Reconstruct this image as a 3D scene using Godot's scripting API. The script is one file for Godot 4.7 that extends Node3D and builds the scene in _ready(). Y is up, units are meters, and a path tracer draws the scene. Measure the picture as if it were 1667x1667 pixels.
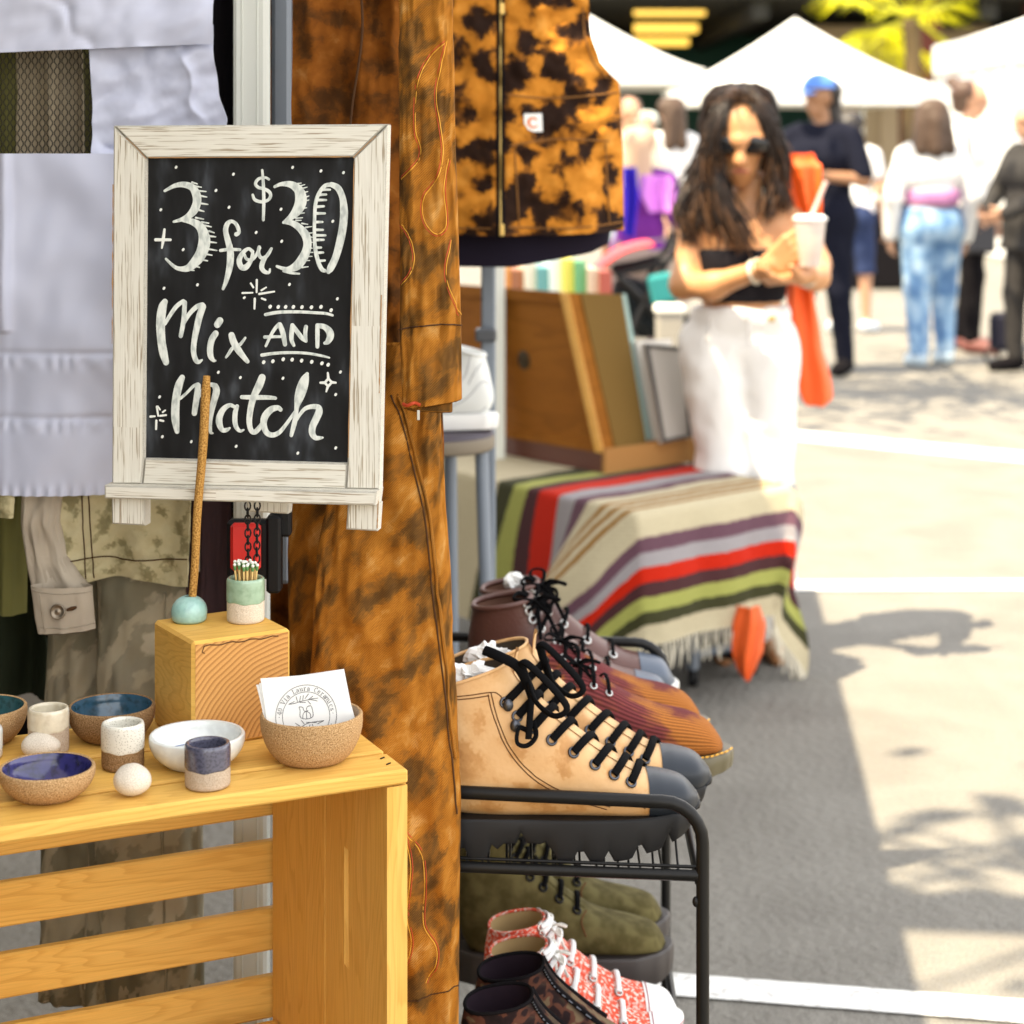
extends Node3D
# A street market stall: chalkboard sign, pottery on a crate, hanging work clothes, a rack of shoes, people and tents beyond.

const FOCAL := 3200.0      # focal length in picture units of the 1667-wide photograph
const EYE := 1.38
const HORIZON := 235.0
var rng := RandomNumberGenerator.new()
var M := {}
var noise := FastNoiseLite.new()


# ---------------------------------------------------------------- geometry
class Geo:
	var p := PackedVector3Array()
	var uv := PackedVector2Array()
	var col := PackedColorArray()
	var ix := PackedInt32Array()
	var tint := Color.WHITE
	var use_col := false

	func v(q: Vector3, t := Vector2.ZERO) -> int:
		p.append(q); uv.append(t); col.append(tint)
		return p.size() - 1

	func tri(a: int, b: int, c: int) -> void:
		ix.append(a); ix.append(b); ix.append(c)

	func quad(a: int, b: int, c: int, d: int) -> void:
		tri(a, b, c); tri(a, c, d)

	func flat(a: Vector3, b: Vector3, c: Vector3, d: Vector3) -> void:
		quad(v(a, Vector2(0, 1)), v(b, Vector2(1, 1)), v(c, Vector2(1, 0)), v(d, Vector2(0, 0)))

	# rows of points, each a PackedVector3Array of the same length; faces look along (row x column)
	func grid(rows: Array, wrap := false, uvs = null, flip := false) -> void:
		var n: int = rows[0].size()
		var first := p.size()
		for i in rows.size():
			var r: PackedVector3Array = rows[i]
			for j in n:
				var t := Vector2(float(j) / maxf(1, n - 1), float(i) / maxf(1, rows.size() - 1))
				if uvs != null:
					t = uvs[i][j]
				v(r[j], t)
		for i in rows.size() - 1:
			for j in (n if wrap else n - 1):
				var k := (j + 1) % n
				var a := first + i * n + j
				var b := first + i * n + k
				var c := first + (i + 1) * n + k
				var d := first + (i + 1) * n + j
				if flip:
					quad(a, d, c, b)
				else:
					quad(a, b, c, d)

	func fan(r: PackedVector3Array, mid: Vector3, flip := false) -> void:
		var c := v(mid, Vector2(0.5, 0.5))
		var first := p.size()
		for q in r:
			v(q)
		for j in r.size():
			var k := (j + 1) % r.size()
			if flip:
				tri(c, first + k, first + j)
			else:
				tri(c, first + j, first + k)

	# box with bevelled edges, in the frame x
	func box(x: Transform3D, s: Vector3, bev := 0.002) -> void:
		var h := s * 0.5
		bev = minf(bev, minf(h.x, minf(h.y, h.z)) * 0.6)
		var ax := [Vector3.RIGHT, Vector3.UP, Vector3.BACK]
		var corner := func(sx: int, sy: int, sz: int, face: int) -> Vector3:
			var q := Vector3(sx * h.x, sy * h.y, sz * h.z)
			var sg := Vector3(sx, sy, sz)
			for k in 3:
				if k != face:
					q[k] -= sg[k] * bev
			return x * q
		for f in 3:
			var a := (f + 1) % 3
			var b := (f + 2) % 3
			for s1 in [-1, 1]:
				var id := []
				for c in [[-1, -1], [1, -1], [1, 1], [-1, 1]]:
					var sg := [0, 0, 0]
					sg[f] = s1; sg[a] = c[0]; sg[b] = c[1]
					id.append(v(corner.call(sg[0], sg[1], sg[2], f), Vector2(c[0] * 0.5 + 0.5, c[1] * 0.5 + 0.5)))
				if s1 > 0:
					quad(id[0], id[1], id[2], id[3])
				else:
					quad(id[3], id[2], id[1], id[0])
		if bev <= 0.0:
			return
		for f in 3:      # edges along axis f
			var a := (f + 1) % 3
			var b := (f + 2) % 3
			for sa in [-1, 1]:
				for sb in [-1, 1]:
					var q := []
					for e in [[-1, a], [1, a], [1, b], [-1, b]]:
						var sg := [0, 0, 0]
						sg[f] = e[0]; sg[a] = sa; sg[b] = sb
						q.append(corner.call(sg[0], sg[1], sg[2], e[1]))
					var i0 := [v(q[0]), v(q[1]), v(q[2]), v(q[3])]
					if sa * sb > 0:
						quad(i0[3], i0[2], i0[1], i0[0])
					else:
						quad(i0[0], i0[1], i0[2], i0[3])
		for sx in [-1, 1]:
			for sy in [-1, 1]:
				for sz in [-1, 1]:
					var i0 := v(corner.call(sx, sy, sz, 0))
					var i1 := v(corner.call(sx, sy, sz, 1))
					var i2 := v(corner.call(sx, sy, sz, 2))
					if sx * sy * sz > 0:
						tri(i0, i1, i2)
					else:
						tri(i2, i1, i0)

	# tube along points; r is a number or an array
	func tube(path: Array, r, sides := 8, closed := false, flat_k := 1.0, up := Vector3.UP) -> void:
		var n := path.size()
		var rows := []
		var side := Vector3.ZERO
		for i in n:
			var a: Vector3 = path[(i - 1 + n) % n] if closed else path[maxi(i - 1, 0)]
			var b: Vector3 = path[(i + 1) % n] if closed else path[mini(i + 1, n - 1)]
			var d := (b - a).normalized()
			if side == Vector3.ZERO:
				side = d.cross(up)
				if side.length() < 0.05:
					side = d.cross(Vector3(0.3, 0.2, 1))
			side = (side - d * side.dot(d)).normalized()
			var o := side.cross(d)
			var rad: float = r[i] if r is Array or r is PackedFloat32Array else r
			var ring := PackedVector3Array()
			for j in sides:
				var t := TAU * j / sides
				ring.append(path[i] + side * cos(t) * rad + o * sin(t) * rad * flat_k)
			rows.append(ring)
		if closed:
			rows.append(rows[0])
		grid(rows, true, null, true)
		if not closed:
			fan(rows[0], path[0], false)
			fan(rows[n - 1], path[n - 1], true)

	# profile: Vector2(radius, height) from the bottom centre round to the inside
	func lathe(x: Transform3D, prof: Array, seg := 32, wob := 0.0, ph := 0.0) -> void:
		var rows := []
		for q in prof:
			var ring := PackedVector3Array()
			for j in seg:
				var t := TAU * j / seg
				var k := 1.0 + wob * (sin(2 * t + ph + q.y * 30) + 0.6 * sin(3 * t + ph * 2.3 - q.y * 20) + 0.3 * sin(5 * t + ph))
				ring.append(x * Vector3(cos(t) * q.x * k, q.y, sin(t) * q.x * k))
			rows.append(ring)
		grid(rows, true, null, true)

	func ball(c: Vector3, r: Vector3, seg := 12, rows_n := 8, basis := Basis()) -> void:
		var rows := []
		for i in rows_n + 1:
			var a := PI * (float(i) / rows_n - 0.5)
			var ring := PackedVector3Array()
			for j in seg:
				var t := TAU * j / seg
				ring.append(c + basis * (Vector3(cos(a) * cos(t), sin(a), cos(a) * sin(t)) * r))
			rows.append(ring)
		grid(rows, true, null, true)

	func ccw(poly: PackedVector2Array) -> PackedVector2Array:
		var area := 0.0
		var out := poly.duplicate()
		for i in poly.size():
			area += poly[i].cross(poly[(i + 1) % poly.size()])
		if area < 0.0:
			out.reverse()
		return out

	# a polygon in the x-y plane of frame x, extruded from z = 0 to z = -deep, its front edge bevelled
	func prism(x: Transform3D, poly: PackedVector2Array, deep: float, bev := 0.0) -> void:
		poly = ccw(poly)
		var front := poly
		if bev > 0.0:
			var ins := Geometry2D.offset_polygon(poly, -bev)
			if ins.size() == 1 and ins[0].size() >= 3:
				front = ccw(ins[0])
			else:
				bev = 0.0
		var tr := Geometry2D.triangulate_polygon(front)
		var first := p.size()
		for q in front:
			v(x * Vector3(q.x, q.y, 0), q)
		for i in range(0, tr.size(), 3):
			var a := front[tr[i]]
			var b := front[tr[i + 1]]
			var c := front[tr[i + 2]]
			if (b - a).cross(c - a) > 0:
				tri(first + tr[i], first + tr[i + 1], first + tr[i + 2])
			else:
				tri(first + tr[i], first + tr[i + 2], first + tr[i + 1])
		var trb := Geometry2D.triangulate_polygon(poly)
		first = p.size()
		for q in poly:
			v(x * Vector3(q.x, q.y, -deep), q)
		for i in range(0, trb.size(), 3):
			var a := poly[trb[i]]
			var b := poly[trb[i + 1]]
			var c := poly[trb[i + 2]]
			if (b - a).cross(c - a) > 0:
				tri(first + trb[i], first + trb[i + 2], first + trb[i + 1])
			else:
				tri(first + trb[i], first + trb[i + 1], first + trb[i + 2])
		for i in poly.size():
			var a := poly[i]
			var b := poly[(i + 1) % poly.size()]
			flat(x * Vector3(a.x, a.y, -deep), x * Vector3(b.x, b.y, -deep), x * Vector3(b.x, b.y, -bev), x * Vector3(a.x, a.y, -bev))
		if bev > 0.0:    # the chamfer: every front corner joined to the nearest outer corner
			for i in front.size():
				var a := front[i]
				var b := front[(i + 1) % front.size()]
				var na := 0
				var nb := 0
				for k in poly.size():
					if poly[k].distance_squared_to(a) < poly[na].distance_squared_to(a): na = k
					if poly[k].distance_squared_to(b) < poly[nb].distance_squared_to(b): nb = k
				flat(x * Vector3(poly[na].x, poly[na].y, -bev), x * Vector3(poly[nb].x, poly[nb].y, -bev), x * Vector3(b.x, b.y, 0), x * Vector3(a.x, a.y, 0))

	# a flat raised ribbon along 2D points in frame x (a brush stroke): w is a number or one width per point
	func stroke(x: Transform3D, pts: Array, w, lift := 0.0004, round_ends := true) -> void:
		var n := pts.size()
		var l := PackedVector3Array()
		var m := PackedVector3Array()
		var r := PackedVector3Array()
		for i in n:
			var d: Vector2 = (pts[mini(i + 1, n - 1)] - pts[maxi(i - 1, 0)]).normalized()
			var o := Vector2(-d.y, d.x)
			var h: float = (w[i] if w is Array else w) * 0.5
			var c: Vector2 = pts[i]
			l.append(x * Vector3(c.x + o.x * h, c.y + o.y * h, 0.0))
			m.append(x * Vector3(c.x, c.y, lift))
			r.append(x * Vector3(c.x - o.x * h, c.y - o.y * h, 0.0))
		grid([l, m, r], false, null, true)
		if round_ends:
			for e in [[0, -1.0], [n - 1, 1.0]]:
				var i: int = e[0]
				var d: Vector2 = (pts[mini(i + 1, n - 1)] - pts[maxi(i - 1, 0)]).normalized() * e[1]
				var h: float = (w[i] if w is Array else w) * 0.5
				var o := Vector2(-d.y, d.x)
				var ring := PackedVector3Array()
				for k in 7:
					var t := PI * k / 6.0
					var q: Vector2 = pts[i] + o * cos(t) * h * -1.0 + d * sin(t) * h
					ring.append(x * Vector3(q.x, q.y, 0))
				fan(ring, x * Vector3(pts[i].x, pts[i].y, lift))

	# a cloth: grid of points given a thickness
	func cloth(rows: Array, thick := 0.002, uvs = null) -> void:
		var nr := rows.size()
		var nc: int = rows[0].size()
		var back := []
		for i in nr:
			var r := PackedVector3Array()
			for j in nc:
				var du: Vector3 = rows[i][mini(j + 1, nc - 1)] - rows[i][maxi(j - 1, 0)]
				var dv: Vector3 = rows[mini(i + 1, nr - 1)][j] - rows[maxi(i - 1, 0)][j]
				r.append(rows[i][j] - du.cross(dv).normalized() * thick)
			back.append(r)
		grid(rows, false, uvs, false)
		grid(back, false, uvs, true)
		for e in [0, nr - 1]:
			grid([rows[e], back[e]], false, [uvs[e], uvs[e]] if uvs != null else null, e == 0)
		for e in [0, nc - 1]:
			var a := PackedVector3Array()
			var b := PackedVector3Array()
			var ua := PackedVector2Array()
			for i in nr:
				a.append(rows[i][e]); b.append(back[i][e])
				ua.append(uvs[i][e] if uvs != null else Vector2(float(e) / nc, float(i) / nr))
			grid([a, b], false, [ua, ua], e != 0)

	func mesh() -> ArrayMesh:
		var nrm := PackedVector3Array()
		nrm.resize(p.size())
		var out := PackedInt32Array()
		out.resize(ix.size())
		for i in range(0, ix.size(), 3):
			var a := ix[i]
			var b := ix[i + 1]
			var c := ix[i + 2]
			var n := (p[b] - p[a]).cross(p[c] - p[a])
			nrm[a] += n; nrm[b] += n; nrm[c] += n
			out[i] = a; out[i + 1] = c; out[i + 2] = b
		for i in nrm.size():
			nrm[i] = nrm[i].normalized() if nrm[i].length_squared() > 1e-24 else Vector3.UP
		var arr := []
		arr.resize(Mesh.ARRAY_MAX)
		arr[Mesh.ARRAY_VERTEX] = p
		arr[Mesh.ARRAY_NORMAL] = nrm
		arr[Mesh.ARRAY_TEX_UV] = uv
		if use_col:
			arr[Mesh.ARRAY_COLOR] = col
		arr[Mesh.ARRAY_INDEX] = out
		var m := ArrayMesh.new()
		m.add_surface_from_arrays(Mesh.PRIMITIVE_TRIANGLES, arr)
		return m


# body surfaces: tapered capsules joined by a smooth minimum, meshed as surface nets
class Field:
	var lo: Vector3
	var n: Vector3i
	var cell: float
	var d := PackedFloat32Array()

	func _init(a: Vector3, b: Vector3, c: float) -> void:
		lo = a; cell = c
		n = Vector3i(int((b.x - a.x) / c) + 2, int((b.y - a.y) / c) + 2, int((b.z - a.z) / c) + 2)
		d.resize(n.x * n.y * n.z)
		d.fill(9.0)

	# a tapered capsule; sq flattens it along z (or along the axis flat)
	func bone(a: Vector3, b: Vector3, ra: float, rb: float, k := 0.03, sq := 1.0) -> void:
		var big := maxf(ra, rb) * maxf(1.0, sq) + k * 1.5 + cell * 2
		var mn := a.min(b) - Vector3.ONE * big - lo
		var mx := a.max(b) + Vector3.ONE * big - lo
		var i0 := Vector3i(maxi(0, int(mn.x / cell)), maxi(0, int(mn.y / cell)), maxi(0, int(mn.z / cell)))
		var i1 := Vector3i(mini(n.x - 1, int(mx.x / cell) + 1), mini(n.y - 1, int(mx.y / cell) + 1), mini(n.z - 1, int(mx.z / cell) + 1))
		var ab := b - a
		ab.z /= sq
		var l2 := maxf(ab.length_squared(), 1e-9)
		for z in range(i0.z, i1.z + 1):
			for y in range(i0.y, i1.y + 1):
				var at := (z * n.y + y) * n.x
				var q := Vector3(0, lo.y + y * cell - a.y, (lo.z + z * cell - a.z) / sq)
				for x in range(i0.x, i1.x + 1):
					q.x = lo.x + x * cell - a.x
					var t := clampf(q.dot(ab) / l2, 0.0, 1.0)
					var s := (q - ab * t).length() - lerpf(ra, rb, t)
					var o := d[at + x]
					var h := maxf(k - absf(o - s), 0.0) / k
					d[at + x] = minf(o, s) - h * h * k * 0.25

	func dig(a: Vector3, r: float, k := 0.01) -> void:
		var i0 := Vector3i(((a - Vector3.ONE * (r + k) - lo) / cell).max(Vector3.ZERO))
		var i1 := Vector3i(((a + Vector3.ONE * (r + k) - lo) / cell).min(Vector3(n - Vector3i.ONE)))
		for z in range(i0.z, i1.z + 1):
			for y in range(i0.y, i1.y + 1):
				for x in range(i0.x, i1.x + 1):
					var at := (z * n.y + y) * n.x + x
					var s := r - (lo + Vector3(x, y, z) * cell).distance_to(a)
					var h := maxf(k - absf(d[at] - s), 0.0) / k
					d[at] = maxf(d[at], s) + h * h * k * 0.25

	# keep only what is below / above a height
	func cut(y0: float, y1: float) -> void:
		for z in n.z:
			for y in n.y:
				var h := lo.y + y * cell
				var s := maxf(y0 - h, h - y1)
				if s > -cell * 2:
					for x in n.x:
						var at := (z * n.y + y) * n.x + x
						d[at] = maxf(d[at], s)

	func rough(ns: FastNoiseLite, amp: float, scale: Vector3) -> void:
		for z in n.z:
			for y in n.y:
				for x in n.x:
					var at := (z * n.y + y) * n.x + x
					if absf(d[at]) < cell * 3 + amp:
						d[at] += ns.get_noise_3dv((lo + Vector3(x, y, z) * cell) * scale) * amp

	func into(g: Geo) -> void:
		var idx := {}
		var nx := n.x
		var nxy := n.x * n.y
		var offs := [0, 1, nx, nx + 1, nxy, nxy + 1, nxy + nx, nxy + nx + 1]
		var ed := [[0, 1], [2, 3], [4, 5], [6, 7], [0, 2], [1, 3], [4, 6], [5, 7], [0, 4], [1, 5], [2, 6], [3, 7]]
		for z in n.z - 1:
			for y in n.y - 1:
				var row := (z * n.y + y) * nx
				for x in nx - 1:
					var at := row + x
					var s0 := d[at] < 0.0
					if s0 == (d[at + 1] < 0.0) and s0 == (d[at + nx] < 0.0) and s0 == (d[at + nx + 1] < 0.0) and s0 == (d[at + nxy] < 0.0) and s0 == (d[at + nxy + 1] < 0.0) and s0 == (d[at + nxy + nx] < 0.0) and s0 == (d[at + nxy + nx + 1] < 0.0):
						continue
					var sum := Vector3.ZERO
					var c := 0
					for e in ed:
						var a: int = e[0]
						var b: int = e[1]
						var da := d[at + offs[a]]
						var db := d[at + offs[b]]
						if (da < 0.0) != (db < 0.0):
							var t := da / (da - db)
							var pa := Vector3(a & 1, (a >> 1) & 1, a >> 2)
							var pb := Vector3(b & 1, (b >> 1) & 1, b >> 2)
							sum += pa.lerp(pb, t)
							c += 1
					var q := lo + (Vector3(x, y, z) + sum / c) * cell
					idx[at] = g.v(q, Vector2(q.x, q.y))
		for at: int in idx:
			var x := at % nx
			var y := (at / nx) % n.y
			var z := at / nxy
			var inside := d[at] < 0.0
			if y > 0 and z > 0 and inside != (d[at + 1] < 0.0):
				_face(g, idx, at, at - nx, at - nx - nxy, at - nxy, inside)
			if x > 0 and z > 0 and inside != (d[at + nx] < 0.0):
				_face(g, idx, at, at - nxy, at - nxy - 1, at - 1, inside)
			if x > 0 and y > 0 and inside != (d[at + nxy] < 0.0):
				_face(g, idx, at, at - 1, at - 1 - nx, at - nx, inside)

	func _face(g: Geo, idx: Dictionary, a: int, b: int, c: int, e: int, inside: bool) -> void:
		if not (idx.has(a) and idx.has(b) and idx.has(c) and idx.has(e)):
			return
		if inside:
			g.quad(idx[a], idx[b], idx[c], idx[e])
		else:
			g.quad(idx[e], idx[c], idx[b], idx[a])


# ---------------------------------------------------------------- helpers
# the point that lies deep metres in front of the camera where the photograph shows (x, y)
func W(x: float, y: float, deep: float) -> Vector3:
	return Vector3((x - 833.5) * deep / FOCAL, EYE - (y - HORIZON) * deep / FOCAL, -deep)


func ground_deep(y: float, h := 0.0) -> float:
	return FOCAL * (EYE - h) / (y - HORIZON)


func G(x: float, y: float, h := 0.0) -> Vector3:
	return W(x, y, ground_deep(y, h))


func frame(at: Vector3, yaw := 0.0, pitch := 0.0, roll := 0.0) -> Transform3D:
	return Transform3D(Basis.from_euler(Vector3(deg_to_rad(pitch), deg_to_rad(yaw), deg_to_rad(roll))), at)


func thing(called: String, label: String, category: String, at := Vector3.ZERO, group := "") -> Node3D:
	var o := Node3D.new()
	o.name = called
	o.position = at
	add_child(o, true)
	tag(o, label, category, group)
	return o


func tag(o: Node, label: String, category: String, group := "") -> void:
	o.set_meta("label", label)
	o.set_meta("category", category)
	if group != "":
		o.set_meta("group", group)


# a part whose geometry is given in world coordinates (or, with here = true, in its parent's)
func part(called: String, g, m: Material, parent: Node = null, here := false) -> MeshInstance3D:
	var o := MeshInstance3D.new()
	o.name = called
	o.mesh = g.mesh() if g is Geo else g
	o.material_override = m
	if parent == null:
		parent = self
	parent.add_child(o, true)
	if parent != self and not here:
		var at := Vector3.ZERO
		var q = parent
		while q != self:
			at += q.position
			q = q.get_parent()
		o.position = -at
	return o


func structure(called: String, g, m: Material) -> MeshInstance3D:
	var o := part(called, g, m)
	o.set_meta("kind", "structure")
	return o


func smooth(pts: Array, steps := 6, closed := false) -> Array:
	var out := []
	var n := pts.size()
	for i in (n if closed else n - 1):
		var a = pts[(i - 1 + n) % n] if closed else pts[maxi(i - 1, 0)]
		var b = pts[i]
		var c = pts[(i + 1) % n]
		var e = pts[(i + 2) % n] if closed else pts[mini(i + 2, n - 1)]
		for k in steps:
			var t := float(k) / steps
			out.append(0.5 * ((2.0 * b) + (c - a) * t + (2.0 * a - 5.0 * b + 4.0 * c - e) * t * t + (3.0 * b - a - 3.0 * c + e) * t * t * t))
	if not closed:
		out.append(pts[n - 1])
	return out


# value at x of a list of [x, value] pairs, eased between
func along(list: Array, x: float) -> float:
	if x <= list[0][0]:
		return list[0][1]
	for i in list.size() - 1:
		if x <= list[i + 1][0]:
			var t: float = (x - list[i][0]) / (list[i + 1][0] - list[i][0])
			return lerpf(list[i][1], list[i + 1][1], t * t * (3 - 2 * t) * 0.4 + t * 0.6)
	return list[-1][1]


# ---------------------------------------------------------------- materials
func srgb(c: Color) -> Color:
	return c.linear_to_srgb()


# a plain material; the colour is the real-world (linear) base colour
func mat(r: float, g: float, b: float, rough := 0.7, metal := 0.0) -> StandardMaterial3D:
	var m := StandardMaterial3D.new()
	m.albedo_color = srgb(Color(r, g, b))
	m.roughness = rough
	m.metallic = metal
	if rough > 0.75:
		m.metallic_specular = 0.25      # cloth, paper, dry paint
	return m


func fnl(freq: float, octaves := 4, kind := FastNoiseLite.TYPE_SIMPLEX_SMOOTH, sd := 1) -> FastNoiseLite:
	var f := FastNoiseLite.new()
	f.noise_type = kind
	f.frequency = freq
	f.fractal_octaves = octaves
	f.seed = sd
	return f


# a colour picture: noise through a ramp of [offset, linear colour]
func noise_tex(f: FastNoiseLite, ramp: Array, size := 512) -> NoiseTexture2D:
	var t := NoiseTexture2D.new()
	t.width = size; t.height = size
	t.seamless = true
	t.noise = f
	t.generate_mipmaps = false
	if ramp.size():
		var gr := Gradient.new()
		var o := PackedFloat32Array()
		var c := PackedColorArray()
		for e in ramp:
			o.append(e[0]); c.append(srgb(e[1]))
		gr.offsets = o
		gr.colors = c
		t.color_ramp = gr
	return t


func paint(w: int, h: int, f: Callable) -> ImageTexture:
	var b := PackedByteArray()
	b.resize(w * h * 3)
	var k := 0
	for y in h:
		for x in w:
			var c: Color = f.call(float(x) / w, float(y) / h)
			b[k] = clampi(int(c.r * 255.0), 0, 255)
			b[k + 1] = clampi(int(c.g * 255.0), 0, 255)
			b[k + 2] = clampi(int(c.b * 255.0), 0, 255)
			k += 3
	return ImageTexture.create_from_image(Image.create_from_data(w, h, false, Image.FORMAT_RGB8, b))


func triplanar(m: StandardMaterial3D, s: Vector3, world := false) -> StandardMaterial3D:
	m.uv1_triplanar = true
	m.uv1_world_triplanar = world
	m.uv1_scale = s
	m.uv1_triplanar_sharpness = 8.0
	return m


func bump(m: StandardMaterial3D, t: Texture2D, cm: float) -> StandardMaterial3D:
	m.heightmap_enabled = true
	m.heightmap_texture = t
	m.heightmap_scale = cm
	return m


func textured(t: Texture2D, rough := 0.7, s := Vector3.ZERO, tint := Color.WHITE) -> StandardMaterial3D:
	var m := StandardMaterial3D.new()
	m.albedo_texture = t
	m.albedo_color = srgb(tint)
	m.roughness = rough
	if rough > 0.75:
		m.metallic_specular = 0.25
	if s != Vector3.ZERO:
		triplanar(m, s)
	return m


func _ready() -> void:
	rng.seed = 7
	noise = fnl(1.0, 3)
	view_and_light()
	materials()
	ground()
	canopy()
	far_side()
	stall_clothes()
	crate_and_pottery()
	chalkboard()
	shoe_rack()
	blanket_table()
	people()


func view_and_light() -> void:
	var cam := Camera3D.new()
	cam.name = "camera"
	cam.position = Vector3(0, EYE, 0)
	cam.projection = Camera3D.PROJECTION_FRUSTUM
	var a := CameraAttributesPhysical.new()
	a.frustum_focal_length = 50.0
	a.exposure_aperture = 50.0 / 11.5
	a.frustum_focus_distance = 2.03
	a.frustum_near = 0.1
	a.frustum_far = 400.0
	cam.attributes = a
	add_child(cam)
	cam.projection = Camera3D.PROJECTION_FRUSTUM
	cam.near = 0.1
	cam.far = 400.0
	cam.size = 0.1 * 1667.0 / FOCAL
	cam.frustum_offset = Vector2(0, -0.1 * (833.5 - HORIZON) / FOCAL)
	cam.current = true

	var env := Environment.new()
	var sky := ProceduralSkyMaterial.new()
	sky.sky_top_color = Color(0.72, 0.725, 0.74)
	sky.sky_horizon_color = Color(0.92, 0.90, 0.87)
	sky.sky_curve = 0.18
	sky.ground_bottom_color = Color(0.42, 0.40, 0.37)
	sky.ground_horizon_color = Color(0.62, 0.60, 0.56)
	sky.sky_energy_multiplier = 1.1
	env.background_mode = Environment.BG_SKY
	env.sky = Sky.new()
	env.sky.sky_material = sky
	env.tonemap_mode = Environment.TONE_MAPPER_LINEAR
	env.tonemap_exposure = 4.1
	env.sdfgi_enabled = true
	env.ssao_enabled = true
	env.ssil_enabled = true
	var we := WorldEnvironment.new()
	we.name = "world_environment"
	we.environment = env
	add_child(we)

	var sun := DirectionalLight3D.new()
	sun.name = "sun"
	sun.light_energy = 1.15
	sun.light_color = Color(1.0, 0.93, 0.80)
	sun.light_angular_distance = 0.5
	sun.shadow_enabled = true
	add_child(sun)
	sun.look_at_from_position(Vector3(-0.42, 1.0, 0.27), Vector3.ZERO, Vector3.UP)


# ---------------------------------------------------------------- materials
func materials() -> void:
	var fine := noise_tex(fnl(0.09, 3, FastNoiseLite.TYPE_SIMPLEX, 3), [], 256)
	M.fine = fine
	# asphalt: pale worn aggregate
	var asph := noise_tex(fnl(0.16, 3, FastNoiseLite.TYPE_SIMPLEX, 11), [[0.0, Color(0.10, 0.094, 0.082)], [0.42, Color(0.172, 0.162, 0.143)], [0.62, Color(0.207, 0.197, 0.174)], [0.78, Color(0.27, 0.257, 0.226)], [0.9, Color(0.48, 0.46, 0.41)]], 1024)
	M.asphalt = textured(asph, 0.93)
	triplanar(M.asphalt, Vector3.ONE * 1.3, true)
	M.asphalt.detail_enabled = true
	M.asphalt.detail_blend_mode = BaseMaterial3D.BLEND_MODE_MUL
	M.asphalt.detail_albedo = noise_tex(fnl(0.012, 4, FastNoiseLite.TYPE_SIMPLEX, 5), [[0.2, Color(0.85, 0.845, 0.84)], [0.55, Color(1, 1, 1)], [0.85, Color(0.92, 0.915, 0.91)]], 512)
	M.asphalt.detail_uv_layer = BaseMaterial3D.DETAIL_UV_2
	M.asphalt.uv2_triplanar = true
	M.asphalt.uv2_world_triplanar = true
	M.asphalt.uv2_scale = Vector3.ONE * 0.23
	bump(M.asphalt, fine, 0.4)
	var worn := noise_tex(fnl(0.05, 5, FastNoiseLite.TYPE_SIMPLEX, 21), [[0.0, Color(0.4, 0.39, 0.37)], [0.2, Color(0.5, 0.49, 0.47)], [0.33, Color(0.70, 0.70, 0.67)], [1.0, Color(0.8, 0.8, 0.77)]], 512)
	M.line_paint = textured(worn, 0.8)
	triplanar(M.line_paint, Vector3.ONE * 0.9, true)

	# wood: fibres run along the second texture axis
	var wn := fnl(0.9, 3, FastNoiseLite.TYPE_SIMPLEX, 2)
	var wn2 := fnl(1.0, 2, FastNoiseLite.TYPE_SIMPLEX, 9)
	var grain := func(a: Color, b: Color, c: Color, rings: float) -> Callable:
		return func(x: float, y: float) -> Color:
			var warp := wn.get_noise_2d(x * 0.9, y * 1.6) * 0.55 + wn2.get_noise_2d(x * 0.5, y * 9.0) * 0.08
			var t: float = fposmod((y + warp * 0.35) * rings, 1.0)
			var late := smoothstep(0.45, 0.93, t) * (1.0 - smoothstep(0.93, 1.0, t))
			var fib := wn2.get_noise_2d(x * 8.0, y * 230.0) * 0.5 + 0.5
			var tone := wn.get_noise_2d(x * 1.3 + 40.0, y * 2.0) * 0.5 + 0.5
			return srgb(a.lerp(b, tone).lerp(c, late * 0.36) * (0.86 + 0.2 * fib))
	var pine := paint(512, 512, grain.call(Color(0.74, 0.42, 0.085), Color(0.79, 0.485, 0.125), Color(0.54, 0.255, 0.04), 21.0))
	M.pine = textured(pine, 0.55, Vector3(1.7, 4.5, 4.5))
	M.pine.uv1_triplanar_sharpness = 20.0
	M.pine.metallic_specular = 0.28
	M.pine_dark = textured(pine, 0.6, Vector3(2.6, 4.5, 4.5), Color(0.62, 0.55, 0.5))
	M.pine_x = M.pine
	var walnut := paint(256, 256, grain.call(Color(0.30, 0.115, 0.016), Color(0.24, 0.086, 0.012), Color(0.14, 0.046, 0.006), 7.0))
	M.walnut = textured(walnut, 0.6, Vector3(1.7, 1.7, 1.7))
	M.walnut.metallic_specular = 0.2
	M.wood_red = mat(0.10, 0.028, 0.014, 0.5)
	# end grain: rings round a heart below the lower right corner
	M.end_grain = textured(paint(512, 512, func(x: float, y: float) -> Color:
		var dx := x - 1.05
		var dy := (1.25 - (1.0 - y)) * 1.0
		dy = (1.0 - y) + 0.22
		var r := sqrt(dx * dx + dy * dy) + wn.get_noise_2d(x * 1.2, y * 1.2) * 0.02
		var t := fposmod(r * 21.0 + wn2.get_noise_2d(x, y) * 0.15, 1.0)
		var late := smoothstep(0.3, 0.9, t) * (1.0 - smoothstep(0.92, 1.0, t))
		var fib := wn2.get_noise_2d(x * 70.0, y * 70.0) * 0.5 + 0.5
		return srgb(Color(0.62, 0.315, 0.085).lerp(Color(0.34, 0.13, 0.024), late * 0.85) * (0.8 + 0.3 * fib))), 0.75)
	M.light_wood = textured(pine, 0.5, Vector3(1.5, 3.0, 3.0), Color(1.0, 0.92, 0.8))

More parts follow.
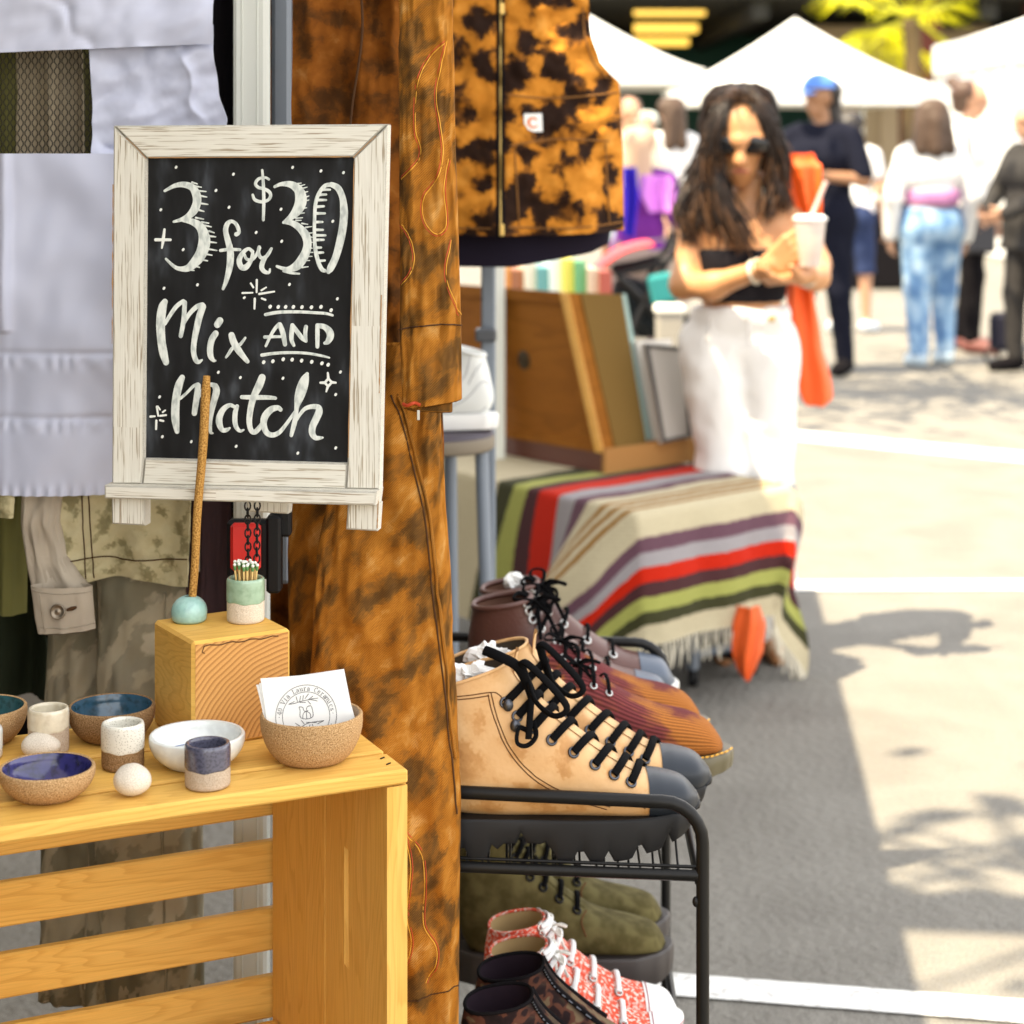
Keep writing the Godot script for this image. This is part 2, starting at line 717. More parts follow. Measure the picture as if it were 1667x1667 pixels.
	# white paint rubbed through to the wood, grain along the first axis
	var chip := func(x: float, y: float) -> Color:
		var f := wn2.get_noise_2d(x * 2.4, y * 60.0) * 0.5 + wn2.get_noise_2d(x * 7.0, y * 130.0) * 0.35
		var big := wn.get_noise_2d(x * 5.0 + 9.0, y * 7.0)
		var c := Color(0.75, 0.725, 0.64).lerp(Color(0.60, 0.57, 0.475), clampf(0.5 + f, 0.0, 1.0) * 0.6)
		var dark := smoothstep(0.26, 0.46, f + maxf(big, 0.0) * 0.34)
		c = c.lerp(Color(0.27, 0.20, 0.12), dark * 0.75)
		return srgb(c)
	M.chippy = textured(paint(512, 512, chip), 0.8, Vector3(2.5, 2.5, 2.5))
	bump(M.chippy, noise_tex(fnl(0.02, 3, FastNoiseLite.TYPE_SIMPLEX, 12), [], 256), 0.05)
	M.bare_edge = mat(0.42, 0.24, 0.11, 0.85)
	M.board = textured(noise_tex(fnl(0.012, 4, FastNoiseLite.TYPE_SIMPLEX, 31), [[0.2, Color(0.011, 0.011, 0.0115)], [0.58, Color(0.017, 0.0175, 0.018)], [0.74, Color(0.026, 0.028, 0.031)], [0.92, Color(0.055, 0.06, 0.068)]], 512), 0.42, Vector3(3.5, 1.2, 1))
	M.board.metallic_specular = 0.3
	M.marker = textured(noise_tex(fnl(0.02, 4, FastNoiseLite.TYPE_SIMPLEX, 33), [[0.15, Color(0.47, 0.51, 0.48)], [0.5, Color(0.67, 0.71, 0.66)], [0.85, Color(0.76, 0.79, 0.74)]], 256), 0.6, Vector3(22.0, 9.0, 9.0))
	M.marker_thin = mat(0.78, 0.80, 0.75, 0.6)

	# twill: fine diagonal ribs
	var twill := paint(128, 128, func(x: float, y: float) -> Color:
		var t := fposmod((x + y) * 16.0, 1.0)
		var v := 0.5 + 0.5 * sin(t * TAU)
		v *= 0.75 + 0.25 * sin((x - y) * 64.0 * PI)
		return Color(v, v, v))
	M.twill = twill
	var weave := paint(64, 64, func(x: float, y: float) -> Color:
		var v := 0.5 + 0.25 * sin(x * TAU * 8.0) * (1.0 if fposmod(y * 8.0, 1.0) < 0.5 else -1.0) + 0.25 * sin(y * TAU * 16.0)
		return Color(v, v, v))
	M.weave = weave
	# bleached duck cloth
	var bl := fnl(0.0056, 5, FastNoiseLite.TYPE_SIMPLEX_SMOOTH, 44)
	bl.domain_warp_enabled = true
	bl.domain_warp_amplitude = 55.0
	bl.domain_warp_frequency = 0.011
	bl.fractal_gain = 0.56
	bl.domain_warp_fractal_type = FastNoiseLite.DOMAIN_WARP_FRACTAL_PROGRESSIVE
	bl.domain_warp_fractal_octaves = 4
	var dyed := noise_tex(bl, [[0.0, Color(0.10, 0.050, 0.017)], [0.24, Color(0.17, 0.080, 0.021)], [0.38, Color(0.29, 0.122, 0.024)], [0.50, Color(0.41, 0.158, 0.022)], [0.68, Color(0.50, 0.20, 0.029)], [0.9, Color(0.66, 0.34, 0.10)]], 1024)
	M.bleached = textured(dyed, 0.9)
	M.bleached.detail_enabled = true
	M.bleached.detail_blend_mode = BaseMaterial3D.BLEND_MODE_MUL
	M.bleached.detail_albedo = paint(128, 128, func(x: float, y: float) -> Color:
		var t := fposmod((x + y) * 8.0, 1.0)
		var v := 0.86 + 0.14 * sin(t * TAU)
		return Color(v, v, v * 0.98))
	M.bleached.detail_uv_layer = BaseMaterial3D.DETAIL_UV_2
	M.bleached.uv2_triplanar = true
	M.bleached.uv2_scale = Vector3.ONE * 46.0
	M.bleached.metallic_specular = 0.2
	var bl2 := fnl(0.0078, 3, FastNoiseLite.TYPE_SIMPLEX_SMOOTH, 77)
	bl2.domain_warp_enabled = true
	bl2.domain_warp_fractal_type = FastNoiseLite.DOMAIN_WARP_FRACTAL_PROGRESSIVE
	bl2.domain_warp_fractal_octaves = 5
	bl2.domain_warp_fractal_gain = 0.6
	bl2.domain_warp_amplitude = 80.0
	bl2.domain_warp_frequency = 0.009
	M.bleached_vest = textured(noise_tex(bl2, [[0.0, Color(0.014, 0.007, 0.005)], [0.40, Color(0.024, 0.011, 0.006)], [0.47, Color(0.14, 0.052, 0.010)], [0.54, Color(0.44, 0.165, 0.018)], [0.75, Color(0.55, 0.22, 0.028)], [1.0, Color(0.62, 0.29, 0.06)]], 1024), 0.9)
	M.seam = mat(0.075, 0.036, 0.016, 0.9)
	M.thread_red = mat(0.55, 0.06, 0.012, 0.6)
	M.thread_yellow = mat(0.80, 0.40, 0.035, 0.6)

	M.lavender = mat(0.565, 0.60, 0.75, 0.42)
	M.lavender_thread = mat(0.70, 0.70, 0.76, 0.7)
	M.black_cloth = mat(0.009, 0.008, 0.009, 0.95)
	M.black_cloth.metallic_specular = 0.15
	M.mesh_thread = mat(0.030, 0.028, 0.022, 0.8)
	M.brown_and_shaded = textured(dyed, 0.9, Vector3.ZERO, Color(0.42, 0.34, 0.28))  # darkened dye: the brown coat's colour, and painted shade on the coverall body
	var camo_n := fnl(0.0032, 4, FastNoiseLite.TYPE_SIMPLEX_SMOOTH, 52)
	camo_n.domain_warp_enabled = true
	camo_n.domain_warp_amplitude = 30.0
	M.camo = textured(noise_tex(camo_n, [[0.0, Color(0.19, 0.175, 0.12)], [0.33, Color(0.22, 0.20, 0.135)], [0.37, Color(0.38, 0.335, 0.235)], [0.55, Color(0.41, 0.36, 0.25)], [0.59, Color(0.29, 0.26, 0.185)], [0.74, Color(0.31, 0.28, 0.195)], [0.78, Color(0.50, 0.45, 0.33)]], 512), 0.9)
	var kh := fnl(0.010, 4, FastNoiseLite.TYPE_SIMPLEX_SMOOTH, 61)
	kh.domain_warp_enabled = true
	kh.domain_warp_amplitude = 40.0
	M.khaki = textured(noise_tex(kh, [[0.0, Color(0.24, 0.21, 0.11)], [0.27, Color(0.30, 0.265, 0.14)], [0.42, Color(0.55, 0.49, 0.29)], [1.0, Color(0.62, 0.555, 0.35)]], 512), 0.9)
	M.bone = textured(noise_tex(fnl(0.01, 3, FastNoiseLite.TYPE_SIMPLEX, 14), [[0.2, Color(0.42, 0.36, 0.28)], [0.8, Color(0.52, 0.455, 0.36)]], 256), 0.9)
	for m in [M.camo, M.khaki, M.bone]:
		bump(m, weave, 0.03)
	M.taupe = mat(0.20, 0.16, 0.15, 0.9)
	M.plum_cloth = mat(0.06, 0.035, 0.038, 0.9)

	# metals, plastics
	M.white_metal = mat(0.72, 0.75, 0.69, 0.4)
	M.grey_metal = mat(0.17, 0.20, 0.24, 0.42)
	M.black_metal = mat(0.007, 0.0068, 0.0066, 0.4)
	M.black_metal.metallic_specular = 0.35
	M.black_plastic = mat(0.007, 0.007, 0.008, 0.5)
	M.black_plastic.metallic_specular = 0.35
	M.red_plastic = mat(0.65, 0.018, 0.012, 0.4)
	M.steel = mat(0.5, 0.5, 0.48, 0.3, 1.0)
	M.gunmetal = mat(0.09, 0.095, 0.11, 0.35, 0.9)
	M.brass = mat(0.62, 0.43, 0.14, 0.35, 1.0)
	M.paper = mat(0.80, 0.80, 0.77, 0.8)
	M.ink = mat(0.06, 0.06, 0.065, 0.8)

	# clay and glazes
	var speck := noise_tex(fnl(0.22, 2, FastNoiseLite.TYPE_SIMPLEX, 23), [[0.0, Color(0.10, 0.055, 0.02)], [0.32, Color(0.33, 0.195, 0.085)], [0.55, Color(0.47, 0.295, 0.14)], [1.0, Color(0.68, 0.48, 0.27)]], 512)
	M.clay = textured(speck, 0.9, Vector3.ONE * 5.0)
	M.clay_brown = textured(speck, 0.9, Vector3.ONE * 5.0, Color(0.62, 0.6, 0.6))
	M.clay_pale = textured(speck, 0.9, Vector3.ONE * 10.0, Color(1.35, 1.65, 2.1))
	var pale := noise_tex(fnl(0.2, 2, FastNoiseLite.TYPE_SIMPLEX, 24), [[0.0, Color(0.42, 0.34, 0.25)], [0.4, Color(0.62, 0.54, 0.43)], [1.0, Color(0.76, 0.68, 0.56)]], 512)
	M.clay_pale = textured(pale, 0.9, Vector3.ONE * 5.0)
	M.clay_grey = textured(pale, 0.9, Vector3.ONE * 5.0, Color(0.72, 0.66, 0.62))
	for m in [M.clay, M.clay_brown, M.clay_pale, M.clay_grey]:
		bump(m, fine, 0.06)
	var glaze := func(c: Color, d: Color, sd: int, freq := 0.03) -> StandardMaterial3D:
		var m := textured(noise_tex(fnl(freq, 4, FastNoiseLite.TYPE_SIMPLEX, sd), [[0.15, d], [0.5, c], [1.0, c * 1.12]], 256), 0.22, Vector3.ONE * 10.0)
		m.clearcoat_enabled = true
		m.clearcoat = 0.5
		m.clearcoat_roughness = 0.12
		return m
	M.glaze_cobalt = glaze.call(Color(0.030, 0.028, 0.135), Color(0.012, 0.012, 0.05), 41)
	M.glaze_teal = glaze.call(Color(0.03, 0.085, 0.135), Color(0.016, 0.048, 0.07), 42)
	M.glaze_green = glaze.call(Color(0.03, 0.10, 0.11), Color(0.02, 0.06, 0.06), 43)
	M.glaze_aqua = glaze.call(Color(0.31, 0.52, 0.47), Color(0.26, 0.45, 0.41), 44)
	M.glaze_celadon = glaze.call(Color(0.30, 0.43, 0.30), Color(0.25, 0.37, 0.25), 45)
	M.glaze_white = glaze.call(Color(0.74, 0.77, 0.74), Color(0.72, 0.75, 0.73), 46)
	M.glaze_cream = glaze.call(Color(0.66, 0.60, 0.46), Color(0.60, 0.53, 0.39), 47)
	M.glaze_speckled = textured(noise_tex(fnl(0.085, 1, FastNoiseLite.TYPE_CELLULAR, 48), [[0.0, Color(0.06, 0.045, 0.03)], [0.075, Color(0.08, 0.06, 0.04)], [0.11, Color(0.70, 0.68, 0.59)], [1.0, Color(0.74, 0.72, 0.64)]], 512), 0.25, Vector3.ONE * 9.0)
	M.glaze_navy = glaze.call(Color(0.085, 0.085, 0.125), Color(0.045, 0.045, 0.07), 49, 0.09)
	M.brush_blue = mat(0.10, 0.17, 0.44, 0.3)
	M.pebble = textured(pale, 0.75, Vector3.ONE * 6.0, Color(1.05, 1.08, 1.12))
	M.incense = textured(speck, 0.95, Vector3.ONE * 3.2, Color(0.95, 0.80, 0.44))
	M.match_wood = mat(0.72, 0.50, 0.20, 0.8)
	M.match_white = mat(0.74, 0.74, 0.66, 0.6)
	M.match_green = mat(0.10, 0.24, 0.07, 0.6)
	M.skin = mat(0.50, 0.24, 0.10, 0.5)
	M.skin.subsurf_scatter_enabled = true
	M.skin.subsurf_scatter_strength = 0.12
	M.skin_fair = mat(0.46, 0.25, 0.15, 0.5)
	M.skin_tan = mat(0.30, 0.15, 0.075, 0.5)


# ---------------------------------------------------------------- the setting
func ground() -> void:
	var g := Geo.new()
	var nx := 24
	var rows := []
	for i in nx + 1:
		var r := PackedVector3Array()
		for j in nx + 1:
			r.append(Vector3(lerpf(-120, 120, float(j) / nx), 0, lerpf(40, -240, float(i) / nx)))
		rows.append(r)
	g.grid(rows, false, null, false)
	structure("road", g, M.asphalt)
	# parking bay lines
	for l in [[G(640, 1570), G(1900, 1668), 0.085], [G(700, 957), G(1900, 953), 0.13], [G(1000, 682), G(1900, 768), 0.25]]:
		var s := Geo.new()
		var a: Vector3 = l[0]
		var b: Vector3 = l[1]
		var d := (b - a).normalized()
		var o := Vector3(-d.z, 0, d.x) * float(l[2]) * 0.5
		var up := Vector3(0, 0.004, 0)
		var r0 := PackedVector3Array()
		var r1 := PackedVector3Array()
		for i in 41:
			var q := a.lerp(b, i / 40.0) + up
			r0.append(q + o * (1.0 + 0.05 * noise.get_noise_2d(i * 3.0, 1.0)))
			r1.append(q - o * (1.0 + 0.05 * noise.get_noise_2d(i * 3.0, 9.0)))
		s.grid([r0, r1], false, null, false)
		structure("painted_line", s, M.line_paint)


# a pop-up tent: roof pyramid with valance, four legs
func tent(label: String, c: Vector3, half: float, low: float, peak: float, yaw: float, walls := [], valance := 0.3) -> void:
	var t := thing("market_tent", label, "tent", c, "white market tents")
	var x := frame(c, yaw)
	var m: StandardMaterial3D = M.tent_cloth
	var g := Geo.new()
	var n := 14
	for k in 4:
		var bs := Basis(Vector3.UP, k * PI / 2)
		var rows := []
		for i in n + 1:
			var f := float(i) / n
			var r := PackedVector3Array()
			for j in n + 1:
				var e := float(j) / n * 2 - 1
				var h := low + valance + (peak - low - valance) * (pow(f, 1.25))
				h -= 0.05 * (1 - e * e) * sin(f * PI)
				r.append(x * (bs * Vector3(e * half * (1 - f), h, half * (1 - f))))
			rows.append(r)
		g.cloth(rows, 0.004)
	part("roof", g, m, t)
	for k in 4:
		var bs := Basis(Vector3.UP, k * PI / 2)
		g = Geo.new()
		var rows := []
		for i in 4:
			var f := i / 3.0
			var r := PackedVector3Array()
			for j in 25:
				var e := j / 24.0 * 2 - 1
				r.append(x * (bs * Vector3(e * half, low + valance * f, half + 0.004 + 0.012 * sin(e * 19.0) * (1 - f))))
			rows.append(r)
		g.cloth(rows, 0.004)
		part("valance", g, m, t)
		g = Geo.new()
		g.box(x * Transform3D(Basis(), bs * Vector3(half - 0.03, low * 0.5 + 0.1, half - 0.03)), Vector3(0.04, low + 0.2, 0.04))
		part("leg", g, M.white_metal, t)
	for k in walls:
		var bs := Basis(Vector3.UP, k * PI / 2)
		g = Geo.new()
		var rows := []
		for i in 6:
			var r := PackedVector3Array()
			for j in 33:
				var e := j / 32.0 * 2 - 1
				r.append(x * (bs * Vector3(e * (half - 0.06), (low + 0.05) * i / 5.0 + 0.02, half - 0.06 + 0.03 * sin(e * 14.0 + i))))
			rows.append(r)
		g.cloth(rows, 0.004)
		part("side_wall", g, m, t)


func canopy() -> void:
	M.tent_cloth = mat(0.80, 0.80, 0.78, 0.8)
	M.tent_cloth.backlight_enabled = true
	M.tent_cloth.backlight = Color(0.5, 0.49, 0.47)
	# the stall's own canopy, above the picture, and its front corner pole
	var t := thing("stall_canopy", "white square pole of the stall canopy rising behind the chalkboard", "canopy", Vector3(-0.31, 0, -2.34))
	var g := Geo.new()
	var pole := W(410, 835, 2.34)
	g.box(frame(Vector3(pole.x, 1.15, -2.34)), Vector3(0.0395, 2.3, 0.0395), 0.004)
	part("pole", g, M.white_metal, t)
	g = Geo.new()
	for f in [-0.009, 0.009]:
		g.box(frame(Vector3(pole.x + f, 1.15, -2.34 + 0.0205)), Vector3(0.0022, 2.3, 0.003), 0.0008)
	part("pole_groove", g, M.white_metal, t)
	g = Geo.new()
	# the rails of the roof frame and the cloth; its right edge runs away from the camera
	var e0 := Vector3(-0.473, 2.22, -0.5)
	var e1 := Vector3(0.012, 2.22, -5.5)
	var w := Vector3(-3.1, 0, -0.28)
	var rows := []
	for i in 17:
		var r := PackedVector3Array()
		for j in 17:
			var a := i / 16.0
			var b := 1.0 - j / 16.0
			var q := e0.lerp(e1, a) + w * b
			q.y += 0.9 * (1.0 - maxf(absf(a * 2 - 1), absf(b * 2 - 1)))
			r.append(q)
		rows.append(r)
	g.grid(rows)      # one woven layer that lets some sun through
	part("roof", g, M.tent_cloth, t)
	# added unseen: dark side and rear curtains that cut light from left and behind
	var dark := mat(0.05, 0.048, 0.045, 0.95)
	for q in [[e0 + w, e1 + w], [e1 + w, e1 + w * 0.42]]:
		g = Geo.new()
		rows = []
		for i in 5:
			var r := PackedVector3Array()
			for j in 41:
				var p: Vector3 = q[0].lerp(q[1], j / 40.0)
				r.append(Vector3(p.x + 0.02 * sin(j * 0.8), lerpf(0.02, 2.2, i / 4.0), p.z + 0.02 * cos(j * 0.9)))
			rows.append(r)
		g.cloth(rows, 0.003)
		part("added_shade_curtain", g, dark, t)
	# an added dark cloth, unseen left of the camera, holding back side light
	var sc := thing("added_light_blocker", "added dark cloth left of the frame that blocks light from that side", "screen", Vector3(-1.25, 0, 0.3))
	for q in [[Vector3(-1.15, 0, 1.6), Vector3(-1.02, 0, -1.05)], [Vector3(-1.02, 0, -1.05), Vector3(-1.45, 0, -2.3)]]:
		g = Geo.new()
		rows = []
		for i in 5:
			var r := PackedVector3Array()
			for j in 31:
				var p: Vector3 = q[0].lerp(q[1], j / 30.0)
				r.append(Vector3(p.x + 0.012 * sin(j * 0.8), lerpf(0.02, 2.1, i / 4.0), p.z))
			rows.append(r)
		g.cloth(rows, 0.003)
		part("cloth", g, dark, sc)
	for k in 4:
		var c := [e0, e1, e1 + w, e0 + w]
		var a: Vector3 = c[k]
		var b: Vector3 = c[(k + 1) % 4]
		g = Geo.new()
		rows = []
		for i in 4:
			var r := PackedVector3Array()
			for j in 41:
				var q := a.lerp(b, j / 40.0)
				q.y -= 0.22 * (1.0 - i / 3.0) * (1.0 + (0.22 * absf(sin(j * 0.9)) if k == 0 else 0.0))
				r.append(q)
			rows.append(r)
		g.cloth(rows, 0.003)
		part("valance", g, M.tent_cloth, t)
		if k >= 1:
			g = Geo.new()
			g.box(frame(Vector3(c[k].x + (0.03 if k > 1 else -0.05), 1.1, c[k].z)), Vector3(0.037, 2.2, 0.037), 0.003)
			part("leg", g, M.white_metal, t)


func far_side() -> void:
	tent("white peaked market tent behind the man in the blue cap", Vector3(4.75, 0, -33.0), 1.78, 2.02, 3.5, 8.0, [], 0.32)
	tent("white market tent partly hidden behind the hanging vest", Vector3(0.75, 0, -30.0), 1.9, 2.25, 3.6, 4.0, [], 0.2)
	tent("white market tent with white side walls at the right edge", Vector3(7.85, 0, -25.0), 2.05, 2.35, 3.5, 0.0, [0, 2, 3], 0.38)
	# the building behind: a deep dark roofed hall, its strip lamps, a beige wall and brick piers
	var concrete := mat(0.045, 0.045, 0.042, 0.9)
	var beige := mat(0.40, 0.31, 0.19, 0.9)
	var hall := thing("roofed_hall", "dark roofed hall with beige wall and brick piers behind the tents", "building", Vector3(0, 0, -44))
	var g := Geo.new()
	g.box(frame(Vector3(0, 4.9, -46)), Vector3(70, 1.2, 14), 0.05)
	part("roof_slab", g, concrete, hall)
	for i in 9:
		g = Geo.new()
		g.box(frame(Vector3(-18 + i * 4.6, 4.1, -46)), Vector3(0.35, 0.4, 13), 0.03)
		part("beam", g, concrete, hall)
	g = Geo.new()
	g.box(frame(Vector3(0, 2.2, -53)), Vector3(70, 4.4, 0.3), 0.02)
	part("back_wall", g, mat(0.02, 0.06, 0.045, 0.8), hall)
	g = Geo.new()
	g.box(frame(Vector3(8.6, 2.0, -43.4)), Vector3(3.9, 4.0, 0.3), 0.02)
	part("front_wall", g, beige, hall)
	for i in 3:
		g = Geo.new()
		g.box(frame(Vector3(7.3 + i * 1.1, 1.4, -43.2)), Vector3(0.62, 1.7, 0.12), 0.03)
		part("wall_panel", g, mat(0.46, 0.36, 0.23, 0.8), hall)
	var brick := mat(0.135, 0.04, 0.03, 0.9)
	brick = textured(noise_tex(fnl(0.05, 3, FastNoiseLite.TYPE_SIMPLEX, 71), [[0.2, Color(0.09, 0.03, 0.025)], [0.8, Color(0.17, 0.055, 0.04)]], 256), 0.9, Vector3.ONE)
	for px in [1497.0, 1700.0]:
		g = Geo.new()
		g.box(frame(Vector3((px - 833.5) * 40.0 / FOCAL, 2.3, -40.0)), Vector3(0.72, 4.6, 0.7), 0.02)
		part("brick_pier", g, brick, hall)
	# courses of the near pier
	M.lamp_glow = mat(0.8, 0.7, 0.3, 0.4)
	M.lamp_glow.emission_enabled = true
	M.lamp_glow.emission = Color(1.0, 0.78, 0.3)
	M.lamp_glow.emission_energy_multiplier = 0.45
	for i in 3:
		var y: float = [18.0, 46.0, 68.0][i]
		var wd: float = [116.0, 104.0, 88.0][i]
		var deep: float = [43.0, 46.0, 49.0][i]
		var c := W([1090.0, 1084.0, 1077.0][i], y, deep)
		var t := thing("strip_lamp", ["widest glowing yellow strip lamp under the dark hall roof", "middle of three glowing yellow strip lamps under the hall roof", "lowest and shortest glowing yellow strip lamp under the hall roof"][i], "lamp", c, "strip lamps under the hall roof")
		g = Geo.new()
		g.box(frame(c), Vector3(wd * deep / FOCAL, 0.2, 0.2), 0.02)
		part("tube", g, M.lamp_glow, t)
		g = Geo.new()
		g.box(frame(c + Vector3(0, 0.13, 0)), Vector3(wd * deep / FOCAL + 0.06, 0.05, 0.26), 0.01)
		part("housing", g, concrete, t)
		for s in [-0.4, 0.4]:
			g = Geo.new()
			g.tube([c + Vector3(s * wd * deep / FOCAL, 0.15, 0), c + Vector3(s * wd * deep / FOCAL, 4.6 - c.y, 0)], 0.012, 6)
			part("hanger", g, concrete, t)
		var l := AreaLight3D.new()
		l.name = "strip_light"
		l.area_size = Vector2(wd * deep / FOCAL, 0.18)
		l.light_color = Color(1.0, 0.8, 0.4)
		l.light_energy = 0.6
		l.shadow_enabled = true
		l.position = c + Vector3(0, -0.13, 0) - t.position
		l.rotation_degrees.x = -90
		t.add_child(l)
	palm("sunlit yellow-green fan palm in front of the brick pier", W(1485, 30, 36.0), 0)
	# the street trees that throw the dappled shade: outside the frame on the sunny side
	shade_tree(Vector3(-3.4, 0, -3.2), Vector3(-1.35, 5.6, -2.0), 1.6, 2.8, 120, 5)
	shade_tree(Vector3(-3.9, 0, -9.5), Vector3(0.1, 5.4, -9.5), 2.2, 3.6, 900, 6)


func palm(label: String, c: Vector3, sd: int) -> void:
	var t := thing("palm_tree", label, "palm", Vector3(c.x, 0, c.z))
	var r := RandomNumberGenerator.new()
	r.seed = 100 + sd
	var g := Geo.new()
	var trunk := []
	for i in 9:
		trunk.append(Vector3(c.x + 0.03 * sin(i * 1.3), (c.y) * i / 8.0, c.z))
	g.tube(trunk, [0.2, 0.18, 0.17, 0.16, 0.16, 0.15, 0.15, 0.16, 0.17], 10)
	part("trunk", g, mat(0.14, 0.10, 0.06, 0.95), t)
	var leaf := mat(0.38, 0.40, 0.03, 0.5)
	leaf.backlight_enabled = true
	leaf.backlight = Color(0.9, 0.88, 0.1)
	for k in 30:
		g = Geo.new()
		var az := TAU * k / 30.0 * 2.3 + r.randf_range(-0.2, 0.2)
		var el := r.randf_range(-0.55, 1.0)
		var d := Vector3(cos(az) * cos(el), sin(el), sin(az) * cos(el))
		var stem := []
		var ln := r.randf_range(0.8, 1.3)
		for i in 5:
			stem.append(c + d * ln * i / 4.0 + Vector3(0, -0.12 * pow(i / 4.0, 2), 0))
		g.tube(stem, 0.018, 5)
		var tip: Vector3 = stem[4]
		var side := d.cross(Vector3.UP).normalized()
		for b in 17:
			var a := (b - 8) / 8.0 * 1.25
			var dir := (d * cos(a) + side * sin(a)).normalized()
			var bl := r.randf_range(0.95, 1.3) * (1.0 - 0.25 * absf(a) / 1.25)
			var wv := dir.cross(Vector3.UP).normalized() * 0.035
			var q1 := tip + dir * bl * 0.55 + Vector3(0, -0.04, 0)
			var q2 := tip + dir * bl + Vector3(0, -0.28 - 0.1 * r.randf(), 0)
			var f0 := g.v(tip); var f1 := g.v(q1 + wv); var f2 := g.v(q2); var f3 := g.v(q1 - wv)
			g.tri(f0, f1, f3)
			g.tri(f1, f2, f3)
		part("frond", g, leaf, t)


func shade_tree(base: Vector3, c: Vector3, rad: float, length: float, n: int, sd: int) -> void:
	var t := thing("street_tree", ["broad leafy street tree outside the frame throwing dappled shade by the stall", "leafy street tree outside the frame throwing streaky shade across the road"][sd - 5], "tree", base)
	var r := RandomNumberGenerator.new()
	r.seed = sd
	var g := Geo.new()
	g.tube(smooth([base, base.lerp(c, 0.35) + Vector3(-0.3, 0.6, 0), base.lerp(c, 0.7) + Vector3(0, 0.6, 0), c], 5), 0.09, 8)
	part("trunk", g, mat(0.09, 0.07, 0.05, 0.95), t)
	var tips := []
	g = Geo.new()
	for k in (14 if sd == 5 else 26):
		var d := Vector3(r.randf_range(-1, 1), r.randf_range(-0.5, 0.7), r.randf_range(-1, 1))
		var e := c + Vector3(d.x * rad, d.y * rad * 0.6, d.z * length * 0.5)
		g.tube([c + Vector3(r.randfn(0, 0.25), 0, r.randfn(0, 0.3)), c.lerp(e, 0.5) + Vector3(0, 0.15, 0), e], [0.016, 0.011, 0.006] if sd == 5 else [0.04, 0.022, 0.008], 5)
		tips.append(e)
		tips.append(c.lerp(e, 0.65))
	part("branch", g, mat(0.09, 0.07, 0.05, 0.95), t)
	g = Geo.new()
	for k in n:
		var q: Vector3 = tips[r.randi() % tips.size()] + Vector3(r.randfn(0, 0.34), r.randfn(0, 0.2), r.randfn(0, 0.4))
		var bs := Basis.from_euler(Vector3(r.randf_range(-0.7, 0.7), r.randf() * TAU, r.randf_range(-0.7, 0.7)))
		var s := r.randf_range(0.06, 0.12)
		g.flat(q + bs * Vector3(-s * 0.45, 0, 0), q + bs * Vector3(0, 0, s), q + bs * Vector3(s * 0.45, 0, 0), q + bs * Vector3(0, 0, -s))
	var o := part("crown", g, mat(0.07, 0.10, 0.03, 0.7), t)
	o.set_meta("kind", "stuff")


# ---------------------------------------------------------------- crate and pottery
const CRATE_TOP := 0.776
const CRATE_YAW := 25.0


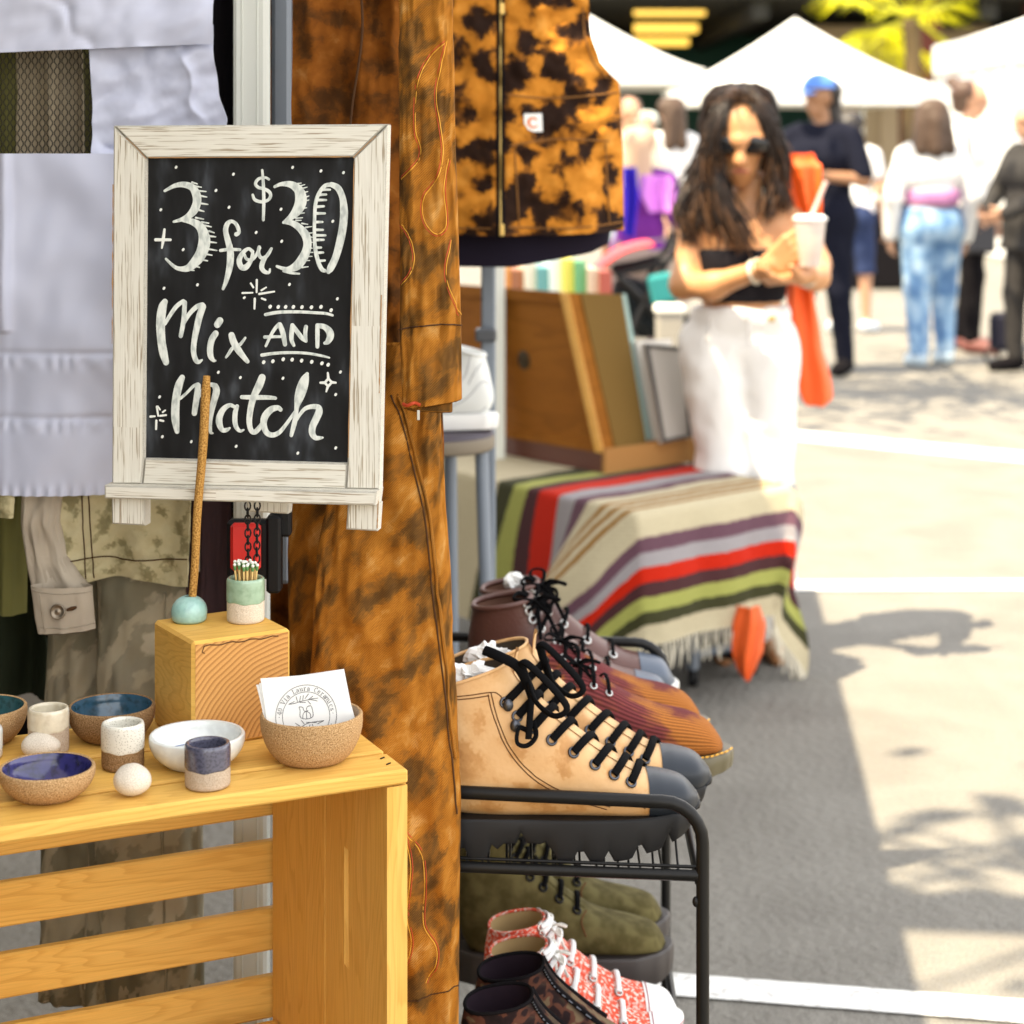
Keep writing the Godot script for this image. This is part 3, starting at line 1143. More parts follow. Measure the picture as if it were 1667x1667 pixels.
func crate_and_pottery() -> void:
	var x := frame(W(665, 1252, 1.9), CRATE_YAW)
	var ln := 0.52
	var dp := 0.375
	var ht := 0.388
	# a crate lying on its side, open to the front; built round its own origin at the front right top corner
	for k in 2:
		var t := thing("wooden_crate", ["yellow pine slatted crate on its side, carrying the pottery", "lower slatted pine crate under the pottery crate"][k], "crate", x.origin - Vector3(0, ht * k, 0), "slatted pine crates")
		t.rotation.y = deg_to_rad(CRATE_YAW)
		var slat := func(called: String, c: Vector3, s: Vector3, m: Material, ph := 0.0) -> void:
			var g := Geo.new()
			var po := Vector3(0.294, 0.062 + fposmod(ph * 0.37, 0.1), 0.11)      # where in the grain this board was cut
			g.box(Transform3D(Basis(), po), s, 0.0022)
			var o := part(called, g, m, t, true)
			o.position = c - po
		# top slats
		var z := 0.0
		for w in [0.056, 0.098, 0.098]:
			slat.call("top_slat", Vector3(-ln / 2, -0.0072, -z - w / 2), Vector3(ln, 0.0144, w - 0.001), M.pine, z * 7.0)
			z += w + 0.008
		# end panels of two boards each, grain running up: the near one has a routed handle slot
		for s in [-0.0105, -ln + 0.0105]:
			z = 0.001
			for w in [0.176, 0.178]:
				var g := Geo.new()
				var hgt := ht - 0.017
				if w < 0.177 and s > -0.1:
					# the front board of the near panel, with its slot
					# x runs down the board; the slot is a routed groove 13 mm wide
					var bits := [[0.0, 0.095, 0.0, w], [0.215, hgt, 0.0, w], [0.095, 0.215, 0.0, 0.1065], [0.095, 0.215, 0.1195, w]]
					for e in bits:
						g.box(Transform3D(Basis(), Vector3(-(float(e[0]) + float(e[1])) / 2, 0, w / 2 - (float(e[2]) + float(e[3])) / 2)), Vector3(float(e[1]) - float(e[0]), 0.021, float(e[3]) - float(e[2])), 0.0)
				else:
					g.box(Transform3D(Basis(), Vector3(-hgt / 2, 0, 0)), Vector3(hgt, 0.021, w), 0.002)
				var o := part("end_board", g, M.pine, t, true)
				o.basis = Basis(Vector3(0, 1, 0), Vector3(-1, 0, 0), Vector3(0, 0, 1))
				o.position = Vector3(s, -0.016, -z - w / 2 - 0.002)
				z += w + 0.001
		# back slats
		for i in 5:
			slat.call("back_slat", Vector3(-ln / 2, -0.032 - i * 0.0765 - 0.024, -dp + 0.008 - 0.0072), Vector3(ln - 0.002, 0.0475, 0.0125), M.pine, i * 0.31)
		for i in 3:
			slat.call("bottom_slat", Vector3(-ln / 2, -ht + 0.0072, -0.06 - i * 0.115), Vector3(ln - 0.044, 0.0135, 0.1), M.pine, i * 0.2)
		# staple marks on the front slat's end
		if k == 0:
			for q in [[-0.012, -0.022], [-0.011, -0.041]]:
				var g := Geo.new()
				g.box(frame(Vector3(q[0], 0.0006, q[1]), 30), Vector3(0.006, 0.001, 0.0012), 0.0)
				part("staple", g, M.black_metal, t, true)

	pot_bowl("clay bowl glazed cobalt blue inside at the front of the crate", 77, 1315, 155, 0.028, M.clay, M.glaze_cobalt, 0.0)
	pot_bowl("sand-coloured clay bowl holding the stack of cards", 507, 1255, 166, 0.046, M.clay, M.clay_grey, 1.0)
	pot_bowl("white glazed bowl with blue brush stripes inside", 321, 1262, 155, 0.030, M.glaze_white, M.glaze_white, 2.0)
	pot_bowl("brown clay bowl glazed teal inside, in front of the wood block", 182, 1217, 141, 0.034, M.clay_brown, M.glaze_teal, 3.0)
	pot_bowl("clay bowl glazed dark green inside, cut by the left edge", -26, 1222, 138, 0.036, M.clay, M.glaze_green, 4.0)
	pot_cup("cream glazed cup with a raw clay foot beside the teal bowl", 79, 1235, 66, 0.0445, M.clay_grey, M.glaze_cream, 0.55)
	pot_cup("white speckled cup with a raw clay foot, middle of the crate", 200, 1260, 69, 0.0435, M.clay_brown, M.glaze_speckled, 0.42)
	pot_cup("navy glazed cup with a raw clay foot in front of the white bowl", 338, 1292, 74, 0.041, M.clay_grey, M.glaze_navy, 0.45)
	pot_cup("white cup at the left edge beside the green bowl", -33, 1246, 72, 0.03, M.clay_pale, M.glaze_white, 0.3)
	for q in [[215, 1302, 62, 0.028, "round off-white pebble in front of the speckled cup"], [66, 1240, 64, 0.024, "flat off-white pebble behind the cobalt blue bowl"]]:
		var r: float = q[2] * 0.5 * (1933.0 / (q[1] - 235.0)) / FOCAL
		var c := on_crate(q[0], q[1], r * 0.6)
		var g := Geo.new()
		var f := fnl(28.0, 2, FastNoiseLite.TYPE_SIMPLEX_SMOOTH, int(q[0]))
		g.ball(c + Vector3(0, q[3] * 0.5, 0), Vector3(r, q[3] * 0.5, r * 0.9), 28, 18)
		for i in g.p.size():
			g.p[i] += (g.p[i] - c).normalized() * f.get_noise_3dv(g.p[i]) * 0.0022
			g.p[i].y = maxf(g.p[i].y, c.y)
		var o := thing("pebble", q[4], "pebble", c, "pebbles among the pottery")
		part("stone", g, M.pebble, o)

	# wood block, its end grain turned to the camera
	var bx := frame(W(313, 1222, 1.958), 31.0)
	var block := thing("wood_block", "square block of pine with curved end grain behind the bowls", "wood block", bx.origin)
	var bs := 0.107
	var bh := 0.108
	var g := Geo.new()
	g.box(bx * Transform3D(Basis(), Vector3(bs / 2, bh / 2, -bs / 2)), Vector3(bs, bh, bs), 0.003)
	for i in g.p.size():
		g.p[i] = bx.affine_inverse() * g.p[i]
	var body := part("body", g, M.pine, block, true)
	body.rotation.y = deg_to_rad(31.0)
	# grain of the body runs away from the end face
	g = Geo.new()
	var rows := []
	for i in 13:
		var r := PackedVector3Array()
		for j in 13:
			r.append(Vector3(0.003 + (bs - 0.006) * j / 12.0, 0.003 + (bh - 0.006) * i / 12.0, 0.0008))
		rows.append(r)
	g.grid(rows, false, null, false)
	for i in g.uv.size():
		g.uv[i] = Vector2(g.p[i].x / bs, 1.0 - g.p[i].y / bh)
	var eg := part("end_grain", g, M.end_grain, block, true)
	eg.rotation.y = deg_to_rad(31.0)
	g = Geo.new()      # the dark crack and chipped edge below the top
	var crack := []
	for i in 14:
		crack.append(Vector2(0.012 + i * 0.0062, bh - 0.0055 + 0.0009 * sin(i * 1.7)))
	g.stroke(bx * Transform3D(Basis(), Vector3(0, 0, 0.0012)), crack, 0.0011, 0.0003)
	g.stroke(bx * Transform3D(Basis(), Vector3(0, 0, 0.0012)), [Vector2(0.012, bh - 0.006), Vector2(0.010, bh - 0.011), Vector2(0.0125, bh - 0.0125)], 0.001, 0.0003)
	part("crack", g, M.seam, block)

	# incense in its dome
	var top := CRATE_TOP + bh
	var dz: float = FOCAL * (EYE - top) / (1018.0 - HORIZON) + 0.018
	var dc := W(308, 1018, dz)
	dc.y = top
	var dome := thing("incense_holder", "aqua glazed clay dome with a hole on the wood block", "incense holder", dc)
	g = Geo.new()
	var prof := [Vector2(0, 0), Vector2(0.016, 0), Vector2(0.0182, 0.003), Vector2(0.0186, 0.008)]
	for i in 9:
		var a := PI / 2 * i / 8.0
		prof.append(Vector2(0.0186 * cos(a) + 0.003 * (i / 8.0), 0.008 + 0.0185 * sin(a)))
	prof.append(Vector2(0.0052, 0.0235))
	prof.append(Vector2(0.0050, 0.014))
	prof.append(Vector2(0, 0.014))
	g.lathe(frame(dc), prof, 32, 0.004, 1.0)
	part("dome", g, M.glaze_aqua, dome)
	var stick := thing("incense_stick", "tall brown incense stick leaning out of the aqua dome", "incense stick", dc + Vector3(0, 0.014, 0))
	g = Geo.new()
	var s0 := W(312, 985, dz)
	var s1 := W(337.5, 612, dz)
	var pth := []
	var rad := []
	for i in 17:
		pth.append(s0.lerp(s1, i / 16.0) + Vector3(0.0006 * sin(i * 0.7), 0, 0.0004 * cos(i * 1.1)))
		rad.append(lerpf(0.0041, 0.0050, i / 16.0) if i < 16 else 0.0036)
	g.tube(pth, rad, 14)
	part("stick", g, M.incense, stick)

	# match cup with its matches
	var mz: float = FOCAL * (EYE - top) / (1018.0 - HORIZON) + 0.0195
	var mc := W(400, 1018, mz)
	mc.y = top
	pot_cup_at("small celadon and raw clay cup packed with matches", mc, 0.0196, 0.0455, M.clay_pale, M.glaze_celadon, 0.47)
	var mr := RandomNumberGenerator.new()
	mr.seed = 3
	for i in 24:
		var a := TAU * i * 0.381966
		var q := sqrt(i / 24.0) * 0.0115
		var b := mc + Vector3(cos(a) * q * 0.7, 0.006, sin(a) * q * 0.7)
		var e := mc + Vector3(cos(a) * q * 1.15, 0.0605 + mr.randf_range(-0.002, 0.002) - q * 0.15, sin(a) * q * 1.15)
		var t := thing("match", "green-tipped match among the matches in the celadon cup", "match", b, "matches in the celadon cup")
		g = Geo.new()
		g.tube([b, e], 0.0011, 5)
		part("stick", g, M.match_wood, t)
		g = Geo.new()
		var d := (e - b).normalized()
		g.tube([e - d * 0.005, e - d * 0.003, e - d * 0.001, e], [0.0012, 0.0018, 0.0018, 0.0014], 6)
		part("green_head", g, M.match_green, t)
		g = Geo.new()
		g.ball(e + d * 0.0006, Vector3.ONE * 0.0019, 7, 5)
		part("white_tip", g, M.match_white, t)

	cards()


func on_crate(px: float, bottom: float, r: float) -> Vector3:
	var deep := FOCAL * (EYE - CRATE_TOP) / (bottom - HORIZON) + r
	var c := W(px, bottom, deep)
	c.y = CRATE_TOP + 0.0006
	return c


func pot_bowl(label: String, px: float, bottom: float, width: float, h: float, outside: Material, inside: Material, ph: float) -> void:
	var deep0: float = FOCAL * (EYE - CRATE_TOP) / (bottom - HORIZON)
	var c := on_crate(px, bottom, width * 0.5 * deep0 / FOCAL * 0.72)
	var r := width * 0.5 * (-c.z) / FOCAL
	var t := thing("bowl", label, "bowl", c, "small ceramic bowls on the crate")
	var x := frame(c)
	var th := 0.0042
	var g := Geo.new()
	var prof := [Vector2(0, 0.0), Vector2(r * 0.55, 0.0), Vector2(r * 0.66, 0.001)]
	for i in 9:
		var a := i / 8.0
		prof.append(Vector2(r * (0.70 + 0.30 * sin(a * PI / 2 * 1.08)), 0.003 + (h - 0.005) * pow(a, 1.25)))
	prof.append(Vector2(r - 0.0006, h - 0.0012))
	prof.append(Vector2(r - th * 0.4, h))
	prof.append(Vector2(r - th * 0.85, h - 0.0008))
	g.lathe(x, prof, 48, 0.006, ph)
	var clay := part("body", g, outside, t)
	g = Geo.new()
	var ri := r - th
	prof = [Vector2(ri + th * 0.16, h - 0.0009), Vector2(ri, h - 0.003)]
	for i in 9:
		var a := 1.0 - i / 8.0
		prof.append(Vector2(ri * (0.62 + 0.36 * sin(a * PI / 2)), 0.006 + (h - 0.010) * pow(a, 1.3)))
	prof.append(Vector2(ri * 0.3, 0.0052))
	prof.append(Vector2(0, 0.005))
	g.lathe(x, prof, 48, 0.006, ph)
	part("glazed_inside", g, inside, t)
	if inside == M.glaze_white:
		g = Geo.new()
		for q in [[0.30, 0.9, 0.0021], [0.42, 0.75, 0.003], [0.55, 0.95, 0.0018], [0.64, 0.7, 0.0026], [0.76, 0.85, 0.0016]]:
			var pts := []
			for i in 19:
				var a: float = lerpf(PI * 0.12, PI * (0.12 + float(q[1]) * 0.85), i / 18.0)
				pts.append(Vector2(cos(a), sin(a)) * ri * float(q[0]))
			var up := asin(clampf((float(q[0]) - 0.62) / 0.36, 0.0, 1.0)) * 2.0 / PI
			var hh: float = 0.0062 + (h - 0.010) * pow(up, 1.3)
			g.stroke(x * Transform3D(Basis(Vector3(1, 0, 0), Vector3(0, 0, -1), Vector3(0, 1, 0)), Vector3(0, hh + 0.0012, 0)), pts, q[2], 0.0002)
		part("brush_stripe", g, M.brush_blue, t)
		t.get_child(t.get_child_count() - 1).set_meta("kind", "stuff")


func pot_cup(label: String, px: float, bottom: float, width: float, h: float, raw: Material, glaze: Material, split: float) -> void:
	var deep: float = FOCAL * (EYE - CRATE_TOP) / (bottom - HORIZON)
	var r := width * 0.5 * deep / FOCAL * 1.01
	pot_cup_at(label, on_crate(px, bottom, r), r, h, raw, glaze, split)


func pot_cup_at(label: String, c: Vector3, r: float, h: float, raw: Material, glaze: Material, split: float) -> void:
	var t := thing("cup", label, "cup", c, "small ceramic cups on the crate")
	var x := frame(c)
	var g := Geo.new()
	g.lathe(x, [Vector2(0, 0), Vector2(r * 0.9, 0), Vector2(r * 0.985, 0.0015), Vector2(r, 0.004), Vector2(r * 1.0, h * 0.3), Vector2(r * 0.995, h * (split + 0.03))], 40, 0.004, h * 100)
	part("raw_foot", g, raw, t)
	g = Geo.new()
	var e := r * 0.012
	g.lathe(x, [Vector2(r * 0.99, h * split - 0.0008), Vector2(r + e, h * split), Vector2(r + e * 1.6, h * split + 0.001), Vector2(r + e * 1.6, h * 0.8), Vector2(r + e, h - 0.003), Vector2(r * 0.97, h - 0.0006), Vector2(r * 0.90, h), Vector2(r * 0.82, h - 0.0005), Vector2(r * 0.765, h - 0.003), Vector2(r * 0.75, h * 0.5), Vector2(r * 0.72, 0.006), Vector2(0, 0.005)], 40, 0.005, h * 100 + 1.0)
	for i in 40 * 3:     # a dripping glaze edge
		var j := i % 40
		g.p[i].y += 0.0007 * sin(j * 0.47 + h * 300) + 0.0005 * sin(j * 1.1)
	part("glaze", g, glaze, t)


# the picture point (px, py) on the plane z = 0 of frame x, in that frame's own coordinates
func on_plane(x: Transform3D, px: float, py: float) -> Vector2:
	var eye := Vector3(0, EYE, 0)
	var d := W(px, py, 1.0) - eye
	var n := x.basis.z
	var t := (x.origin - eye).dot(n) / d.dot(n)
	var q := x.affine_inverse() * (eye + d * t)
	return Vector2(q.x, q.y)


func cards() -> void:
	var z8 := 8.335
	var back := [[[[430, 1108], [560, 1089], [580, 1190], [452, 1212]], 0.0048], [[[417, 1115], [556, 1094], [584, 1190], [440, 1205]], 0.0036], [[[419.0, 1117], [558, 1112], [578, 1185], [437, 1205]], 0.0024], [[[422, 1112], [562, 1103], [577, 1188], [440, 1206]], 0.0012], [[[424, 1104.5], [555.5, 1094.5], [574.5, 1184], [439, 1205]], 0.0]]
	var base := frame(W(500, 1160, 1.925), 6.0, -9.0)
	for i in back.size():
		var x := base * Transform3D(Basis(), Vector3(0, 0, -float(back[i][1])))
		var poly := PackedVector2Array()
		for q in back[i][0]:
			poly.append(on_plane(x, q[0], q[1]))
		var t := thing("card", ["rearmost blank card, its top edge showing above the bowl", "white card sticking out highest behind the front card", "white card fanned to the left behind the front card", "white card showing a thin strip right of the front card", "front white card printed with a round pottery emblem"][i], "card", base.origin + Vector3(0, -0.03, 0), "cards in the clay bowl")
		var g := Geo.new()
		g.prism(x, poly, 0.0006)
		part("sheet", g, M.paper, t)
		if i < 4:
			continue
		# the emblem: two rings, lettering between them, pots and sprigs inside
		var P := func(zx: float, zy: float) -> Vector2: return on_plane(x, 410 + zx / z8, 1080 + zy / z8)
		var c: Vector2 = P.call(737, 715)
		var k: float = (P.call(1149, 715) - c).length() / 412.0
		var inkx := x * Transform3D(Basis(), Vector3(0, 0, 0.00025))
		g = Geo.new()
		for r in [412.0, 320.0]:
			var pts := []
			for j in 81:
				var a := deg_to_rad(lerpf(-48.0, 228.0, j / 80.0))
				pts.append(c + Vector2(cos(a), sin(a)) * r * k)
			g.stroke(inkx, pts, 7.0 * k, 0.00005, false)
		part("printed_ring", g, M.ink, t)
		g = Geo.new()
		var text := "·40 Via Laura Ceramics·"
		for j in text.length():
			var a := deg_to_rad(lerpf(186.0, 2.0, (j + 0.5) / text.length()) - 1.0)
			glyph(g, text[j], inkx, c + Vector2(cos(a), sin(a)) * 340.0 * k, a - PI / 2, 64.0 * k)
		text = "Jupiter"
		for j in text.length():
			var a := deg_to_rad(lerpf(-72.0, -20.0, j / 6.0))
			glyph(g, text[j], inkx, c + Vector2(cos(a), sin(a)) * 388.0 * k, a + PI / 2, 56.0 * k)
		part("printed_lettering", g, M.ink, t)
		g = Geo.new()
		var lines := [[[640, 590], [655, 640], [655, 720], [700, 750], [770, 750], [830, 715], [820, 620], [800, 575], [750, 590], [745, 640], [765, 640]], [[640, 590], [690, 595], [705, 640], [740, 650]], [[690, 745], [700, 680], [740, 650], [790, 680], [800, 740]], [[835, 690], [830, 720]], [[740, 655], [745, 750]],
			[[500, 555], [570, 545], [650, 520], [730, 500], [800, 490], [890, 510]], [[500, 555], [580, 515]], [[620, 520], [600, 450]], [[650, 515], [660, 440]], [[690, 500], [700, 430]], [[720, 480], [770, 410]], [[770, 490], [830, 440]], [[800, 480], [900, 470]], [[760, 510], [800, 555]], [[650, 530], [730, 530]],
			[[580, 860], [650, 870], [720, 830], [800, 800], [980, 775]], [[590, 810], [650, 850]], [[600, 890], [690, 850]], [[670, 770], [710, 820]], [[720, 910], [740, 850]], [[770, 890], [790, 830]], [[840, 880], [820, 820]], [[890, 820], [970, 780]], [[740, 800], [880, 800]]]
		for l in lines:
			var pts := []
			for q in l:
				pts.append(P.call(q[0], q[1]))
			g.stroke(inkx, smooth(pts, 3), 8.0 * k, 0.00005, false)
		var dr := part("printed_drawing", g, M.ink, t)
		dr.set_meta("kind", "stuff")


func glyph(g: Geo, ch: String, x: Transform3D, at: Vector2, turn: float, size: float) -> void:
	if ch == " ":
		return
	var tm := TextMesh.new()
	tm.text = ch
	var f := SystemFont.new()
	f.font_names = PackedStringArray(["Droid Serif"])
	tm.font = f
	tm.font_size = 32
	tm.pixel_size = size / 32.0 * 1.25
	tm.depth = 0.0
	tm.curve_step = 3.0
	var arr := tm.get_mesh_arrays()
	if arr.is_empty() or arr[Mesh.ARRAY_VERTEX] == null:
		return
	var v: PackedVector3Array = arr[Mesh.ARRAY_VERTEX]
	var ids := PackedInt32Array()
	if arr[Mesh.ARRAY_INDEX] != null:
		ids = arr[Mesh.ARRAY_INDEX]
	else:
		for i in v.size():
			ids.append(i)
	var first := g.p.size()
	for q in v:
		var w := Vector2(q.x, q.y + size * 0.35).rotated(turn) + at
		g.v(x * Vector3(w.x, w.y, 0.00005))
	for i in range(0, ids.size(), 3):
		g.tri(first + ids[i], first + ids[i + 2], first + ids[i + 1])


# ---------------------------------------------------------------- chalkboard
func chalkboard() -> void:
	var x := frame(W(400, 505, 2.06), -9.5)
	var t := thing("chalkboard_sign", "framed chalkboard in worn white wood offering three for thirty", "chalkboard sign", W(400, 835, 2.06))
	var piece := func(called: String, pts: Array, deep: float, front: float, upright: bool, bev := 0.0016) -> void:
		var poly := PackedVector2Array()
		for q in pts:
			poly.append(on_plane(x, q[0], q[1]))
		var g := Geo.new()
		g.prism(x * Transform3D(Basis(), Vector3(0, 0, front)), poly, deep, bev)
		for i in g.uv.size():
			if upright:
				g.uv[i] = Vector2(g.uv[i].y, g.uv[i].x)
			g.uv[i] += Vector2(pts[0][0] * 0.013, pts[0][1] * 0.007)
		part(called, g, M.chippy_uv, t)
	M.chippy_uv = M.chippy.duplicate()
	M.chippy_uv.uv1_triplanar = false
	M.chippy_uv.uv1_scale = Vector3(2.2, 5.5, 1)
	piece.call("top_rail", [[185.5, 204.5], [630, 202], [575, 255.5], [238.5, 257]], 0.017, 0.0, false)
	piece.call("side_rail", [[184.5, 205.5], [237.5, 258], [234, 746], [230, 788], [182, 788]], 0.017, 0.0, true)
	piece.call("side_rail", [[630.5, 203.5], [617, 797], [563.5, 796], [565.5, 754], [576, 256.5]], 0.017, 0.0, true)
	piece.call("bottom_rail", [[235, 746.5], [565, 754.5], [562.5, 797], [231, 789]], 0.0155, -0.001, false)
	piece.call("ledge", [[177, 787], [618, 797], [615, 820], [177, 808]], 0.030, 0.013, false)
	piece.call("foot", [[181, 808.5], [236, 810], [236, 856], [182, 853]], 0.017, 0.0, true)
	piece.call("foot", [[566, 819], [617, 820.5], [614, 865], [563, 862]], 0.017, 0.0, true)
	piece.call("rear_leg", [[380, 813], [452, 815], [449, 850], [381, 846]], 0.016, -0.045, true)
	# bare wood along rubbed edges
	var g := Geo.new()
	for e in [[[576.5, 262], [567, 745]], [[184.2, 300], [182.6, 560]], [[617.5, 640], [621, 480]], [[242, 256.6], [570, 255.2]], [[616.0, 800], [614.2, 860]]]:
		var a := on_plane(x, e[0][0], e[0][1])
		var b := on_plane(x, e[1][0], e[1][1])
		var pts := []
		var ws := []
		for i in 30:
			pts.append(a.lerp(b, i / 29.0))
			ws.append(maxf(0.0002, 0.0010 + 0.0012 * noise.get_noise_2d(i * 0.31 + float(e[0][0]), 3.0)))
		g.stroke(x * Transform3D(Basis(), Vector3(0, 0, 0.0003)), pts, ws, 0.0002, false)
	# the split at the mitre and knots
	for e in [[[575, 257], [592, 240], [612, 221]], [[205, 224], [222, 240], [238, 258]]]:
		var pts := []
		for q in e:
			pts.append(on_plane(x, q[0], q[1]))
		g.stroke(x * Transform3D(Basis(), Vector3(0, 0, 0.0004)), smooth(pts, 5), 0.0009, 0.0001, false)
	var wear := part("worn_edge", g, M.bare_edge, t)
	wear.set_meta("kind", "stuff")
	# the slate
	g = Geo.new()
	var poly := PackedVector2Array()
	for q in [[236, 254], [578, 252], [568, 757], [232, 749]]:
		poly.append(on_plane(x, q[0], q[1]))
	g.prism(x * Transform3D(Basis(), Vector3(0, 0, -0.007)), poly, 0.006)
	part("slate", g, M.board, t)

	# the lettering, as raised paint-marker strokes; points are [x, y, width] in an eightfold enlargement of a tile
	var bx := x * Transform3D(Basis(), Vector3(0, 0, -0.0066))
	var tiles := {"A": [230, 250], "B": [380, 250], "C": [230, 400], "D": [380, 430], "E": [230, 560], "F": [380, 560]}
	var put := func(gg: Geo, tile: String, pts: Array, wk := 1.0) -> void:
		var o: Array = tiles[tile]
		var v := []
		for q in pts:
			var p2 := on_plane(bx, o[0] + q[0] / 8.335, o[1] + q[1] / 8.335)
			v.append(Vector3(p2.x, p2.y, q[2] * wk / 8.335 * 2.06 / FOCAL))
		if v.size() > 2:
			v = smooth(v, 7)
		var a := []
		var w := []
		for q in v:
			a.append(Vector2(q.x, q.y)); w.append(maxf(q.z, 0.0004))
		lift_n += 1
		gg.stroke(bx * Transform3D(Basis(), Vector3(0, 0, 0.00002 * (lift_n % 9))), a, w, 0.0003)
	var hair := func(gg: Geo, tile: String, list: Array, w0 := 28.0, w1 := 17.0) -> void:
		for q in list:
			put.call(gg, tile, [[q[0], q[1], w0], [q[2], q[3], w1]])
	var letter := func(strokes: Array) -> Geo:
		var gg := Geo.new()
		for s in strokes:
			put.call(gg, s[0], s[1])
		return gg

	g = letter.call([
		["A", [[318, 507, 36], [445, 440, 58], [570, 420, 80], [690, 460, 100], [748, 560, 122], [755, 660, 120], [720, 760, 118], [650, 840, 90], [560, 890, 60], [440, 925, 34]]],
		["A", [[570, 905, 50], [690, 925, 90], [790, 985, 120], [845, 1090, 150], [855, 1210, 170], [815, 1350, 160], [740, 1460, 140], [640, 1550, 100], [540, 1565, 66], [450, 1535, 50], [335, 1430, 34]]]])
	hair.call(g, "A", [[690, 390, 760, 412], [720, 440, 815, 457], [770, 505, 878, 515], [800, 572, 890, 590], [800, 675, 905, 690], [780, 765, 850, 785], [740, 870, 845, 890], [820, 930, 915, 945], [860, 975, 950, 995], [920, 1052, 990, 1075], [925, 1120, 1010, 1130], [925, 1200, 1020, 1210], [905, 1295, 1025, 1315], [870, 1362, 960, 1380], [810, 1438, 900, 1455], [720, 1522, 790, 1545], [620, 1575, 715, 1585]])
	part("painted_digit", g, M.marker, t)
	g = letter.call([["B", [[390, 225, 34], [405, 400, 44], [412, 650, 48], [405, 900, 40]]], ["B", [[480, 350, 36], [430, 325, 34], [340, 345, 44], [300, 410, 46], [340, 460, 44], [420, 480, 46], [485, 520, 50], [505, 572, 46], [470, 630, 42], [380, 655, 44], [290, 625, 46], [262, 560, 36]]]])
	part("painted_dollar", g, M.marker, t)
	g = letter.call([
		["B", [[560, 450, 40], [650, 415, 55], [780, 420, 95], [880, 490, 130], [915, 590, 160], [905, 690, 160], [850, 790, 130], [770, 870, 80], [680, 935, 40]]],
		["B", [[700, 930, 50], [800, 945, 80], [900, 1010, 100], [980, 1110, 120], [1005, 1220, 115], [985, 1330, 120], [930, 1440, 130], [850, 1530, 120], [740, 1570, 70], [660, 1555, 50], [590, 1530, 36]]], ["B", [[680, 1595, 34], [780, 1620, 34], [895, 1630, 26]]]])
	hair.call(g, "B", [[850, 412, 920, 400], [900, 442, 970, 420], [920, 477, 1000, 455], [960, 527, 1010, 515], [975, 592, 1025, 575], [975, 642, 1025, 630], [950, 742, 995, 735], [900, 812, 965, 805], [850, 877, 940, 870], [850, 907, 920, 905], [930, 948, 1010, 960], [980, 1002, 1065, 990], [1020, 1082, 1070, 1075], [1030, 1132, 1072, 1135], [1035, 1200, 1072, 1205], [1035, 1280, 1074, 1285], [1020, 1340, 1080, 1340], [1000, 1395, 1068, 1395], [960, 1450, 1035, 1450], [930, 1545, 1015, 1535]], 24.0, 12.0)
	part("painted_digit", g, M.marker, t)
	g = letter.call([
		["B", [[1330, 420, 60], [1240, 440, 56], [1160, 540, 52], [1115, 680, 52], [1100, 900, 48], [1100, 1150, 48], [1115, 1320, 56], [1155, 1480, 60], [1200, 1570, 60], [1240, 1590, 50]]],
		["B", [[1330, 420, 70], [1420, 470, 90], [1480, 600, 90], [1500, 780, 110], [1490, 960, 110], [1450, 1180, 110], [1390, 1400, 100], [1320, 1550, 100], [1290, 1605, 60]]]])
	hair.call(g, "B", [[1180, 490, 1310, 490], [1160, 560, 1258, 555], [1150, 630, 1258, 630], [1130, 722, 1230, 715], [1120, 812, 1242, 812], [1120, 930, 1208, 928], [1120, 1035, 1215, 1035], [1120, 1110, 1248, 1110], [1120, 1172, 1225, 1170], [1120, 1277, 1190, 1275], [1130, 1347, 1218, 1343], [1140, 1460, 1240, 1450]], 40.0, 30.0)
	part("painted_digit", g, M.marker, t)
	g = letter.call([
		["A", [[1290, 1095, 62], [1325, 1070, 50], [1310, 1000, 56], [1270, 940, 50], [1215, 920, 50], [1165, 960, 70], [1145, 1050, 75], [1175, 1180, 85], [1205, 1300, 95], [1210, 1420, 100], [1195, 1560, 90], [1150, 1735, 62], [1110, 1835, 40]]],
		["A", [[1075, 1315, 44], [1200, 1300, 46], [1340, 1305, 40]]],
		["A", [[1510, 1330, 50], [1455, 1292, 46], [1385, 1340, 60], [1330, 1440, 75], [1355, 1535, 80], [1420, 1540, 80], [1490, 1450, 56], [1512, 1360, 50]]],
		["A", [[1400, 1370, 40], [1430, 1430, 44], [1500, 1440, 44], [1560, 1380, 44], [1605, 1280, 50]]],
		["B", [[350, 1270, 50], [340, 1340, 50], [370, 1410, 50], [430, 1410, 50], [480, 1350, 50], [515, 1290, 40]]],
		["B", [[430, 1410, 60], [395, 1480, 70], [385, 1550, 70], [420, 1600, 60], [480, 1615, 40], [495, 1570, 30]]]])
	part("painted_word", g, M.marker, t)
	g = letter.call([
		["C", [[320, 760, 84], [290, 830, 120], [268, 960, 130], [262, 1120, 125], [275, 1300, 120], [300, 1450, 120], [335, 1580, 90]]],
		["C", [[320, 1060, 50], [400, 930, 56], [480, 820, 60], [570, 752, 56]]], ["C", [[590, 770, 66], [580, 950, 66], [560, 1100, 66], [535, 1225, 60]]],
		["C", [[560, 1080, 50], [650, 930, 60], [750, 830, 66], [830, 802, 70]]], ["C", [[835, 825, 95], [790, 960, 95], [750, 1130, 90], [720, 1290, 80], [710, 1440, 76], [740, 1550, 72], [780, 1575, 60], [825, 1550, 26]]],
		["C", [[1032, 1070, 96], [1068, 1016, 96]]], ["C", [[1010, 1190, 86], [960, 1270, 90], [935, 1380, 88], [940, 1490, 84], [975, 1550, 56], [1005, 1560, 32]]],
		["C", [[1225, 1215, 90], [1255, 1310, 100], [1320, 1420, 96], [1390, 1510, 76], [1440, 1570, 60]]], ["C", [[1410, 1250, 34], [1340, 1340, 46], [1240, 1390, 50], [1190, 1460, 44], [1150, 1515, 30]]]])
	part("painted_word", g, M.marker, t)
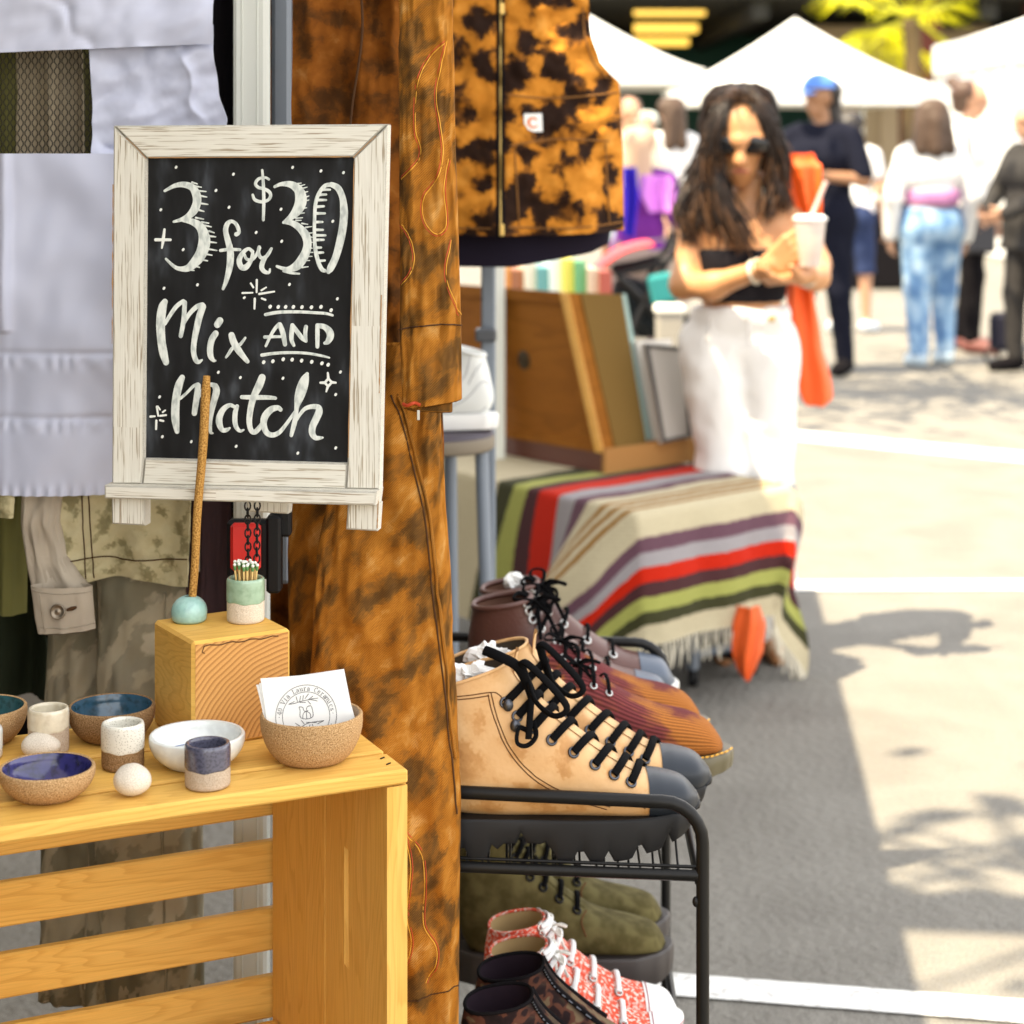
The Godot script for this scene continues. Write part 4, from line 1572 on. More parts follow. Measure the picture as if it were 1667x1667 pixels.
	g = letter.call([
		["D", [[440, 1110, 36], [500, 980, 44], [560, 880, 50], [620, 812, 50]]], ["D", [[630, 822, 70], [670, 930, 74], [700, 1088, 60]]], ["D", [[425, 990, 46], [540, 985, 40], [660, 985, 36]]],
		["D", [[800, 830, 60], [790, 930, 66], [790, 1030, 60], [820, 1102, 44]]], ["D", [[800, 830, 60], [860, 910, 64], [930, 1000, 64], [985, 1045, 44]]], ["D", [[985, 1042, 44], [975, 940, 56], [985, 850, 56]]],
		["D", [[1140, 832, 60], [1140, 960, 62], [1140, 1120, 54]]], ["D", [[1145, 835, 64], [1230, 850, 76], [1300, 910, 100], [1315, 980, 100], [1280, 1050, 76], [1240, 1072, 44]]]])
	part("painted_word", g, M.marker, t)
	for l in [[[435, 685, 44], [560, 660, 46], [700, 648, 44], [900, 648, 42], [1120, 660, 40], [1260, 670, 38], [1345, 695, 34]], [[385, 1235, 46], [560, 1210, 42], [780, 1200, 40], [1000, 1210, 38], [1180, 1240, 36], [1300, 1270, 26]]]:
		part("painted_line", letter.call([["D", l]]), M.marker, t)
	g = letter.call([
		["E", [[555, 455, 80], [510, 560, 110], [475, 720, 112], [462, 880, 118], [465, 1040, 112], [485, 1185, 70]]], ["E", [[530, 740, 40], [620, 660, 40], [710, 570, 44], [770, 545, 50]]], ["E", [[770, 562, 80], [755, 700, 86], [735, 840, 84], [720, 940, 76]]],
		["E", [[770, 740, 40], [830, 630, 56], [920, 556, 56], [990, 560, 70]]], ["E", [[1005, 575, 90], [1020, 640, 100], [985, 780, 90], [950, 920, 80], [930, 1060, 70], [940, 1190, 50], [970, 1210, 26]]],
		["E", [[1260, 850, 50], [1200, 830, 56], [1120, 880, 76], [1065, 980, 90], [1060, 1080, 92], [1100, 1165, 66], [1160, 1165, 56], [1200, 1140, 30]]], ["E", [[1300, 845, 56], [1275, 930, 70], [1270, 1040, 72], [1290, 1130, 64], [1340, 1180, 46], [1390, 1165, 26]]],
		["F", [[390, 455, 100], [350, 560, 110], [290, 680, 96], [250, 800, 90], [225, 930, 84], [215, 1060, 80], [240, 1170, 72], [290, 1195, 70], [350, 1140, 70], [385, 1090, 60]]], ["F", [[115, 720, 56], [300, 725, 66], [460, 725, 60], [570, 735, 46]]],
		["F", [[640, 890, 60], [600, 865, 70], [510, 890, 90], [430, 980, 100], [410, 1090, 90], [450, 1200, 80], [530, 1235, 70], [620, 1200, 60], [700, 1110, 50], [780, 1000, 46], [840, 920, 50]]],
		["F", [[1000, 405, 50], [970, 480, 120], [930, 600, 150], [890, 730, 130], [860, 850, 70], [850, 950, 60], [830, 1060, 70], [800, 1180, 60], [785, 1240, 50]]],
		["F", [[840, 1060, 40], [900, 960, 46], [970, 880, 54], [1060, 850, 64], [1150, 860, 80], [1162, 920, 100], [1120, 1020, 100], [1075, 1120, 96], [1070, 1210, 90], [1110, 1270, 70], [1170, 1275, 50], [1210, 1270, 30]]]])
	part("painted_word", g, M.marker, t)
	# stars and bursts
	var stars := [
		["A", [[315, 1030, 300, 1150, 34, 46], [195, 1170, 395, 1170, 44, 38], [298, 1180, 280, 1280, 46, 26]]],
		["F", [[1280, 392, 1288, 470, 28, 40], [1335, 520, 1388, 525, 40, 28], [1182, 525, 1240, 525, 32, 40], [1278, 585, 1260, 645, 38, 24], [1288, 470, 1335, 520, 34, 34], [1335, 520, 1285, 575, 34, 34], [1285, 575, 1240, 525, 34, 34], [1240, 525, 1288, 470, 34, 34]]],
		["D", [[317, 215, 315, 380, 32, 26], [235, 262, 270, 315, 28, 28], [380, 355, 445, 315, 28, 20], [350, 405, 555, 372, 32, 24], [122, 392, 260, 388, 28, 22], [290, 470, 285, 605, 34, 26], [385, 465, 435, 485, 28, 28], [142, 460, 154, 450, 30, 30]]],
		["E", [[210, 850, 230, 975, 30, 26], [225, 845, 255, 890, 22, 24], [290, 925, 325, 900, 26, 22], [255, 975, 335, 965, 28, 28], [125, 985, 185, 980, 34, 24], [205, 1040, 200, 1155, 32, 30], [255, 1035, 300, 1045, 32, 28]]]]
	for s in stars:
		g = Geo.new()
		for l in s[1]:
			put.call(g, s[0], [[l[0], l[1], l[4]], [l[2], l[3], l[5]]])
		part("painted_star", g, M.marker_thin, t)
	var dots := {"A": [[473, 185], [1250, 280], [1013, 500], [265, 762], [1190, 728], [568, 1303]], "B": [[803, 187], [1187, 235], [1493, 258], [645, 755], [1348, 918], [655, 1190], [308, 1070]], "C": [[307, 577], [762, 530]],
		"D": [[760, 275], [1410, 470], [498, 577], [608, 580], [708, 580], [813, 580], [930, 583], [1058, 585], [1187, 580], [1325, 625], [410, 1330], [535, 1317], [675, 1290], [797, 1295], [925, 1308], [1062, 1325], [1200, 1345], [1285, 1365]],
		"E": [[248, 718], [285, 1258], [678, 1325], [1045, 383], [1345, 455], [1287, 1388]], "F": [[672, 465], [873, 1480], [1388, 1410], [1387, 685], [1452, 380]]}
	for tile in dots:
		for q in dots[tile]:
			g = Geo.new()
			var big: bool = tile == "D" and q[1] > 560
			put.call(g, tile, [[q[0] - 3, q[1] + 6, 44 if big else 34], [q[0] + 4, q[1] - 5, 44 if big else 34]])
			part("painted_dot", g, M.marker_thin, t)

	# the two chains that hold the rear leg, and the clamp with its red lever behind
	for c in [[403, 818, 404, 918], [419, 818, 418, 915]]:
		var ch := thing("chain", ["left black chain hanging under the chalkboard ledge", "right black chain hanging under the chalkboard ledge"][0 if c[0] < 410 else 1], "chain", W(c[0], c[1], 2.06), "chains of the chalkboard")
		var n := 9
		for i in n:
			var q := W(lerpf(c[0], c[2], (i + 0.5) / n), lerpf(c[1], c[3], (i + 0.5) / n), 2.062)
			g = Geo.new()
			var pts := []
			var bs := Basis(Vector3.UP, (0.35 if i % 2 == 0 else 1.9))
			for k in 12:
				var a := TAU * k / 12
				pts.append(q + bs * Vector3(cos(a) * 0.0031, sin(a) * 0.0049, 0))
			g.tube(pts, 0.0009, 6, true, 1.0, Vector3.BACK)
			part("link", g, M.black_metal, ch)
	var cl := thing("clamp", "black clamp with a red lever on the pole under the chalkboard", "clamp", W(410, 940, 2.16))
	g = Geo.new()
	g.box(frame(W(409, 893, 2.165)), Vector3(0.052, 0.065, 0.018), 0.004)
	part("body", g, M.black_plastic, cl)
	g = Geo.new()
	g.box(frame(W(400, 890, 2.148), 0, 0, 0), Vector3(0.033, 0.052, 0.012), 0.004)
	part("lever", g, M.red_plastic, cl)
	g = Geo.new()
	g.box(frame(W(447, 900, 2.165)), Vector3(0.016, 0.085, 0.025), 0.003)
	g.box(frame(W(460, 850, 2.175)), Vector3(0.020, 0.03, 0.02), 0.003)
	part("jaw", g, M.black_plastic, cl)


var lift_n := 0


# ---------------------------------------------------------------- hanging clothes
# a hanging cloth whose outline is given in the photograph: rows of [y, left, right] at a distance, with folds
func hang(rows: Array, deep: float, fold: Callable, nx := 48, ny := 60, thick := 0.0022, uvk := 3.0) -> Geo:
	var g := Geo.new()
	var pts := []
	var uvs := []
	var lefts := []
	var rights := []
	for q in rows:
		lefts.append([q[0], q[1]]); rights.append([q[0], q[2]])
	var y0: float = rows[-1][0]
	var y1: float = rows[0][0]
	for i in ny + 1:
		var y := lerpf(y0, y1, float(i) / ny)
		var l := along(lefts, y)
		var r := along(rights, y)
		var line := PackedVector3Array()
		var ul := PackedVector2Array()
		for j in nx + 1:
			var u := float(j) / nx
			var x := lerpf(l, r, u)
			var f: Vector3 = fold.call(u, (y - y1) / (y0 - y1), x, y)
			line.append(W(x, y, deep) + f)
			var m := Vector2(x - 500.0, y) * deep / FOCAL
			ul.append(Vector2(m.x * 0.86 + m.y * 0.5, m.y * 0.86 - m.x * 0.5) * uvk)
		pts.append(line)
		uvs.append(ul)
	g.cloth(pts, thick, uvs)
	return g


# soft vertical folds
func folds(n: float, amp: float, ph: float, rough := 0.004) -> Callable:
	return func(u: float, v: float, x: float, y: float) -> Vector3:
		var a := amp * (0.6 + 0.4 * v)
		var z := sin(u * TAU * n + ph + 0.8 * noise.get_noise_2d(u * 2.0, v * 1.5 + ph)) * a
		z += noise.get_noise_2d(u * 6.0 + ph * 7.0, v * 3.0) * rough + noise.get_noise_2d(u * 17.0 + ph, v * 13.0) * rough * 0.25
		return Vector3(noise.get_noise_2d(v * 3.0, u * 3.0 + ph) * 0.003, 0, z)


# a garment tube (sleeve or trouser leg) seen from the side
class Tubular:
	var lefts := []
	var rights := []
	var deep := 2.15
	var thick := 0.6
	var seed_ := 0.0
	var host
	var amp := 0.004

	func at(y: float, phi: float, off := 0.0) -> Vector3:
		var l: float = host.along(lefts, y)
		var r: float = host.along(rights, y)
		var hw := (r - l) * 0.5
		var k: float = deep / host.FOCAL
		var n: float = host.noise.get_noise_3d(sin(phi) * 1.6 + seed_, cos(phi) * 1.6, y * 0.006) * amp
		n += host.noise.get_noise_3d(sin(phi) * 5.0 + seed_, cos(phi) * 5.0, y * 0.017) * amp * 0.35
		var s := 0.85 * sin(phi) + 0.15 * signf(sin(phi)) * pow(absf(sin(phi)), 0.6)
		var p: Vector3 = host.W((l + r) * 0.5 + hw * s, y, deep)
		return p + Vector3(sin(phi) * (off + minf(n, 0.0) * 0.3), 0, cos(phi) * (hw * k * thick + off) + n * absf(cos(phi)))

	# the front point that the photograph shows at x
	func front(x: float, y: float, off := 0.0006) -> Vector3:
		var l: float = host.along(lefts, y)
		var r: float = host.along(rights, y)
		var s := clampf((x - (l + r) * 0.5) / ((r - l) * 0.5), -0.995, 0.995)
		return at(y, asin(s), off)

	func mesh_into(g, y0: float, y1: float, slant := 0.0, nphi := 64, ny := 90, uvk := 3.0) -> void:
		var rows := []
		var uvs := []
		for i in ny + 1:
			var r := PackedVector3Array()
			var ul := PackedVector2Array()
			for j in nphi + 1:
				var phi := TAU * j / nphi - PI
				var yy := lerpf(y1 + slant * sin(phi) * (1.0 - float(i) / ny), y0, float(i) / ny)
				r.append(at(yy, phi))
				var hw: float = (host.along(rights, yy) - host.along(lefts, yy)) * 0.5
				var m: Vector2 = Vector2(phi * hw * 0.8 + seed_ * 100.0, yy) * deep / host.FOCAL
				ul.append(Vector2((m.x * 0.86 + m.y * 0.5) * 1.35, (m.y * 0.86 - m.x * 0.5) * 0.75) * uvk)
			rows.append(r)
			uvs.append(ul)
		g.grid(rows, false, uvs, false)
		# the turned-in hem and the dark inside
		var inner := []
		for d in [[0.0, 1.0], [2.0, 0.965], [-8.0, 0.93], [-60.0, 0.9]]:
			var r := PackedVector3Array()
			for j in nphi + 1:
				var phi := TAU * j / nphi - PI
				var q := at(y1 + slant * sin(phi) + float(d[0]), phi)
				var c: Vector3 = host.W((host.along(lefts, y1) + host.along(rights, y1)) * 0.5, y1 + float(d[0]), deep)
				r.append(Vector3(lerpf(c.x, q.x, d[1]), q.y, lerpf(c.z, q.z, d[1])))
			inner.append(r)
		g.grid(inner, false, null, true)


func thread(g: Geo, s: Tubular, pts: Array, shift := 0.0, r := 0.00045) -> void:
	var v := []
	for q in pts:
		v.append(Vector2(q[0], q[1]))
	v = smooth(v, 16)
	var path := []
	for i in v.size():
		var d: Vector2 = (v[mini(i + 1, v.size() - 1)] - v[maxi(i - 1, 0)]).normalized()
		var q: Vector2 = v[i] + Vector2(-d.y, d.x) * shift
		path.append(s.front(q.x, q.y, 0.0003 + r * 0.5))
	g.tube(path, r, 5)


func stall_clothes() -> void:
	var rail := thing("garment_rail", "dark steel garment rail above the frame carrying the hanging clothes", "clothes rail", Vector3(-0.5, 1.78, -2.33))
	var g := Geo.new()
	g.tube([Vector3(-1.4, 1.78, -2.30), Vector3(-0.03, 1.78, -2.24)], 0.012, 10)
	part("bar", g, M.grey_metal, rail)
	for px in [-1.38, -0.04]:
		g = Geo.new()
		g.tube([Vector3(px, 0.0, -2.42 if px < -1 else -2.44), Vector3(px, 1.8, -2.31)], 0.012, 10)
		if px < -1:
			part("post", g, M.grey_metal, rail)
	g = Geo.new()      # the blue-grey upright seen beside the white pole
	g.box(frame(W(459, 320, 2.42)), Vector3(0.024, 0.95, 0.024), 0.005)
	part("upright", g, M.grey_metal, rail)

	coverall()
	lavender_jacket()
	back_garments()
	vest()


func coverall() -> void:
	var t := thing("coverall", "long rust-orange bleached work coverall with flame stitching hanging beside the chalkboard", "coverall", W(660, 1750, 2.2))
	# body behind the sleeve, in deep folds
	var f := func(u: float, v: float, x: float, y: float) -> Vector3:
		var z := 0.016 * sin((x - 470.0) * 0.050 + 0.6 * sin(y * 0.008)) + noise.get_noise_2d(x * 0.012, y * 0.006) * 0.018 + noise.get_noise_2d(x * 0.05, y * 0.03) * 0.003
		z -= 0.03 * exp(-pow((x - 612.0 - (y - 100) * 0.08) / 22.0, 2)) * clampf(1.0 - y / 330.0, 0, 1)
		return Vector3(0, 0, z)
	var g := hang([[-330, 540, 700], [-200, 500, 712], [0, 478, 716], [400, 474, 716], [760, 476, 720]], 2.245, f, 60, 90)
	part("body", g, M.brown_and_shaded, t)  # darkened copy of the bleached cloth: the recess shade put into its colour
	g = Geo.new()
	var welt := []
	for i in 30:
		welt.append(W(580 + 10 * sin(i * 0.2), -60 + i * 12, 2.245 - 0.014))
	g.tube(welt, 0.0016, 6)
	part("seam", g, M.seam, t)
	# far trouser leg, dark behind the near one
	var far := Tubular.new()
	far.host = self
	far.deep = 2.27; far.seed_ = 3.3; far.thick = 0.35; far.amp = 0.012
	far.lefts = [[600.0, 470.0], [900.0, 468.0], [1250.0, 474.0], [1700.0, 500.0]]
	far.rights = [[600.0, 640.0], [1000.0, 640.0], [1700.0, 650.0]]
	g = Geo.new()
	far.mesh_into(g, 600.0, 1740.0, 0.0, 48, 90)
	part("trouser_leg", g, M.bleached, t)
	var leg := Tubular.new()
	leg.host = self
	leg.deep = 2.185; leg.seed_ = 1.7; leg.thick = 0.30; leg.amp = 0.016
	leg.lefts = [[560.0, 600.0], [680.0, 575.0], [800.0, 535.0], [900.0, 515.0], [1150.0, 500.0], [1400.0, 520.0], [1760.0, 545.0]]
	leg.rights = [[560.0, 715.0], [680.0, 718.0], [800.0, 725.0], [950.0, 735.0], [1150.0, 744.5], [1300.0, 750.5], [1500.0, 748.0], [1760.0, 746.0]]
	g = Geo.new()
	leg.mesh_into(g, 560.0, 1745.0, 0.0, 84, 150)
	var leg_part := part("trouser_leg", g, M.bleached, t)
	g = Geo.new()
	thread(g, leg, [[640, 640], [655, 690], [672, 760], [690, 840], [702, 950], [713, 1040], [724, 1130], [735, 1230], [743, 1320]], 0.0, 0.0010)
	part("seam", g, M.seam, leg_part)
	g = Geo.new()
	thread(g, leg, [[648, 640], [663, 690], [680, 760], [698, 840], [710, 950], [720, 1040], [730, 1130], [740, 1230]], 0.0, 0.0022)
	part("welt", g, M.bleached, leg_part)
	g = Geo.new()
	thread(g, leg, [[560, 1640], [620, 1628], [661, 1619], [700, 1612], [746, 1601]], 0.0, 0.0007)
	part("hem_stitch", g, M.seam, leg_part)
	var flames := [[[655, 1330], [666, 1347], [688, 1380], [693, 1439], [691, 1493], [711, 1529], [711, 1560], [695, 1592]], [[660, 1340], [670, 1390], [669, 1421], [664, 1475], [671, 1520], [664, 1555], [655, 1575]]]
	for fl in flames:
		g = Geo.new()
		thread(g, leg, fl, 0.0)
		part("red_stitch", g, M.thread_red, leg_part)
		g = Geo.new()
		thread(g, leg, fl, 3.2)
		part("yellow_stitch", g, M.thread_yellow, leg_part)
	# sleeve
	var sl := Tubular.new()
	sl.host = self
	sl.deep = 2.10; sl.seed_ = 6.1; sl.thick = 0.62; sl.amp = 0.012
	sl.lefts = [[-320.0, 610.0], [-100.0, 640.0], [0.0, 648.0], [250.0, 650.0], [530.0, 650.0], [600.0, 653.0], [680.0, 656.0]]
	sl.rights = [[-320.0, 730.0], [0.0, 738.0], [200.0, 741.0], [400.0, 747.0], [530.0, 751.0], [640.0, 752.0], [680.0, 752.0]]
	g = Geo.new()
	sl.mesh_into(g, -320.0, 656.0, -7.0, 72, 130)
	var sleeve := part("sleeve", g, M.bleached, t)
	g = Geo.new()
	thread(g, sl, [[650.5, 536], [670, 531], [700, 527], [730, 526], [750.5, 529]], 0.0, 0.0009)
	part("cuff_seam", g, M.seam, sleeve)
	# inner cuff with its zip pull
	var ic := Tubular.new()
	ic.host = self
	ic.deep = 2.105; ic.seed_ = 2.2; ic.thick = 0.5; ic.amp = 0.003
	ic.lefts = [[560.0, 662.0], [690.0, 662.0]]
	ic.rights = [[560.0, 736.0], [690.0, 737.0]]
	g = Geo.new()
	ic.mesh_into(g, 600.0, 667.0, 2.0, 48, 14)
	part("inner_cuff", g, M.bleached, sleeve)
	g = Geo.new()
	var teeth := []
	for i in 9:
		teeth.append(sl.front(659.0 + i * 3.6, 656.0 + 2.0 * sin(i * 0.9) - 0.3 * i, 0.0015))
	g.tube(teeth, 0.0019, 6)
	part("zip", g, M.thread_red, sleeve)
	g = Geo.new()
	g.box(frame(W(681, 676, 2.062)), Vector3(0.0030, 0.0105, 0.0014), 0.0005)
	part("zip_pull", g, M.steel, sleeve)
	flames = [[[725, 67], [709, 80], [695, 97], [680, 137], [675, 180], [677, 216], [684, 245], [677, 266], [652, 290]],
		[[725, 67], [715, 108], [707, 155], [713, 202], [718, 245], [711, 284], [691, 317], [687, 346], [698, 374], [713, 383], [727, 371], [729, 346], [725, 306], [733, 259]],
		[[652, 367], [666, 389], [674, 418], [668, 443], [652, 461]], [[734, 389], [724, 425], [724, 454], [734, 482], [748, 513]]]
	for fl in flames:
		g = Geo.new()
		thread(g, sl, fl, 0.0)
		part("red_stitch", g, M.thread_red, sleeve)
		g = Geo.new()
		thread(g, sl, fl, -3.0)
		part("yellow_stitch", g, M.thread_yellow, sleeve)


func lavender_jacket() -> void:
	var t := thing("jacket", "pale lavender nylon jacket with a black mesh window at the left", "jacket", W(150, 806, 2.3))
	var crinkle := func(amp: float, ph: float) -> Callable:
		return func(u: float, v: float, x: float, y: float) -> Vector3:
			var a := noise.get_noise_2d(x * 0.004 + y * 0.006 + ph, y * 0.004 - x * 0.003) * 0.02
			var w := x * 0.012 - y * 0.019 + ph + 2.0 * noise.get_noise_2d(x * 0.004, y * 0.004 + ph)
			var r := pow(1.0 - absf(sin(w)), 3.0) * noise.get_noise_2d(x * 0.005 + 3.0 + ph, y * 0.005) * 0.03
			return Vector3(0, 0, (a + r + noise.get_noise_2d(x * 0.03, y * 0.03 + ph) * 0.001) * amp)
	var g := hang([[-330, -60, 300], [-120, -60, 352], [20, -60, 347], [72, -60, 347]], 2.285, crinkle.call(0.5, 2.0), 90, 70)
	for i in g.p.size():    # the flap's hem falls a little towards the right end
		var k := clampf((g.p[i].y - 1.38) / -0.1, -1, 1)
		if g.p[i].y < 1.56:
			g.p[i].y -= 0.010 * clampf((0.0 - g.p[i].x - 0.36) / 0.25, 0, 1) * clampf((1.56 - g.p[i].y) / 0.06, 0, 1)
	part("storm_flap", g, M.lavender, t)
	g = hang([[40, 140, 346], [80, 146, 347], [150, 149, 355], [195, 150, 368], [260, 150, 352]], 2.30, crinkle.call(0.75, 5.0), 80, 70)
	part("side_panel", g, M.lavender, t)
	g = hang([[250, -60, 345], [500, -60, 348], [806, -60, 345]], 2.285, func(u: float, v: float, x: float, y: float) -> Vector3:
		var a := 0.009 * sin(x * 0.019 + 0.4 * sin(y * 0.008)) * v + noise.get_noise_2d(x * 0.004, y * 0.003 + 3.0) * 0.010
		var hem := exp(-pow((y - 806.0) / 14.0, 2)) * 0.002 * sin(x * 0.32) + exp(-pow((y - 575.0) / 5.0, 2)) * -0.0022 + exp(-pow((y - 680.0) / 5.0, 2)) * -0.0022
		hem += (exp(-pow((y - 590.0) / 10.0, 2)) + exp(-pow((y - 692.0) / 10.0, 2))) * 0.0014 * sin(x * 0.25 + sin(x * 0.06) * 2.0)
		hem += 0.006 * exp(-pow((x - 8.0) / 9.0, 2)) * (1.0 if y < 540 else 0.2)
		return Vector3(0, -0.006 * (x / 345.0) * 0.0, a + hem), 110, 150)
	part("pocket_panel", g, M.lavender, t)
	# mesh window: zigzag threads that meet like a hexagonal net
	var win := part_group("mesh_window", t)
	for i in 27:
		g = Geo.new()
		var path := []
		for k in 45:
			var y := 72.0 + k * 4.2
			var x := -4.0 + i * 5.9 + (1.7 if (k / 2) % 2 == i % 2 else -1.2)
			path.append(W(x, y, 2.302) + Vector3(0, 0, 0.004 * sin(x * 0.03)))
		g.tube(path, 0.00075, 4)
		part("net_thread", g, M.mesh_thread, win)


func part_group(called: String, parent: Node3D) -> Node3D:
	var o := Node3D.new()
	o.name = called
	parent.add_child(o, true)
	return o


func back_garments() -> void:
	# what hangs behind the lavender jacket
	var g := hang([[-300, -60, 50], [400, -60, 50], [1000, -60, 40]], 2.40, folds(1.6, 0.012, 0.4), 30, 40)
	var t := thing("shirt", "olive green shirt behind the mesh window at the left edge", "shirt", W(0, 1000, 2.4), "shirts behind the lavender jacket")
	part("front", g, mat(0.16, 0.155, 0.05, 0.9), t)
	g = hang([[-300, 30, 138], [300, 32, 136], [760, 30, 140]], 2.375, folds(1.7, 0.012, 2.2), 40, 40)
	t = thing("shirt", "beige shirt with soft folds behind the middle of the mesh window", "shirt", W(80, 760, 2.375), "shirts behind the lavender jacket")
	part("front", g, mat(0.43, 0.36, 0.25, 0.9), t)
	g = hang([[-300, 120, 230], [760, 120, 230]], 2.42, folds(1.5, 0.012, 1.1), 30, 40)
	t = thing("shirt", "dark olive shirt behind the right side of the mesh window", "shirt", W(170, 760, 2.42), "shirts behind the lavender jacket")
	part("front", g, mat(0.15, 0.14, 0.05, 0.9), t)
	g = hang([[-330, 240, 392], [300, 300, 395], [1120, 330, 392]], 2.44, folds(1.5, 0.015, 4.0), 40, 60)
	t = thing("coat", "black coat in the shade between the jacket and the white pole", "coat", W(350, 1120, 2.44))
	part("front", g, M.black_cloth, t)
	g = hang([[-330, 430, 560], [300, 430, 560], [1120, 430, 560]], 2.46, folds(2.5, 0.015, 2.0), 40, 60)
	t = thing("coat", "dark brown coat hanging deep behind the coverall", "coat", W(500, 1120, 2.46))
	part("front", g, M.brown_and_shaded, t)
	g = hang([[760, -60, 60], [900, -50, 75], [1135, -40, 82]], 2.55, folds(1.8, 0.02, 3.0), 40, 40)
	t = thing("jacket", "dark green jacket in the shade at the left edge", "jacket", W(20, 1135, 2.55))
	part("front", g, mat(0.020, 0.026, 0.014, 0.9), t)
	# the patterned blanket at the left edge: black with pale diamonds
	t = thing("patterned_blanket", "black blanket with pale grey diamonds low at the left edge", "blanket", W(20, 1250, 2.75))
	g = hang([[1000, -90, 90], [1300, -90, 90]], 2.75, folds(1.0, 0.004, 1.0), 20, 20)
	part("cloth", g, M.black_cloth, t)
	for q in [[-14, 1060], [52, 1120], [-14, 1180], [118, 1060], [52, 1000], [52, 1240]]:
		g = Geo.new()
		g.prism(frame(W(q[0], q[1], 2.728)), PackedVector2Array([Vector2(0, -0.044), Vector2(0.042, 0), Vector2(0, 0.044), Vector2(-0.042, 0)]), 0.002)
		part("diamond", g, mat(0.45, 0.43, 0.40, 0.9), t)
	# khaki shirt tail with its dark stitching
	t = thing("shirt", "pale khaki tie-dyed shirt tail with dark stitching under the lavender jacket", "shirt", W(190, 950, 2.31))
	g = hang([[740, 84, 312], [850, 83, 311], [920, 84, 309], [948, 86, 308]], 2.315, func(u: float, v: float, x: float, y: float) -> Vector3:
		return Vector3(0, -0.003 * sin(u * 9.0), 0.018 * sin(x * 0.021 + 1.0) * v + 0.006 * sin(x * 0.063) + noise.get_noise_2d(x * 0.02, y * 0.02) * 0.005), 60, 40, 0.0025, 5.0)
	var sh := part("tail", g, M.khaki, t)
	var seam := func(pts: Array, z: float, called: String) -> void:
		var gg := Geo.new()
		var path := []
		for q in smooth(pts, 6):
			var q2: Vector2 = q
			path.append(W(q2.x, q2.y, z) + Vector3(0, 0, 0.018 * sin(q2.x * 0.021 + 1.0) * clampf((q2.y - 740.0) / 208.0, 0, 1) + 0.006 * sin(q2.x * 0.063) + noise.get_noise_2d(q2.x * 0.02, q2.y * 0.02) * 0.005))
		gg.tube(path, 0.0008, 5)
		part(called, gg, M.seam, sh)
	seam.call([Vector2(86, 917), Vector2(150, 911), Vector2(220, 914), Vector2(308, 906)], 2.3135, "hem_stitch")
	seam.call([Vector2(134, 800), Vector2(135, 860), Vector2(137, 945)], 2.3135, "side_stitch")
	seam.call([Vector2(144, 800), Vector2(145, 860), Vector2(149, 945)], 2.3135, "side_stitch")
	t = thing("shirt", "corner of a khaki shirt at the left edge above the bone cuff", "shirt", W(0, 850, 2.29))
	g = hang([[760, -60, 28], [830, -60, 25], [842, -60, 22]], 2.29, folds(1.2, 0.008, 1.0), 20, 16, 0.0025, 5.0)
	part("tail", g, M.khaki, t)
	# bone coloured sleeve with a buttoned cuff
	t = thing("sleeve_cuff", "bone-coloured shirt sleeve with a metal button on its cuff", "shirt sleeve", W(100, 1030, 2.27))
	var s := Tubular.new()
	s.host = self
	s.deep = 2.315; s.seed_ = 8.0; s.thick = 0.5; s.amp = 0.012
	s.lefts = [[740.0, 38.0], [850.0, 34.0], [910.0, 42.0], [960.0, 52.0], [980.0, 56.0]]
	s.rights = [[740.0, 112.0], [850.0, 100.0], [910.0, 112.0], [960.0, 150.0], [980.0, 150.0]]
	g = Geo.new()
	s.mesh_into(g, 770.0, 962.0, 0.0, 48, 40)
	part("sleeve", g, M.bone, t)
	var c := Tubular.new()
	c.host = self
	c.deep = 2.29; c.seed_ = 9.0; c.thick = 0.42; c.amp = 0.004
	c.lefts = [[940.0, 49.0], [1000.0, 56.0], [1040.0, 63.0]]
	c.rights = [[940.0, 150.0], [1000.0, 154.0], [1040.0, 158.0]]
	g = Geo.new()
	c.mesh_into(g, 953.0, 1026.0, -4.0, 48, 20)
	var cuff := part("cuff", g, M.bone, t)
	for q in [[[55, 958], [100, 962], [150, 961]], [[66, 1018], [110, 1018], [155, 1012]], [[70, 962], [74, 1000], [78, 1022]]]:
		g = Geo.new()
		thread(g, c, q, 0.0, 0.0005)
		part("stitch", g, M.bone, cuff)
	g = Geo.new()
	var b := c.front(101, 990, 0.001)
	g.lathe(Transform3D(Basis(Vector3(1, 0, 0), PI / 2 - 0.1), b), [Vector2(0, 0.0), Vector2(0.0082, 0.0), Vector2(0.0090, 0.0018), Vector2(0.0086, 0.0034), Vector2(0.0070, 0.0030), Vector2(0.0055, 0.0016), Vector2(0.003, 0.002), Vector2(0, 0.0026)], 24)
	part("button", g, mat(0.24, 0.20, 0.15, 0.35, 0.8), cuff)
	g = Geo.new()
	g.tube([c.front(112, 988, 0.0012), c.front(119, 986, 0.0014), c.front(127, 984, 0.0010)], [0.0016, 0.0026, 0.0014], 6)
	part("buttonhole", g, M.seam, cuff)
	# camouflage trousers, two legs
	t = thing("trousers", "faded camouflage trousers hanging behind the wood block and crate", "trousers", W(190, 1650, 2.4))
	for q in [[[[760.0, 60.0], [1000.0, 78.0], [1300.0, 66.0], [1650.0, 62.0]], [[760.0, 200.0], [1000.0, 196.0], [1300.0, 180.0], [1650.0, 178.0]], 2.40, 4.4], [[[760.0, 150.0], [1000.0, 160.0], [1300.0, 150.0], [1650.0, 172.0]], [[760.0, 300.0], [1000.0, 320.0], [1300.0, 330.0], [1650.0, 334.0]], 2.37, 5.2]]:
		var l := Tubular.new()
		l.host = self
		l.deep = q[2]; l.seed_ = q[3]; l.thick = 0.35; l.amp = 0.016
		l.lefts = q[0]; l.rights = q[1]
		g = Geo.new()
		l.mesh_into(g, 760.0, 1630.0, 3.0, 48, 90, 3.4)
		var lp := part("leg", g, M.camo, t)
